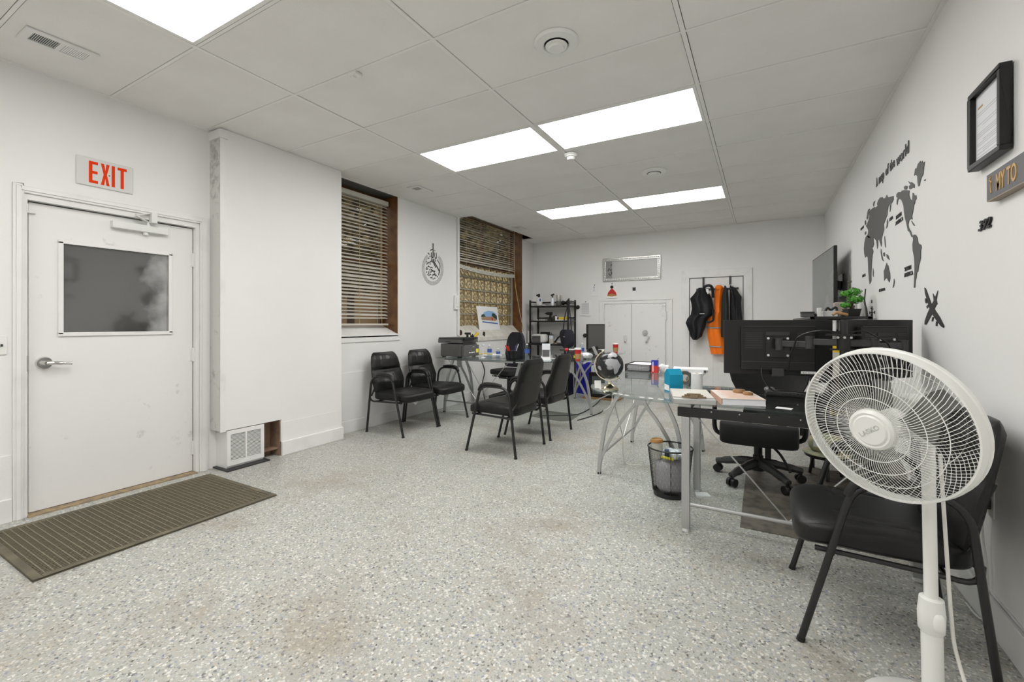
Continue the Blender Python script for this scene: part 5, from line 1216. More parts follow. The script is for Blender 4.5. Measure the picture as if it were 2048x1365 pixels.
tag(MB().sup((-3.47, 5.05, 1.022), (0.04, 0.04, 0.028), 0.7, 0.7, 12, 8).cyl((-3.47, 5.05, 1.03), (-3.47, 5.05, 1.048), 0.010, n=10).build('bottle_cap', 'black_plastic', loc=(-3.47, 5.05, 1.008), smooth=True), 'small black bottle cap beside the spray head on the printer', 'cap')

def water_bottle(loc, h, r, label, cap='white_plastic', grp='plastic water bottles'):
    x, y, z = loc
    t = thing('water_bottle', label, 'bottle', loc, 0, grp)
    MB().lathe([(0.001, z), (r * 0.9, z), (r, z + 0.02 * h), (r, z + 0.30 * h), (r * 0.93, z + 0.36 * h), (r, z + 0.42 * h), (r, z + 0.66 * h), (r * 0.7, z + 0.82 * h), (r * 0.38, z + 0.91 * h), (r * 0.38, z + 0.94 * h), (0.001, z + 0.94 * h)], (x, y, 0), 20).build('bottle_body', 'bottle_pet', t, smooth=True)
    MB().lathe([(r * 1.015, z + 0.42 * h), (r * 1.015, z + 0.66 * h), (r * 1.005, z + 0.66 * h), (r * 1.005, z + 0.42 * h), (r * 1.015, z + 0.42 * h)], (x, y, 0), 20).build('label', 'navy_label', t, smooth=True)
    MB().cyl((x, y, z + 0.92 * h), (x, y, z + h), r * 0.44, n=14).build('cap', cap, t, smooth=True)
water_bottle((-2.55, 4.90, G), 0.20, 0.032, 'blue label water bottle standing near the guest chair backs')
water_bottle((-3.13, 4.95, G), 0.17, 0.030, 'blue label water bottle between printer and pen cup')
water_bottle((-3.04, 5.02, G), 0.12, 0.028, 'short half-empty water bottle beside the pen cup')
water_bottle((-2.10, 5.62, G), 0.19, 0.032, 'blue label water bottle behind the red coffee cup')
t = thing('stemmed_stand', 'clear stemmed card stand between printer and bottles', 'stand', (-3.20, 4.9, G))
MB().lathe([(0.001, 0), (0.035, 0), (0.030, 0.006), (0.006, 0.012), (0.006, 0.155), (0.022, 0.16), (0.022, 0.172), (0.001, 0.172)], (-3.20, 4.9, G), 16).build('stem', 'clear_plastic', t, smooth=True)
t = thing('paper_stack', 'loose stack of white papers on the glass beside the printer', 'papers', (-3.25, 5.15, G))
for i in range(4): MB().obox((-3.24 + 0.012 * i, 5.16 - 0.01 * i, G + 0.004 + 0.008 * i), (0.21, 0.29, 0.007), 0.15 + 0.12 * i).build('sheet', 'white_paper', t)
MB().tube(smooth_path([(-3.33, 5.00, 0.784), (-3.26, 5.05, 0.790), (-3.2, 5.0, 0.786), (-3.15, 5.06, 0.784)]), 0.006, 6).build('pen', 'yellow_plastic', t)

t = thing('pen_cup', 'black mesh pen cup full of pens and red scissors', 'pen holder', (-2.86, 5.08, G))
MB().lathe([(0.001, 0.0), (0.05, 0.0), (0.055, 0.004), (0.075, 0.09), (0.078, 0.092), (0.073, 0.092), (0.05, 0.008), (0.001, 0.008)], (-2.86, 5.08, G), 24).build('cup', 'black_plastic', t, smooth=True)
for i, (dx, dy, hh, m, r) in enumerate(((-0.055, 0.02, 0.19, 'black_plastic', .006), (-0.05, -0.03, 0.165, 'red_plastic', .011), (-0.02, -0.045, 0.15, 'red_plastic', .010), (0.03, 0.03, 0.17, 'aluminium', .006), (0.055, -0.01, 0.19, 'dark_plastic', .007), (0.01, 0.05, 0.16, 'blue_plastic', .005), (0.045, 0.03, 0.18, 'white_plastic', .005))):
    MB().cyl((-2.86 + dx * 0.4, 5.08 + dy * 0.4, G + 0.012), (-2.86 + dx * 1.5, 5.08 + dy * 1.5, G + hh), r, n=8).build('pen', m, t, smooth=True)
t = thing('card_holder', 'clear tiered card holder with grey leaflets beside the guest chairs', 'card holder', (-2.30, 4.93, G))
Rz = Matrix.Rotation(0.5, 3, 'Z') @ Matrix.Rotation(-0.22, 3, 'X')
MB().obox((-2.30, 4.93, G + 0.105), (0.10, 0.006, 0.20), Rz).obox((-2.30, 4.93, G + 0.004), (0.12, 0.08, 0.008), 0.5).build('holder', 'clear_plastic', t)
MB().obox((-2.299, 4.925, G + 0.16), (0.09, 0.009, 0.06), Rz).build('leaflet', 'pages', t)
MB().obox((-2.30, 4.920, G + 0.085), (0.085, 0.012, 0.08), Rz).build('leaflet', 'screen_grey', t)
MB().obox((-2.297, 4.912, G + 0.03), (0.11, 0.012, 0.05), Rz).build('leaflet', 'white_paper', t)
tag(MB().lathe([(0.001, 0), (0.045, 0), (0.047, 0.01), (0.047, 0.045), (0.040, 0.05), (0.001, 0.05)], (-2.45, 4.98, G), 20).build('tape_roll', 'dark_plastic', loc=(-2.45, 4.98, G), smooth=True), 'dark round tin beside the tiered card holder', 'tin')

def coffee_cup(loc, h, label, band='kraft'):
    x, y, z = loc
    t = thing('coffee_cup', label, 'cup', loc, 0, 'red paper coffee cups')
    MB().lathe([(0.001, 0), (0.030, 0), (0.042, h), (0.001, h)], loc, 20).build('cup', 'red_plastic', t, smooth=True)
    MB().lathe([(0.0325, h * 0.15), (0.0405, h * 0.62), (0.0415, h * 0.62), (0.0335, h * 0.15), (0.0325, h * 0.15)], loc, 20).build('sleeve', band, t, smooth=True)
    MB().lathe([(0.001, h), (0.045, h - 0.004), (0.045, h + 0.006), (0.040, h + 0.016), (0.034, h + 0.016), (0.001, h + 0.012)], loc, 20).build('lid', 'white_plastic', t, smooth=True)
coffee_cup((-1.945, 5.07, G), 0.14, 'red paper coffee cup with cardboard sleeve on the printer desk corner')
coffee_cup((-1.93, 6.60, G), 0.14, 'red paper coffee cup behind the globe, at the wing end of the desk')
t = thing('tool_case', 'dark tool case with red ended screwdriver on top', 'tool case', (-2.06, 5.19, G))
MB().obox((-2.06, 5.19, G + 0.055), (0.10, 0.06, 0.11), 0.5).build('case', 'dark_plastic', t, bevel=0.005)
MB().obox((-2.03, 5.17, G + 0.04), (0.02, 0.04, 0.03), 0.5).build('label', 'yellow_sticker', t)
sd_ = thing('screwdriver', 'long screwdriver with red collar lying over the tool case', 'screwdriver', (-2.2, 5.2, G + 0.11))
MB().cyl((-2.22, 5.16, G + 0.122), (-2.10, 5.17, G + 0.125), 0.013, n=12).build('handle', 'dark_plastic', sd_, smooth=True)
MB().cyl((-2.15, 5.166, G + 0.123), (-2.11, 5.17, G + 0.125), 0.020, n=12).build('collar', 'red_plastic', sd_, smooth=True)
MB().cyl((-2.10, 5.17, G + 0.125), (-1.99, 5.18, G + 0.128), 0.008, n=8).build('shaft', 'aluminium', sd_, smooth=True)
t = thing('ruler', 'long white ruler lying across the glass desk', 'ruler', (-2.35, 5.15, G)); 
MB().obox((-2.36, 5.2, G + 0.003), (0.30, 0.03, 0.005), 0.5).build('blade', 'white_plastic', t)
MB().obox((-2.40, 5.19, G + 0.0062), (0.05, 0.02, 0.001), 0.5).build('marking', 'dark_plastic', t)

t = thing('desk_monitor', 'grey flat monitor turned sideways at the end of the printer desk', 'monitor', (-2.14, 6.30, G))
Rm = Matrix.Rotation(1.12, 3, 'Z')
MB().obox((-2.14, 6.30, 1.0), (0.36, 0.03, 0.37), Rm).build('housing', 'black_plastic', t, bevel=0.006)
MB().obox(Vector((-2.14, 6.30, 1.0)) + Rm @ Vector((0, -0.016, 0)), (0.33, 0.004, 0.34), Rm).build('screen', 'screen_grey', t)
MB().cyl((-2.12, 6.29, G + 0.01), (-2.12, 6.29, 0.86), 0.02, n=12).build('stand_neck', 'black_plastic', t)
MB().lathe([(0.001, 0), (0.10, 0), (0.10, 0.008), (0.02, 0.02), (0.001, 0.02)], (-2.12, 6.29, G), 24).build('stand_foot', 'black_plastic', t, smooth=True)
t = thing('desk_phone', 'black desk phone with upright handset near the wing monitor', 'phone', (-2.0, 5.72, G))
MB().obox((-1.98, 5.78, G + 0.047), (0.20, 0.20, 0.05), Matrix.Rotation(0.4, 3, 'Z') @ Matrix.Rotation(0.2, 3, 'X')).build('base', 'black_plastic', t, bevel=0.006)
MB().obox((-1.99, 5.70, G + 0.055), (0.12, 0.05, 0.01), 0.4).build('display', 'screen_grey', t)
MB().tube(smooth_path([(-2.05, 5.80, G + 0.06), (-2.05, 5.78, G + 0.10), (-1.99, 5.76, G + 0.105), (-1.94, 5.75, G + 0.06)]), 0.013, 8).build('handset', 'black_plastic', t, smooth=True)
t = thing('grey_stapler', 'silver tilted tape dispenser beside the desk phone', 'dispenser', (-1.90, 5.55, G))
MB().obox((-1.895, 5.58, G + 0.075), (0.03, 0.035, 0.16), Matrix.Rotation(-0.45, 3, 'Y')).build('lever', 'aluminium', t, bevel=0.003)
MB().obox((-1.90, 5.57, G + 0.02), (0.10, 0.06, 0.04), 0.2).build('base', 'dark_plastic', t, bevel=0.004)
tag(MB().sup((-1.95, 5.33, G + 0.048), (0.20, 0.13, 0.07), 0.8, 0.8, 18, 10, lambda p: p + Vector((0, 0, 0.010 * math.sin(p.x * 60) * math.cos(p.y * 50)))).build('plastic_pouch', 'foil', loc=(-1.95, 5.33, G), smooth=True), 'crumpled clear grey plastic pouch at the desk corner', 'pouch')

# under and behind desk 1
t = thing('blue_bag', 'royal blue shopping bag standing under the printer desk wing', 'bag', (-2.55, 7.15, 0))
R = []
for i in range(9):
    z = 0.52 * i / 8; g = 1 + 0.10 * math.sin(i * 0.9)
    R.append([(-2.80 + 0.50 * j / 10 * g, 7.22 - 0.10 * math.sin(PI * j / 10) - 0.015 * math.sin(j * 2.3 + i), z + (0.03 * math.sin(j * 1.7) if i == 8 else 0)) for j in range(11)])
MB().sheet(R, lambda p: Vector((p.x, 7.42, p.z))).build('bag_body', 'royal_bag', t, smooth=True)
MB().sup((-2.60, 7.28, 0.55), (0.34, 0.20, 0.20), 0.8, 0.8, 18, 10, lambda p: p * (1 + 0.10 * math.sin(p.x * 40) * math.sin(p.z * 35))).build('tissue_paper', 'white_paper', t, smooth=True)
for x in (-2.72, -2.45): MB().tube(smooth_path([(x, 7.12, 0.50), (x + 0.05, 7.08, 0.32), (x - 0.02, 7.09, 0.15)]), 0.006, 6).build('handle_strip', 'kraft', t)
t = thing('file_box', 'black file box on the floor with white shipping label', 'box', (-2.85, 6.95, 0))
MB().box(-3.02, -2.78, 6.80, 7.05, 0.0, 0.36).build('box', 'black_plastic', t, bevel=0.006)
MB().box(-2.90, -2.82, 6.797, 6.80, 0.22, 0.32).build('label', 'white_paper', t)
t = thing('pc_tower', 'black computer tower on a wooden board under the desk', 'computer', (-2.18, 6.85, 0.02))
MB().box(-2.42, -2.02, 6.78, 7.02, 0.03, 0.42).build('case', 'black_plastic', t, bevel=0.01)
MB().box(-2.36, -2.08, 6.775, 6.78, 0.08, 0.36).build('side_window', 'tv_screen', t)
MB().box(-2.02, -2.015, 6.80, 7.0, 0.06, 0.40).build('front_grille', 'dark_plastic', t)
tag(MB().box(-2.50, -1.93, 6.72, 7.06, 0.0, 0.028).build('wooden_board', 'puck_wood', loc=(-2.2, 6.9, 0)), 'thin wooden board on the floor beneath the computer tower', 'board')
t = thing('gift_box', 'white box with red bow resting on the computer tower', 'box', (-2.2, 6.9, 0.42))
MB().box(-2.38, -2.06, 6.79, 7.0, 0.42, 0.52).build('box', 'white_paper', t, bevel=0.004)
MB().sup((-2.22, 6.90, 0.555), (0.26, 0.16, 0.08), 0.8, 0.8, 14, 8).build('bow', 'red_plastic', t, smooth=True)
for P, lb, m in (([(-2.5, 5.15, 0.01), (-2.3, 5.3, 0.008), (-2.1, 5.5, 0.008), (-2.12, 6.2, 0.01), (-2.2, 6.72, 0.02)], 'black cable trailing across the dark chair mat', 'black_plastic'),
                 ([(-1.90, 5.9, 0.01), (-1.88, 5.7, 0.008), (-1.93, 5.35, 0.008), (-1.98, 5.15, 0.006)], 'short black cable end beside the arched desk foot', 'black_plastic'),
                 ([(-1.86, 6.2, 0.30), (-1.84, 6.1, 0.08), (-1.88, 5.95, 0.008), (-1.92, 5.8, 0.008)], 'thin white cable hanging beside the computer tower', 'cord_white')):
    tag(MB().tube(smooth_path(P), 0.006, 6).build('floor_cable', m, loc=P[0], smooth=True), lb, 'cable')

# ================================================================== BLACK LADDER SHELF IN THE CORNER
t = thing('ladder_shelf', 'black metal ladder shelf with two racks and a desk board in the corner', 'shelf', (-3.45, 7.6, 0))
for x in (-3.83, -3.06):
    MB().box(x - 0.014, x + 0.014, 7.48, 7.508, 0.0, 1.63).build('post', 'black_metal', t)
    MB().box(x - 0.014, x + 0.014, 7.82, 7.848, 0.0, 1.63).build('post', 'black_metal', t)
    for z in (1.60, 1.515, 1.235): MB().box(x - 0.011, x + 0.011, 7.508, 7.82, z - 0.012, z + 0.012).build('side_rail', 'black_metal', t)
for z, zr in ((1.51, 1.60), (1.235, 1.30)):
    MB().box(-3.83, -3.06, 7.485, 7.845, z - 0.012, z + 0.011).build('shelf_board', 'black_plastic', t)
    MB().box(-3.83, -3.06, 7.825, 7.845, zr - 0.010, zr + 0.010).build('back_rail', 'black_metal', t)
MB().box(-3.90, -3.05, 7.36, 7.85, 0.792, 0.820).build('desk_board', 'black_plastic', t, bevel=0.002)
for x in (-3.80, -3.08):
    MB().box(x - 0.014, x + 0.014, 7.38, 7.408, 0.0, 0.792).build('leg', 'black_metal', t)
    MB().box(x - 0.011, x + 0.011, 7.408, 7.82, 0.50, 0.525).build('side_rail', 'black_metal', t)
SH = 1.5225
t = thing('detergent_jug', 'white jug with black spout on the top rack of the ladder shelf', 'bottle', (-3.70, 7.62, SH))
MB().sup((-3.70, 7.62, SH + 0.085), (0.11, 0.09, 0.17), 0.4, 0.6, 20, 12, lambda p: (p.x * (1 - 0.5 * max(0, p.z / 0.085 - 0.3)), p.y, p.z)).build('jug_body', 'white_plastic', t, smooth=True)
MB().cyl((-3.705, 7.62, SH + 0.16), (-3.71, 7.62, SH + 0.20), 0.02, 0.024, 12).obox((-3.725, 7.62, SH + 0.212), (0.07, 0.03, 0.03), Matrix.Rotation(-0.3, 3, 'Y')).build('spout', 'black_plastic', t)
MB().box(-3.675, -3.648, 7.572, 7.576, SH + 0.09, SH + 0.14).build('label', 'navy_label', t)
t = thing('spray_bottle', 'clear spray bottle with grey trigger on the ladder shelf top rack', 'bottle', (-3.425, 7.62, SH))
MB().lathe([(0.001, 0), (0.032, 0), (0.033, 0.10), (0.018, 0.14), (0.014, 0.155), (0.001, 0.155)], (-3.425, 7.62, SH), 18).build('bottle_body', 'clear_plastic', t, smooth=True)
MB().cyl((-3.425, 7.62, SH + 0.15), (-3.425, 7.62, SH + 0.185), 0.014, n=10).obox((-3.42, 7.61, SH + 0.205), (0.065, 0.024, 0.03), Matrix.Rotation(-0.35, 3, 'Y')).build('trigger_head', 'dark_plastic', t)
t = thing('blender_jar', 'smoky glass blender jar on the top rack of the ladder shelf', 'blender', (-3.305, 7.64, SH))
MB().lathe([(0.001, 0), (0.05, 0), (0.055, 0.03), (0.05, 0.09), (0.001, 0.09)], (-3.305, 7.64, SH), 20).build('base', 'screen_grey', t, smooth=True)
MB().lathe([(0.045, 0.09), (0.06, 0.19), (0.06, 0.20), (0.056, 0.20), (0.042, 0.09), (0.045, 0.09)], (-3.305, 7.64, SH), 20).build('jar', 'frame_silver', t, smooth=True)
for i, (x, s_, lb) in enumerate(((-3.20, 0.09, 'dark lens cap bundle beside the blender jar'), (-3.115, 0.10, 'dark cable bundle at the rack end above the bag strap'))):
    tag(MB().sup((x, 7.62, SH + 0.052), (s_ * 0.85, 0.10, 0.08), 0.8, 0.8, 14, 8, lambda p: p * (1 + 0.18 * math.sin(p.x * 90) * math.cos(p.z * 70))).build('cable_bundle', 'black_plastic', loc=(x, 7.62, SH), smooth=True), lb, 'cables')
tag(MB().sup((-3.60, 7.60, SH + 0.014), (0.08, 0.06, 0.028), 0.7, 0.7, 12, 8).build('paper_wad', 'white_paper', loc=(-3.6, 7.6, SH)), 'small white paper wad beside the detergent jug', 'paper')
SM = 1.247
t = thing('cordless_drill', 'black cordless drill standing on the middle rack of the ladder shelf', 'drill', (-3.49, 7.62, SM))
MB().cyl((-3.545, 7.62, SM + 0.135), (-3.435, 7.62, SM + 0.135), 0.026, n=14).cyl((-3.585, 7.62, SM + 0.135), (-3.545, 7.62, SM + 0.135), 0.006, 0.018, 10).build('motor_body', 'black_plastic', t, smooth=True)
MB().obox((-3.47, 7.62, SM + 0.075), (0.035, 0.034, 0.10), Matrix.Rotation(0.12, 3, 'Y')).build('grip', 'black_plastic', t, bevel=0.006)
MB().box(-3.52, -3.44, 7.59, 7.65, SM, SM + 0.03).build('battery', 'dark_plastic', t, bevel=0.004)
t = thing('yellow_tool_box', 'yellow and white tool carton on the middle rack of the ladder shelf', 'box', (-3.2, 7.62, SM))
MB().box(-3.32, -3.12, 7.54, 7.70, SM, SM + 0.02).build('carton_base', 'white_paper', t)
MB().box(-3.27, -3.12, 7.54, 7.68, SM + 0.02, SM + 0.065).build('carton_top', 'yellow_plastic', t, bevel=0.004)
t = thing('small_bottle', 'small white bottle with black cap beside the yellow carton', 'bottle', (-3.345, 7.60, SM))
MB().lathe([(0.001, 0), (0.022, 0), (0.022, 0.07), (0.012, 0.085), (0.001, 0.085)], (-3.345, 7.60, SM), 14).build('bottle_body', 'white_plastic', t, smooth=True)
MB().cyl((-3.345, 7.60, SM + 0.08), (-3.345, 7.60, SM + 0.105), 0.014, n=10).build('cap', 'black_plastic', t)
tag(MB().box(-3.41, -3.375, 7.58, 7.63, SM, SM + 0.09).build('ink_bottle', 'dark_plastic', loc=(-3.39, 7.6, SM), bevel=0.004), 'dark ink bottle between drill and white bottle', 'bottle')
for i, lb in enumerate(('white plastic cap at the post end of the middle rack', 'white plastic ring second from the post on the middle rack', 'white wall plug in the middle of the row beside the drill', 'white adapter next to the drill battery on the rack', 'white clip touching the drill battery on the rack')):
    tag(MB().sup((-3.76 + i * 0.046, 7.56, SM + 0.010), (0.026 + 0.003 * (i % 3), 0.03, 0.02 + 0.006 * (i % 2)), 0.7, 0.7, 10, 6).build('rack_oddment', 'white_plastic', loc=(-3.76 + i * 0.046, 7.56, SM)), lb, 'oddment', 'white oddments on the middle rack')
SL = 0.8212
t = thing('toaster', 'silver toaster with black and yellow carton behind it on the desk board', 'toaster', (-3.655, 7.55, SL))
MB().sup((-3.658, 7.55, SL + 0.09), (0.295, 0.17, 0.165), 0.35, 0.35, 28, 14).build('shell', 'white_plastic', t, smooth=True)
MB().box(-3.775, -3.60, 7.458, 7.464, SL + 0.025, SL + 0.145).build('front_panel', 'screen_grey', t, bevel=0.004)
MB().box(-3.765, -3.61, 7.455, 7.459, SL + 0.095, SL + 0.11).build('print_band', 'dark_plastic', t)
MB().box(-3.80, -3.54, 7.48, 7.62, SL, SL + 0.012).build('foot_plate', 'black_plastic', t)
tag(MB().box(-3.70, -3.53, 7.66, 7.74, SL, SL + 0.21).build('filter_carton', 'black_plastic', loc=(-3.64, 7.72, SL), bevel=0.003), 'black carton standing behind the toaster', 'box')
tag(MB().box(-3.898, -3.850, 7.51, 7.62, SL, SL + 0.23).build('white_canister', 'white_plastic', loc=(-3.87, 7.56, SL), bevel=0.01), 'plain white canister at the wall end of the desk board', 'canister')
t = thing('coffee_press', 'glass coffee press with kraft sleeve on the desk board', 'coffee press', (-3.435, 7.58, SL))
MB().lathe([(0.001, 0), (0.042, 0), (0.042, 0.15), (0.001, 0.15)], (-3.435, 7.58, SL), 18).build('jar', 'clear_plastic', t, smooth=True)
MB().lathe([(0.043, 0.01), (0.043, 0.09), (0.0445, 0.09), (0.0445, 0.01), (0.043, 0.01)], (-3.435, 7.58, SL), 18).build('sleeve', 'cup_grey', t, smooth=True)
MB().cyl((-3.435, 7.58, SL + 0.15), (-3.435, 7.58, SL + 0.165), 0.046, n=16).cyl((-3.435, 7.58, SL + 0.165), (-3.435, 7.58, SL + 0.20), 0.006, n=8).build('lid', 'black_plastic', t)
t = thing('spice_jar', 'small glass jar with steel lid on the desk board', 'jar', (-3.335, 7.56, SL))
MB().lathe([(0.001, 0), (0.024, 0), (0.024, 0.07), (0.018, 0.08), (0.001, 0.08)], (-3.335, 7.56, SL), 14).build('jar', 'clear_plastic', t, smooth=True)
MB().cyl((-3.335, 7.56, SL + 0.08), (-3.335, 7.56, SL + 0.105), 0.022, n=14).build('lid', 'aluminium', t)
MB().cyl((-3.335, 7.56, SL + 0.004), (-3.335, 7.56, SL + 0.03), 0.0245, n=14).build('spice_fill', 'kraft', t)
tag(MB().sup((-3.21, 7.55, SL + 0.027), (0.15, 0.12, 0.045), 0.8, 0.8, 14, 8, lambda p: p * (1 + 0.12 * math.sin(p.x * 60))).build('white_cloth', 'white_paper', loc=(-3.21, 7.55, SL), smooth=True), 'crumpled white cloth on the desk board beside the bag', 'cloth')
t = thing('shoulder_bag', 'navy black shoulder bag hanging from the ladder shelf by a wide strap', 'bag', (-3.02, 7.4, 0.76))
R = []
for i, (z, x0, x1) in enumerate(((1.085, -3.10, -2.93), (1.05, -3.14, -2.90), (1.0, -3.15, -2.885), (0.93, -3.135, -2.88), (0.86, -3.12, -2.87), (0.80, -3.10, -2.90), (0.765, -3.07, -2.95))):
    R.append([(x0 + (x1 - x0) * j / 10, 7.30 - 0.06 * math.sin(PI * j / 10) ** 0.6 + 0.004 * math.sin(j * 1.9 + i), z) for j in range(11)])
MB().sheet(R, lambda p: Vector((p.x, 7.345, p.z))).build('bag_body', 'navy_fabric', t, smooth=True)
MB().box(-3.045, -3.02, 7.232, 7.238, 0.955, 0.968).build('tag', 'aluminium', t)
MB().strip(smooth_path([(-3.09, 7.33, 1.08), (-3.085, 7.39, 1.3), (-3.05, 7.44, 1.52), (-3.035, 7.465, 1.645), (-3.02, 7.44, 1.52), (-2.97, 7.39, 1.25), (-2.93, 7.33, 1.08)]), (0, 1, 0), 0.035, 0.006).build('strap', 'navy_fabric', t)
MB().strip([(-3.12, 7.33, 0.99), (-3.22, 7.39, 0.93), (-3.30, 7.44, 0.852)], (0.3, 0.95, 0), 0.03, 0.02).build('loose_strap', 'navy_fabric', t)
# ================================================================== THINGS ON THE KEYBOARD DESK
t = thing('desk_globe', 'black and silver globe on a gold stand on the peninsula glass', 'globe', (-0.911, 2.975, G))
gp = Vector((-0.911, 2.975, G))
MB().lathe([(0.001, 0), (0.058, 0), (0.060, 0.006), (0.050, 0.020), (0.030, 0.030), (0.014, 0.040), (0.010, 0.052), (0.001, 0.055)], gp, 28).build('stand_base', 'gold', t, smooth=True)
gc_ = gp + Vector((0, 0, 0.168))
MB().sup((0, 0, 0), (0.186, 0.186, 0.186), 1, 1, 36, 20).build('globe_ball', 'globe_print', t, smooth=True, world=False).location = gc_ - gp
ax_ = Matrix.Rotation(math.radians(29.4), 3, 'Z')
MB().strip([gc_ + ax_ @ Vector((0.104 * math.cos(a), 0, 0.104 * math.sin(a))) for a in [math.radians(115 + 190 * k / 30) for k in range(31)]], ax_ @ Vector((0, 1, 0)), 0.012, 0.006).build('meridian_arm', 'gold', t, smooth=True)
for a in (115, 305):
    p = gc_ + ax_ @ Vector((0.104 * math.cos(math.radians(a)), 0, 0.104 * math.sin(math.radians(a))))
    MB().sup(p, (0.02, 0.02, 0.02), 1, 1, 10, 8).build('pivot_knob', 'gold', t, smooth=True)
MB().cyl(gp + Vector((0, 0, 0.05)), gp + Vector((0, 0, 0.066)), 0.008, n=12).build('neck', 'gold', t)
# Africa and Europe in pale relief on the ball
def on_ball(lon, lat, r=0.0936):
    a = math.radians(lon); b = math.radians(lat); v = Vector((math.sin(a) * math.cos(b), -math.cos(a) * math.cos(b), math.sin(b)))
    return gc_ + ax_ @ (v * r)
mat('globe_silver', (0.42, 0.43, 0.45), 0.3)
AFR = [(-28, 28), (-10, 34), (8, 30), (24, 28), (34, 8), (40, 6), (28, -12), (26, -28), (16, -36), (8, -30), (4, -10), (-2, 2), (-18, 2), (-32, 12)]
EUR = [(-24, 38), (-10, 36), (6, 42), (20, 38), (40, 46), (44, 62), (20, 72), (-2, 66), (-20, 54)]
for P in (AFR, EUR):
    cx = sum(p[0] for p in P) / len(P); cy = sum(p[1] for p in P) / len(P); m_ = MB(); rings = []
    for f in (0.02, 0.35, 0.7, 1.0):
        ring = []
        for i in range(len(P)):
            a, b = P[i], P[(i + 1) % len(P)]
            for k in (0, 0.5): ring.append(on_ball(cx + (a[0] + (b[0] - a[0]) * k - cx) * f, cy + (a[1] + (b[1] - a[1]) * k - cy) * f))
        rings.append(ring)
    n_ = len(rings[0]); k0 = 0
    for r in rings: m_.v += r
    for i in range(3): m_.f += [(i * n_ + j, i * n_ + (j + 1) % n_, (i + 1) * n_ + (j + 1) % n_, (i + 1) * n_ + j) for j in range(n_)]
    m_.f.append(tuple(range(n_)))
    m_.build('continent', 'globe_silver', t, smooth=True)
t = thing('teal_carton', 'teal gable-top carton with white label on the peninsula glass', 'carton', (-0.52, 3.12, G))
A = math.radians(34)
def tc_(x, y, z): return Vector((-0.516, 3.10, G)) + Matrix.Rotation(A, 3, 'Z') @ Vector((x, y, z))
hw, hd = 0.045, 0.042
MB().add([tc_(-hw, -hd, 0), tc_(hw, -hd, 0), tc_(hw, hd, 0), tc_(-hw, hd, 0), tc_(-hw, -hd, 0.115), tc_(hw, -hd, 0.115), tc_(hw, hd, 0.115), tc_(-hw, hd, 0.115), tc_(-hw, -0.004, 0.152), tc_(hw, -0.004, 0.152), tc_(hw, 0.004, 0.152), tc_(-hw, 0.004, 0.152)],
         [(3, 2, 1, 0), (0, 1, 5, 4), (1, 2, 6, 5), (2, 3, 7, 6), (3, 0, 4, 7), (4, 5, 9, 8), (6, 7, 11, 10), (8, 9, 10, 11), (5, 6, 10, 9), (7, 4, 8, 11)]).build('carton_body', 'teal_card', t)
MB().add([tc_(-hw - 0.001, -hd + 0.006, 0.01), tc_(-hw - 0.001, hd - 0.004, 0.01), tc_(-hw - 0.001, hd - 0.004, 0.05), tc_(-hw - 0.001, -hd + 0.006, 0.045)], [(0, 1, 2, 3)]).build('white_label', 'white_paper', t)
t = thing('letter_tray', 'black mesh letter tray holding papers at the far end of the peninsula', 'letter tray', (-1.02, 4.36, G))
m_ = MB()
x0, x1, y0, y1 = -1.135, -0.90, 4.20, 4.54
for z in (G + 0.004, G + 0.065): m_.tube([(x0, y0, z), (x1, y0, z), (x1, y1, z), (x0, y1, z)], 0.004, 6, True)
for x, y in ((x0, y0), (x1, y0), (x1, y1), (x0, y1)): m_.cyl((x, y, G), (x, y, G + 0.065), 0.004, n=6)
m_.build('wire_frame', 'black_metal', t)
w_ = MB()
for i in range(30):
    x = x0 + (x1 - x0) * i / 29; w_.cyl((x, y0, G + 0.004), (x, y0, G + 0.065), 0.0012, n=4)
for i in range(40):
    y = y0 + (y1 - y0) * i / 39; w_.cyl((x1, y, G + 0.004), (x1, y, G + 0.065), 0.0012, n=4).cyl((x0, y, G + 0.004), (x0, y, G + 0.065), 0.0012, n=4)
for i in range(7):
    z = G + 0.01 + 0.008 * i; w_.cyl((x0, y0, z), (x1, y0, z), 0.0012, n=4).cyl((x1, y0, z), (x1, y1, z), 0.0012, n=4)
o = w_.build('mesh_sides', 'mesh_black', t); o['kind'] = 'stuff'
MB().box(x0 + 0.01, x1 - 0.01, y0 + 0.01, y1 - 0.01, G + 0.004, G + 0.008).build('tray_floor', 'dark_plastic', t)
t = thing('tray_papers', 'pile of white papers lying in the mesh letter tray', 'papers', (-1.02, 4.37, G + 0.01))
for i in range(5): MB().obox((-1.02 + 0.004 * math.sin(i * 2), 4.37, G + 0.014 + i * 0.011), (0.20, 0.29, 0.010), 0.03 * math.sin(i * 3)).build('sheet_bundle', 'white_paper' if i % 2 == 0 else 'pages', t)
t = thing('energy_drink_box', 'blue and red drink carton standing beside the letter tray', 'carton', (-0.86, 4.21, G))
MB().box(-0.892, -0.835, 4.185, 4.235, G, G + 0.065).build('lower_half', 'red_plastic', t)
MB().box(-0.892, -0.835, 4.185, 4.235, G + 0.065, G + 0.112).build('upper_half', 'blue_plastic', t)
MB().box(-0.88, -0.872, 4.183, 4.185, G + 0.01, G + 0.10).build('white_stripe', 'white_paper', t)
MB().add([(-0.845, 4.19, G + 0.112), (-0.83, 4.19, G + 0.135), (-0.83, 4.22, G + 0.135), (-0.845, 4.22, G + 0.112), (-0.892, 4.19, G + 0.112), (-0.892, 4.22, G + 0.112)], [(0, 1, 2, 3), (0, 3, 5, 4)]).build('open_flap', 'blue_plastic', t)
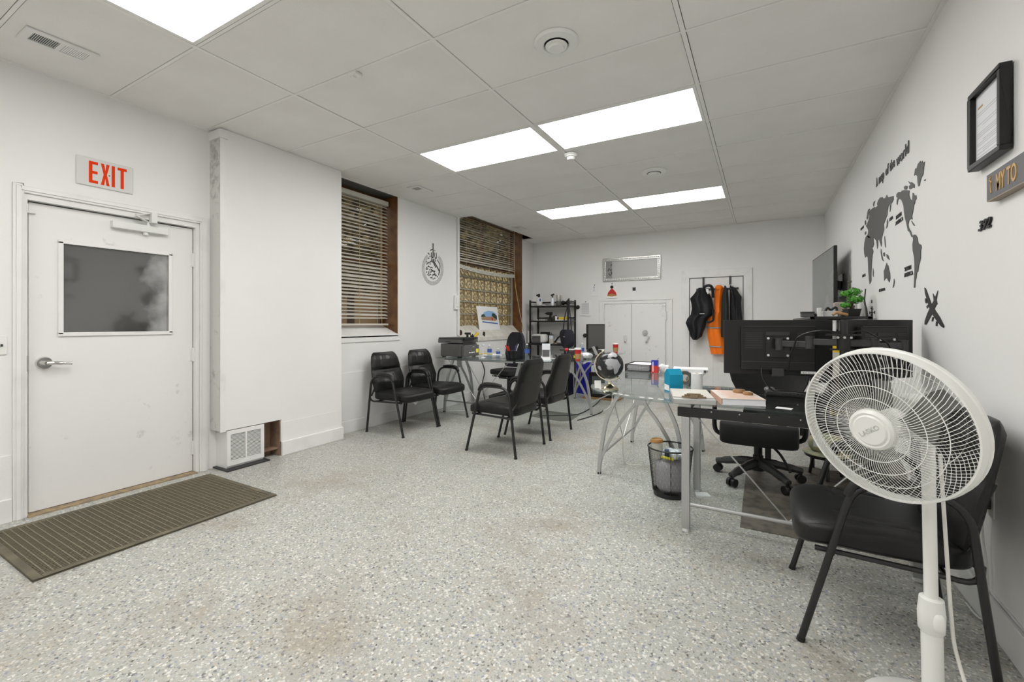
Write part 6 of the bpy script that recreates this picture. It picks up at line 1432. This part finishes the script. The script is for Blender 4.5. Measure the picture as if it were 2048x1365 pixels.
tag(MB().sup((-0.80, 4.30, G + 0.035), (0.11, 0.10, 0.075), 0.9, 0.9, 16, 10, lambda p: p * (1 + 0.22 * math.sin(p.x * 90 + p.y * 60) * math.cos(p.z * 70))).build('crumpled_tissue', 'white_paper', loc=(-0.80, 4.30, G)), 'crumpled white tissue beside the blue and red carton', 'tissue')
t = thing('paper_pile', 'flat pile of white papers at the far corner of the peninsula', 'papers', (-0.60, 4.46, G))
for i in range(3): MB().obox((-0.60 + 0.006 * i, 4.45, G + 0.006 + 0.011 * i), (0.30, 0.24, 0.010), 0.06 * i).build('sheet_bundle', 'white_paper', t)
MB().obox((-0.455, 4.36, G + 0.020), (0.02, 0.10, 0.018), 0.1).build('binder_clip', 'grey_plastic', t)
t = thing('paper_roll', 'upright white paper roll beside the teal carton', 'paper roll', (-0.395, 3.20, G))
MB().lathe([(0.012, 0), (0.036, 0), (0.036, 0.118), (0.012, 0.118), (0.012, 0)], (-0.385, 3.21, G), 28).build('roll', 'white_paper', t, smooth=True)
MB().lathe([(0.011, 0.001), (0.013, 0.001), (0.013, 0.119), (0.011, 0.119), (0.011, 0.001)], (-0.385, 3.21, G), 16).build('core', 'kraft', t, smooth=True)
t = thing('tape_ring', 'grey roll of tape standing between carton and paper roll', 'tape', (-0.49, 3.52, G))
MB().lathe([(0.028, -0.014), (0.050, -0.014), (0.050, 0.014), (0.028, 0.014), (0.028, -0.014)], (-0.50, 3.50, G + 0.050), 28, Matrix.Rotation(PI / 2, 3, 'X')).build('tape', 'grey_plastic', t, smooth=True)
MB().lathe([(0.025, -0.012), (0.029, -0.012), (0.029, 0.012), (0.025, 0.012), (0.025, -0.012)], (-0.50, 3.50, G + 0.050), 24, Matrix.Rotation(PI / 2, 3, 'X')).build('core', 'kraft', t, smooth=True)
CA = math.radians(13); CR = Matrix.Rotation(CA, 3, 'Z'); cc_ = Vector((-0.375, 2.855, G))
def cp_(x, y, z): return cc_ + CR @ Vector((x, y, z))
t = thing('form_clipboard', 'aluminium storage clipboard with bronze clip on the desk edge', 'clipboard', cc_)
MB().obox(cp_(0, 0, 0.014), (0.225, 0.39, 0.028), CA).build('case', 'aluminium', t, bevel=0.003)
MB().obox(cp_(0.0, 0.02, 0.0305), (0.215, 0.33, 0.004), CA).build('lid_sheen', 'cup_grey', t)  # lid of the metal case; flat pale grey stands in for its reflection
cl_ = MB().obox(cp_(0.0, -0.160, 0.036), (0.13, 0.008, 0.010), CA).obox(cp_(0.0, -0.168, 0.040), (0.042, 0.012, 0.020), CA).cyl(cp_(-0.05, -0.150, 0.044), cp_(0.05, -0.150, 0.044), 0.005, n=10).obox(cp_(0.0, -0.150, 0.050), (0.075, 0.004, 0.010), CA)
cl_.build('clip', 'bronze', t, bevel=0.002)
BA = math.radians(15); BR = Matrix.Rotation(BA, 3, 'Z'); bb = Vector((-0.135, 2.925, G))
def bp_(x, y, z): return bb + BR @ Vector((x, y, z))
t = thing('thick_book', 'thick paperback book with pale orange cover lying on the desk', 'book', bb)
MB().obox(bp_(0.003, 0, 0.017), (0.218, 0.318, 0.030), BA).build('page_block', 'pages', t)
MB().obox(bp_(0, 0, 0.0335), (0.226, 0.325, 0.003), BA).build('front_cover', 'book_cover', t)
for i in range(15): MB().obox(bp_(0.004, -0.145 + i * 0.0205, 0.0352), (0.19 - 0.03 * (i % 3), 0.009, 0.0006), BA).build('cover_line', 'book_print', t)
MB().obox(bp_(0, 0, 0.0015), (0.226, 0.325, 0.003), BA).build('back_cover', 'white_paper', t)
MB().obox(bp_(-0.1115, 0, 0.0175), (0.003, 0.325, 0.035), BA).build('spine', 'book_print', t)
for i, (x, y, r, h, lb) in enumerate(((-0.125, 3.015, 0.034, 0.018, 'larger round wooden disc on the book cover'), (-0.075, 2.945, 0.026, 0.016, 'smaller round wooden disc on the book cover'))):
    tag(MB().lathe([(0.001, 0), (r * .95, 0), (r, 0.003), (r, h - 0.003), (r * .95, h), (0.001, h)], (x, y, G + 0.0355), 28).build('wooden_disc', 'puck_wood', loc=(x, y, G + 0.0355), smooth=True), lb, 'disc', 'wooden discs on the book')
t = thing('keyboard', 'black computer keyboard under the monitors', 'keyboard', (0.24, 3.27, G))
KR = Matrix.Rotation(-0.06, 3, 'Z'); kc = Vector((0.24, 3.27, G))
MB().obox(kc + Vector((0, 0, 0.010)), (0.44, 0.14, 0.018), KR).build('case', 'black_plastic', t, bevel=0.004)
km = MB().obox((0, 0, 0), (0.0165, 0.0165, 0.006)).mesh('key')
for i in range(22):
    for j in range(6):
        o = link('key', km, 'dark_plastic', t); o.location = KR @ Vector((-0.205 + 0.0195 * i, -0.055 + 0.0215 * j, 0.022)); o.rotation_euler = (0, 0, -0.06)
t = thing('computer_mouse', 'grey computer mouse behind the keyboard end', 'mouse', (0.04, 3.40, G))
MB().sup((0.04, 3.40, G + 0.016), (0.065, 0.105, 0.034), 0.8, 0.8, 20, 10).build('shell', 'grey_plastic', t, smooth=True)
MB().cyl((0.035, 3.36, G + 0.033), (0.045, 3.36, G + 0.033), 0.008, n=12).build('wheel', 'black_plastic', t)
tag(MB().obox((0.10, 2.775, G + 0.001), (0.075, 0.05, 0.0015), -0.2).build('sticky_note', 'white_paper', loc=(0.10, 2.775, G)), 'blank white note on the keyboard glass near the book', 'note')
t = thing('desk_nameplate', 'strip of white lettering stuck along the curved glass edge', 'lettering strip', (-0.65, 2.82, G))
pts = [Vector((p[0], p[1], G + 0.0008)) for p in curve((-0.50, 2.745), (-0.84, 2.755), (-0.985, 2.99), 11)]
for i in range(11):
    c = (pts[i] + pts[i + 1]) / 2; d = pts[i + 1] - pts[i]
    if i % 4 != 3: MB().obox(c, (0.030, 0.020, 0.0012), math.atan2(d.y, d.x)).build('letter_block', 'white_paper', t)
tag(MB().obox((-1.0, 2.99, G + 0.028), (0.045, 0.003, 0.055), Matrix.Rotation(0.5, 3, 'Z') @ Matrix.Rotation(-0.3, 3, 'X')).build('price_card', 'white_paper', loc=(-1.0, 2.99, G)), 'small folded white card beside the globe stand', 'card')

# ---- monitors and their arm
def monitor(label, c, w_, h_, rz, pos):
    R = Matrix.Rotation(rz, 3, 'Z'); c = Vector(c)
    t = thing('desk_monitor', label, 'monitor', c - Vector((0, 0, h_ / 2)), 0, 'black monitors on the desk arm')
    def q(x, y, z): return c + R @ Vector((x, y, z))
    MB().obox(q(0, 0.012, 0), (w_, 0.022, h_), R).build('panel', 'black_plastic', t, bevel=0.003)
    MB().obox(q(0, 0.0238, 0.005), (w_ - 0.02, 0.002, h_ - 0.03), R).build('screen', 'tv_screen', t)
    MB().obox(q(0.0, -0.014, -0.005), (w_ * 0.68, 0.032, h_ * 0.80), R).build('rear_housing', 'black_plastic', t, bevel=0.006)
    for i in range(9): MB().obox(q(-w_ * 0.22, -0.0305, h_ * 0.26 - i * 0.011), (w_ * 0.16, 0.002, 0.004), R).build('vent_slot', 'dark_plastic', t)
    for i in range(9): MB().obox(q(w_ * 0.24, -0.0305, h_ * 0.26 - i * 0.011), (w_ * 0.13, 0.002, 0.004), R).build('vent_slot', 'dark_plastic', t)
    MB().obox(q(0, -0.030, h_ * 0.385), (w_ * 0.66, 0.004, 0.005), R).build('top_seam', 'dark_plastic', t)
    MB().obox(q(0, -0.030, -h_ * 0.26), (w_ * 0.66, 0.004, 0.005), R).build('lower_seam', 'dark_plastic', t)
    MB().obox(q(0, -0.0315, h_ * 0.25), (0.12, 0.003, 0.022), R).build('stand_slot', 'gap_shade', t)
    MB().obox(q(0, -0.034, 0.005), (0.125, 0.006, 0.125), R).build('mount_plate', 'black_metal', t, bevel=0.002)
    for x in (-0.05, 0.05):
        for z in (-0.045, 0.055): MB().cyl(q(x, -0.037, z), q(x, -0.042, z), 0.0068, n=12).build('screw', 'white_plastic', t)
    MB().obox(q(0.0, -0.040, -h_ * 0.44), (0.062, 0.022, 0.05), R).build('port_block', 'dark_plastic', t, bevel=0.005)
    return q, t, R
q1, m1, R1 = monitor('black monitor with barcode sticker, square to the desk edge', (0.072, 3.085, 1.055), 0.567, 0.328, math.atan2(0.094, 0.56), 0)
MB().obox(q1(0.155, -0.034, -0.142), (0.075, 0.002, 0.014), R1).build('barcode_sticker', 'white_paper', m1)
lettering('sticker_print', 'III IIIII', 'decal_grey', m1, q1(0.13, -0.0351, -0.146), R1 @ Vector((1, 0, 0)), Vector((0, 0, 1)), 0.05, 0.006, 0.0004)
q2, m2, R2 = monitor('black monitor turned toward the wall behind the fan', (0.565, 3.14, 1.055), 0.50, 0.328, math.atan2(0.35, 0.36), 1)
MB().tube(smooth_path([q1(-0.085, -0.03, -0.12), q1(-0.08, -0.05, -0.18), q1(-0.03, -0.045, -0.25), (0.10, 3.15, 0.79), (0.20, 3.17, 0.785), (0.40, 3.18, 0.752)], 6), 0.004, 6).build('video_cable', 'black_plastic', m1, smooth=True)
t = thing('monitor_arm', 'black dual monitor arm on a desk clamp pole', 'monitor arm', (0.37, 2.87, G))
P0 = Vector((0.37, 2.885, 1.105))
MB().cyl((0.37, 2.885, G), (0.37, 2.885, 1.215), 0.0175, n=20).build('pole', 'black_metal', t, smooth=True)
MB().box(0.32, 0.42, 2.83, 2.93, G, G + 0.018).build('desk_clamp', 'black_metal', t, bevel=0.004)
MB().cyl(P0 + Vector((0, 0, -0.045)), P0 + Vector((0, 0, 0.035)), 0.030, n=20).box(P0.x - 0.075, P0.x + 0.075, P0.y - 0.025, P0.y + 0.025, P0.z + 0.028, P0.z + 0.037).box(P0.x - 0.06, P0.x + 0.06, P0.y - 0.02, P0.y + 0.02, P0.z - 0.048, P0.z - 0.040).build('collar', 'black_plastic', t, smooth=True)
for x in (-0.028, 0.0, 0.028): MB().cyl((P0.x + x, P0.y - 0.03, P0.z + 0.02), (P0.x + x, P0.y - 0.036, P0.z + 0.02), 0.006, n=10).build('bolt', 'aluminium', t)
el1 = Vector((0.225, 2.925, 1.09)); en1 = q1(0.0, -0.085, 0.012); en1.z = 1.075
el2 = Vector((0.505, 2.935, 1.085)); en2 = q2(0.045, -0.085, 0.010); en2.z = 1.07
for a, b, nm in ((P0, el1, 'arm_link'), (el1, en1, 'arm_link'), (P0, el2, 'arm_link'), (el2, en2, 'arm_link')):
    MB().bar(Vector((a.x, a.y, (a.z + b.z) / 2)), Vector((b.x, b.y, (a.z + b.z) / 2)), 0.022, 0.036).build(nm, 'dark_plastic', t, bevel=0.005)
for e_ in (el1, el2, en1, en2): MB().cyl(e_ + Vector((0, 0, -0.03)), e_ + Vector((0, 0, 0.032)), 0.022, n=18).cyl(e_ + Vector((0, 0, 0.032)), e_ + Vector((0, 0, 0.037)), 0.024, n=18).build('joint', 'dark_plastic', t, smooth=True)
MB().bar(en1, q1(0.0, -0.038, 0.012), 0.03, 0.04).build('swivel_head', 'black_plastic', t, bevel=0.004)
MB().bar(en2, q2(0.045, -0.038, 0.010), 0.03, 0.04).build('swivel_head', 'black_plastic', t, bevel=0.004)
MB().tube(smooth_path([P0 + Vector((-0.02, -0.02, 0.045)), P0 + Vector((-0.09, -0.01, 0.055)), (0.21, 2.90, 1.145), (0.165, 2.92, 1.115), (0.155, 2.93, 1.08), (0.135, 2.96, 1.02), (0.128, 3.0, 0.93)], 6), 0.0042, 6).build('cable', 'black_plastic', t, smooth=True)
MB().tube(smooth_path([P0 + Vector((0.02, -0.02, 0.045)), P0 + Vector((0.08, -0.015, 0.055)), (0.50, 2.89, 1.135), (0.555, 2.93, 1.10), (0.58, 2.97, 1.06)], 6), 0.0042, 6).build('cable', 'black_plastic', t, smooth=True)

# ================================================================== RACK AND TV ON THE RIGHT WALL
t = thing('wall_rack', 'black metal rack along the wall behind the monitors', 'rack', (0.55, 5.6, 0))
for x in (0.36, 0.74):
    for y in (4.45, 5.65, 6.85): MB().box(x - 0.015, x + 0.015, y - 0.015, y + 0.015, 0, 1.25).build('post', 'black_metal', t)
for z in (0.30, 0.72, 1.12, 1.245): MB().box(0.345, 0.755, 4.435, 6.865, z - 0.010, z + 0.010).build('shelf_board', 'black_metal', t)
RT = 1.256
t = thing('wall_tv', 'large flat television turned out from the wall above the rack', 'television', (0.59, 6.24, 1.29))
ta = Vector((0.640, 5.637, 0)); tb = Vector((0.557, 6.853, 0)); td = (tb - ta).normalized(); tn = Vector((-td.y, td.x, 0))
TR = Matrix(((td.x, tn.x, 0), (td.y, tn.y, 0), (0, 0, 1)))
tcn = (ta + tb) / 2 + Vector((0, 0, 1.655))
MB().obox(tcn - tn * 0.016, (1.222, 0.030, 0.70), TR).build('panel', 'black_plastic', t, bevel=0.004)
MB().obox(tcn, (1.20, 0.003, 0.675), TR).build('screen', 'tv_screen', t)
MB().obox(tcn - tn * 0.045 + Vector((0, 0, -0.10)), (0.9, 0.04, 0.40), TR).build('rear_housing', 'black_plastic', t, bevel=0.01)
MB().bar(tcn - tn * 0.06, (XR, tcn.y, 1.62), 0.06, 0.10).box(XR - 0.012, XR, tcn.y - 0.15, tcn.y + 0.15, 1.5, 1.75).build('wall_bracket', 'black_metal', t)
for s_ in (-0.45, 0.45):
    p = tcn + td * s_; MB().box(p.x - 0.10, p.x + 0.08, p.y - 0.015, p.y + 0.015, RT, RT + 0.012).box(p.x - 0.01, p.x + 0.02, p.y - 0.012, p.y + 0.012, RT, 1.32).build('foot', 'black_plastic', t)
t = thing('speaker_box', 'small beige fabric speaker on the rack beside the television', 'speaker', (0.69, 5.30, RT))
MB().box(0.60, 0.71, 5.24, 5.34, RT, RT + 0.145).build('cabinet', 'speaker_beige', t, bevel=0.012)
MB().box(0.61, 0.70, 5.238, 5.242, RT + 0.01, RT + 0.135).build('grille', 'speaker_beige', t)
t = thing('tower_statuette', 'slender bronze lattice tower statuette on the rack', 'statuette', (0.70, 5.05, RT))
tm = MB(); tx, ty = 0.682, 4.98
for sx in (-1, 1):
    for sy in (-1, 1): tm.tube([(tx + 0.045 * sx, ty + 0.045 * sy, RT), (tx + 0.022 * sx, ty + 0.022 * sy, RT + 0.10), (tx + 0.008 * sx, ty + 0.008 * sy, RT + 0.24), (tx, ty, RT + 0.33)], 0.005, 6)
tm.build('legs', 'statue_bronze', t)
MB().box(tx - 0.035, tx + 0.035, ty - 0.035, ty + 0.035, RT + 0.085, RT + 0.10).box(tx - 0.018, tx + 0.018, ty - 0.018, ty + 0.018, RT + 0.17, RT + 0.18).box(tx - 0.014, tx + 0.014, ty - 0.014, ty + 0.014, RT + 0.31, RT + 0.325).build('platform', 'statue_bronze', t)
MB().cyl((tx, ty, RT + 0.30), (tx, ty, RT + 0.40), 0.007, 0.002, 8).build('spire', 'statue_bronze', t)
t = thing('potted_plant', 'bushy green bonsai style plant in a black pot on the rack', 'plant', (0.645, 4.60, RT))
MB().lathe([(0.001, 0), (0.055, 0), (0.066, 0.055), (0.070, 0.055), (0.070, 0.062), (0.060, 0.062), (0.056, 0.05), (0.001, 0.05)], (0.645, 4.60, RT), 4, Matrix.Rotation(PI / 4 + 0.3, 3, 'Z')).build('pot', 'pot_black', t)
MB().tube(smooth_path([(0.645, 4.60, RT + 0.05), (0.64, 4.60, RT + 0.09), (0.655, 4.60, RT + 0.13)]), [0.012] * 12 + [0.008], 8).tube([(0.645, 4.60, RT + 0.10), (0.60, 4.59, RT + 0.12)], 0.006, 6).build('stem', 'trunk_brown', t)
rr = random.Random(5); fo = MB()
for cx_, cy_, cz_, sx, sz, n_ in ((0.66, 4.60, RT + 0.205, 0.055, 0.035, 150), (0.605, 4.60, RT + 0.19, 0.05, 0.026, 110), (0.67, 4.60, RT + 0.145, 0.062, 0.04, 170), (0.60, 4.58, RT + 0.095, 0.04, 0.025, 80)):
    for i in range(n_):
        d = Vector((rr.gauss(0, 1), rr.gauss(0, 1), rr.gauss(0, 1))).normalized()
        p = Vector((cx_ + d.x * sx * rr.uniform(.6, 1), cy_ + d.y * sx * rr.uniform(.6, 1), cz_ + d.z * sz * rr.uniform(.6, 1)))
        a = d.orthogonal().normalized() * 0.010; b = d.cross(a).normalized() * 0.010; a.rotate(Matrix.Rotation(rr.uniform(0, 6), 3, d)); b = d.cross(a)
        fo.add([p - a, p + b + d * 0.003, p + a, p - b + d * 0.003], [(0, 1, 2, 3)])
o = fo.build('foliage', 'leaf_green', t); o['kind'] = 'stuff'
for i, (y, h, lb) in enumerate(((5.12, 0.28, 'taller white cone ornament behind the potted plant'), (4.76, 0.17, 'shorter white cone ornament beside the potted plant'))):
    tag(MB().lathe([(0.001, 0), (0.03, 0), (0.022, h * 0.5), (0.002, h), (0.001, h)], (0.733, y, RT), 14).build('cone_ornament', 'white_plastic', loc=(0.733, y, RT), smooth=True), lb, 'ornament', 'cone ornaments on the rack')
def small(name, label, cat, x0, x1, y0, y1, z0, z1, m, lid=None):
    t = thing(name, label, cat, ((x0 + x1) / 2, (y0 + y1) / 2, z0))
    MB().box(x0, x1, y0, y1, z0, z1).build('body', m, t, bevel=min(x1 - x0, z1 - z0) * 0.12)
    if lid: MB().box(x0 - 0.002, x1 + 0.002, y0 - 0.002, y1 + 0.002, z1 - (z1 - z0) * 0.3, z1 + 0.001).build('lid', lid, t)
small('router_box', 'grey plastic box overhanging the window end of the rack', 'box', 0.315, 0.42, 4.98, 5.08, RT, RT + 0.05, 'grey_plastic', 'dark_plastic')
small('white_tin', 'small white tin on the rack next to the grey box', 'tin', 0.44, 0.475, 4.96, 5.02, RT, RT + 0.085, 'white_plastic')
small('tissue_box', 'white tissue box on the rack in front of the television', 'box', 0.49, 0.60, 5.00, 5.10, RT, RT + 0.055, 'white_paper', 'white_plastic')
tag(MB().tube(smooth_path([(0.50, 5.12, RT + 0.01), (0.53, 5.12, RT + 0.085), (0.56, 5.12, RT + 0.07), (0.60, 5.12, RT + 0.09), (0.61, 5.12, RT + 0.01)]), 0.010, 6).build('headset', 'black_plastic', loc=(0.55, 5.12, RT)), 'black headset lying behind the tissue box', 'headset')
small('black_gadget', 'black gadget with white stripe beside the tissue box', 'gadget', 0.61, 0.66, 4.86, 4.94, RT, RT + 0.05, 'black_plastic')
for i, m in enumerate(('cup_grey', 'white_paper', 'cup_grey', 'white_paper')):
    small('storage_bin', ('grey bin at the room side of the upper rack shelf', 'white bin second from the room side of the upper rack shelf', 'grey bin second from the wall on the upper rack shelf', 'white bin at the wall side of the upper rack shelf')[i], 'bin', 0.375 + i * 0.085, 0.44 + i * 0.085, 4.46, 4.58, 1.1305, 1.226, m)
for o in [o for o in bpy.data.objects if o.name.startswith('storage_bin')]: o['group'] = 'pale bins on the rack'
small('snack_bag', 'yellow and cream snack bag on the rack, seen between the monitors', 'snack bag', 0.49, 0.60, 4.46, 4.52, 0.7305, 1.06, 'cup_grey', 'yellow_plastic')
tag(MB().tube(smooth_path([(0.50, 4.46, RT + 0.01), (0.53, 4.47, RT + 0.03), (0.56, 4.47, RT + 0.022), (0.60, 4.48, RT + 0.01)]), 0.012, 6).build('candy_wrapper', 'kraft', loc=(0.5, 4.46, RT)), 'orange and blue candy wrapper in front of the plant pot', 'wrapper')

# ================================================================== WASTE BIN, HAT, CUP
bc = Vector((-0.565, 3.262, 0))
t = thing('waste_bin', 'black wire mesh waste bin beside the silver desk leg', 'waste bin', bc)
def rb(z): return 0.112 + 0.037 * z / 0.33
MB().lathe([(0.001, 0.0), (0.112, 0.0), (0.116, 0.03), (0.113, 0.03), (0.109, 0.006), (0.001, 0.006)], bc, 36).build('base_pan', 'black_metal', t, smooth=True)
MB().tube([bc + Vector((rb(.33) * math.cos(2 * PI * k / 40), rb(.33) * math.sin(2 * PI * k / 40), 0.33)) for k in range(40)], 0.0055, 8, True).build('rim', 'black_metal', t, smooth=True)
w_ = MB()
for k in range(90):
    a = 2 * PI * k / 90
    for s_ in (-1, 1):
        P = [bc + Vector((rb(z) * math.cos(a + s_ * z * 1.2), rb(z) * math.sin(a + s_ * z * 1.2), z)) for z in (0.03, 0.13, 0.23, 0.33)]
        w_.tube(P, 0.0006, 3)
o = w_.build('wire_mesh', 'mesh_black', t); o['kind'] = 'stuff'
for k in range(4):
    a = 2 * PI * k / 4 + 0.2; MB().cyl(bc + Vector((rb(.03) * math.cos(a), rb(.03) * math.sin(a), 0.02)), bc + Vector((rb(.33) * math.cos(a), rb(.33) * math.sin(a), 0.33)), 0.0022, n=6).build('seam_wire', 'black_metal', t)
MB().sup(bc + Vector((0, 0, 0.135)), (0.205, 0.205, 0.23), 0.6, 0.9, 32, 18, lambda p: p * (1 + 0.05 * math.sin(p.x * 50 + p.z * 30) * math.cos(p.y * 45 - p.z * 20))).build('bin_liner', 'bag_plastic', t, smooth=True)
t = thing('snack_wrapper', 'crumpled silver and navy wrapper on top of the rubbish', 'wrapper', bc + Vector((0.02, 0, 0.27)))
MB().sup(bc + Vector((0.03, -0.02, 0.292)), (0.15, 0.14, 0.062), 0.9, 0.9, 24, 12, lambda p: p * (1 + 0.2 * math.sin(p.x * 80 + p.y * 40) * math.cos(p.y * 70))).build('foil', 'foil', t)
MB().obox(bc + Vector((-0.005, -0.088, 0.305)), (0.03, 0.02, 0.06), Matrix.Rotation(0.3, 3, 'X')).build('print_band', 'navy_print', t)
MB().tube(smooth_path([bc + Vector((-0.04, -0.09, 0.278)), bc + Vector((-0.0, -0.105, 0.28)), bc + Vector((0.04, -0.10, 0.272))]), 0.010, 6).build('paper_strip', 'yellow_sticker', t)
cb = bc + Vector((-0.082, -0.01, 0.245))
t = thing('takeaway_cup', 'pale takeaway cup with tan lid sticking out of the waste bin', 'cup', cb)
CT = Matrix.Rotation(-0.06, 3, 'Y')
MB().lathe([(0.001, 0), (0.030, 0), (0.040, 0.115), (0.001, 0.115)], cb, 22, CT).build('cup', 'cup_grey', t, smooth=True)
MB().lathe([(0.001, 0.115), (0.044, 0.112), (0.0445, 0.122), (0.040, 0.132), (0.036, 0.134), (0.034, 0.128), (0.001, 0.128)], cb, 22, CT).build('lid', 'lid_tan', t, smooth=True)
tag(MB().prism([(-0.40, 3.30), (-0.31, 3.34), (-0.34, 3.40), (-0.42, 3.37)], lambda a, b: (a, b, 0.0), lambda a, b: (a, b, 0.008)).build('paper_scrap', 'white_paper', loc=(-0.37, 3.35, 0)), 'white paper scrap on the floor behind the silver desk leg', 'paper')
t = thing('camouflage_hat', 'green camouflage hat with hanging tag on a low stool', 'hat', (0.43, 4.2, 0.19))
MB().sup((0.43, 4.2, 0.265), (0.24, 0.22, 0.15), 0.8, 0.9, 24, 12).build('crown', 'shade_green', t, smooth=True)
MB().lathe([(0.08, 0.215), (0.155, 0.196), (0.157, 0.191), (0.08, 0.205), (0.08, 0.215)], (0.43, 4.2, 0), 28).build('brim', 'shade_green', t, smooth=True)
MB().box(0.335, 0.385, 4.075, 4.077, 0.26, 0.34).build('price_tag', 'white_paper', t)
st = thing('low_stool', 'small black stool beneath the camouflage hat', 'stool', (0.43, 4.2, 0.006))
MB().lathe([(0.001, 0.165), (0.14, 0.165), (0.145, 0.172), (0.145, 0.183), (0.14, 0.19), (0.001, 0.19)], (0.43, 4.2, 0), 28).build('seat', 'black_plastic', st, smooth=True)
for k in range(3):
    a = 2 * PI * k / 3 + 0.5; MB().cyl((0.43 + 0.12 * math.cos(a), 4.2 + 0.12 * math.sin(a), 0.006), (0.43 + 0.09 * math.cos(a), 4.2 + 0.09 * math.sin(a), 0.168), 0.012, n=8).build('leg', 'black_metal', st)
tag(MB().tube(smooth_path([(-0.98, 3.62, 0.728), (-1.0, 3.66, 0.4), (-1.02, 3.7, 0.1), (-1.0, 3.75, 0.006), (-0.9, 3.8, 0.006)]), 0.004, 6).build('hanging_cable', 'cord_white', loc=(-0.98, 3.62, 0.0), smooth=True), 'thin white cable hanging under the peninsula glass', 'cable')

tag(MB().prism([(-3.72, 4.86), (-3.52, 4.98), (-3.53, 5.01), (-3.73, 4.89)], lambda a, b: (a, b, 0.0), lambda a, b: (a, b, 0.003)).build('floor_paper', 'white_paper', loc=(-3.62, 4.93, 0)), 'white paper strip on the floor under the printer desk', 'paper')
# ================================================================== pieces that belong to a part go under that part
def nest(root, child, parent):
    for r in bpy.data.objects:
        if r.parent or r.name.split('.')[0] != root: continue
        P = [c for c in r.children if c.name.split('.')[0] == parent]
        if not P: continue
        for c in list(r.children):
            if c.name.split('.')[0] == child: c.parent = P[0]
for a in (('desk_monitor', 'vent_slot', 'rear_housing'), ('desk_monitor', 'screw', 'mount_plate'), ('desk_monitor', 'stand_slot', 'rear_housing'), ('desk_monitor', 'sticker_print', 'barcode_sticker'),
          ('pedestal_fan', 'brand_text', 'hub_badge'), ('pedestal_fan', 'blade', 'blade_hub'), ('keyboard', 'key', 'case'), ('monitor_arm', 'bolt', 'collar'), ('exit_sign', 'letter', 'plate'), ('exit_sign', 'screw', 'plate'),
          ('door_1', 'lever_handle', 'door_leaf'), ('door_1', 'window_pane', 'door_leaf'), ('door_1', 'pane_frame', 'door_leaf'), ('door_1', 'casing_bead', 'casing'), ('door_2', 'combination_dial', 'door_leaf'),
          ('door_3', 'panel', 'door_leaf'), ('keyboard_desk', 'rivet', 'front_beam'), ('keyboard_desk', 'slide_edge', 'front_beam'), ('framed_letter', 'text_line', 'letter_sheet'), ('framed_letter', 'letterhead', 'letter_sheet'),
          ('slate_sign', 'letters', 'block'), ('silver_mirror_frame', 'bead', 'frame'), ('silver_mirror_frame', 'script_stroke', 'dark_panel'), ('printer', 'sticker', 'front_cover'), ('printer', 'badge_letter', 'front_cover'),
          ('pinned_notice', 'text_line', 'sheet'), ('pinned_drawing', 'face', 'sheet'), ('pinned_drawing', 'red_gown', 'sheet'), ('form_clipboard', 'clip', 'case'), ('hi_vis_jacket', 'reflective_band', 'body'), ('black_jacket', 'zip_pull', 'body'),
          ('thick_book', 'cover_line', 'front_cover'), ('wall_outlet', 'power_cord', 'plug'), ('light_switch', 'rocker', 'plate'), ('window_1', 'window_pane', 'sash_frame'), ('window_2', 'window_pane', 'sash_frame')):
    nest(*a)
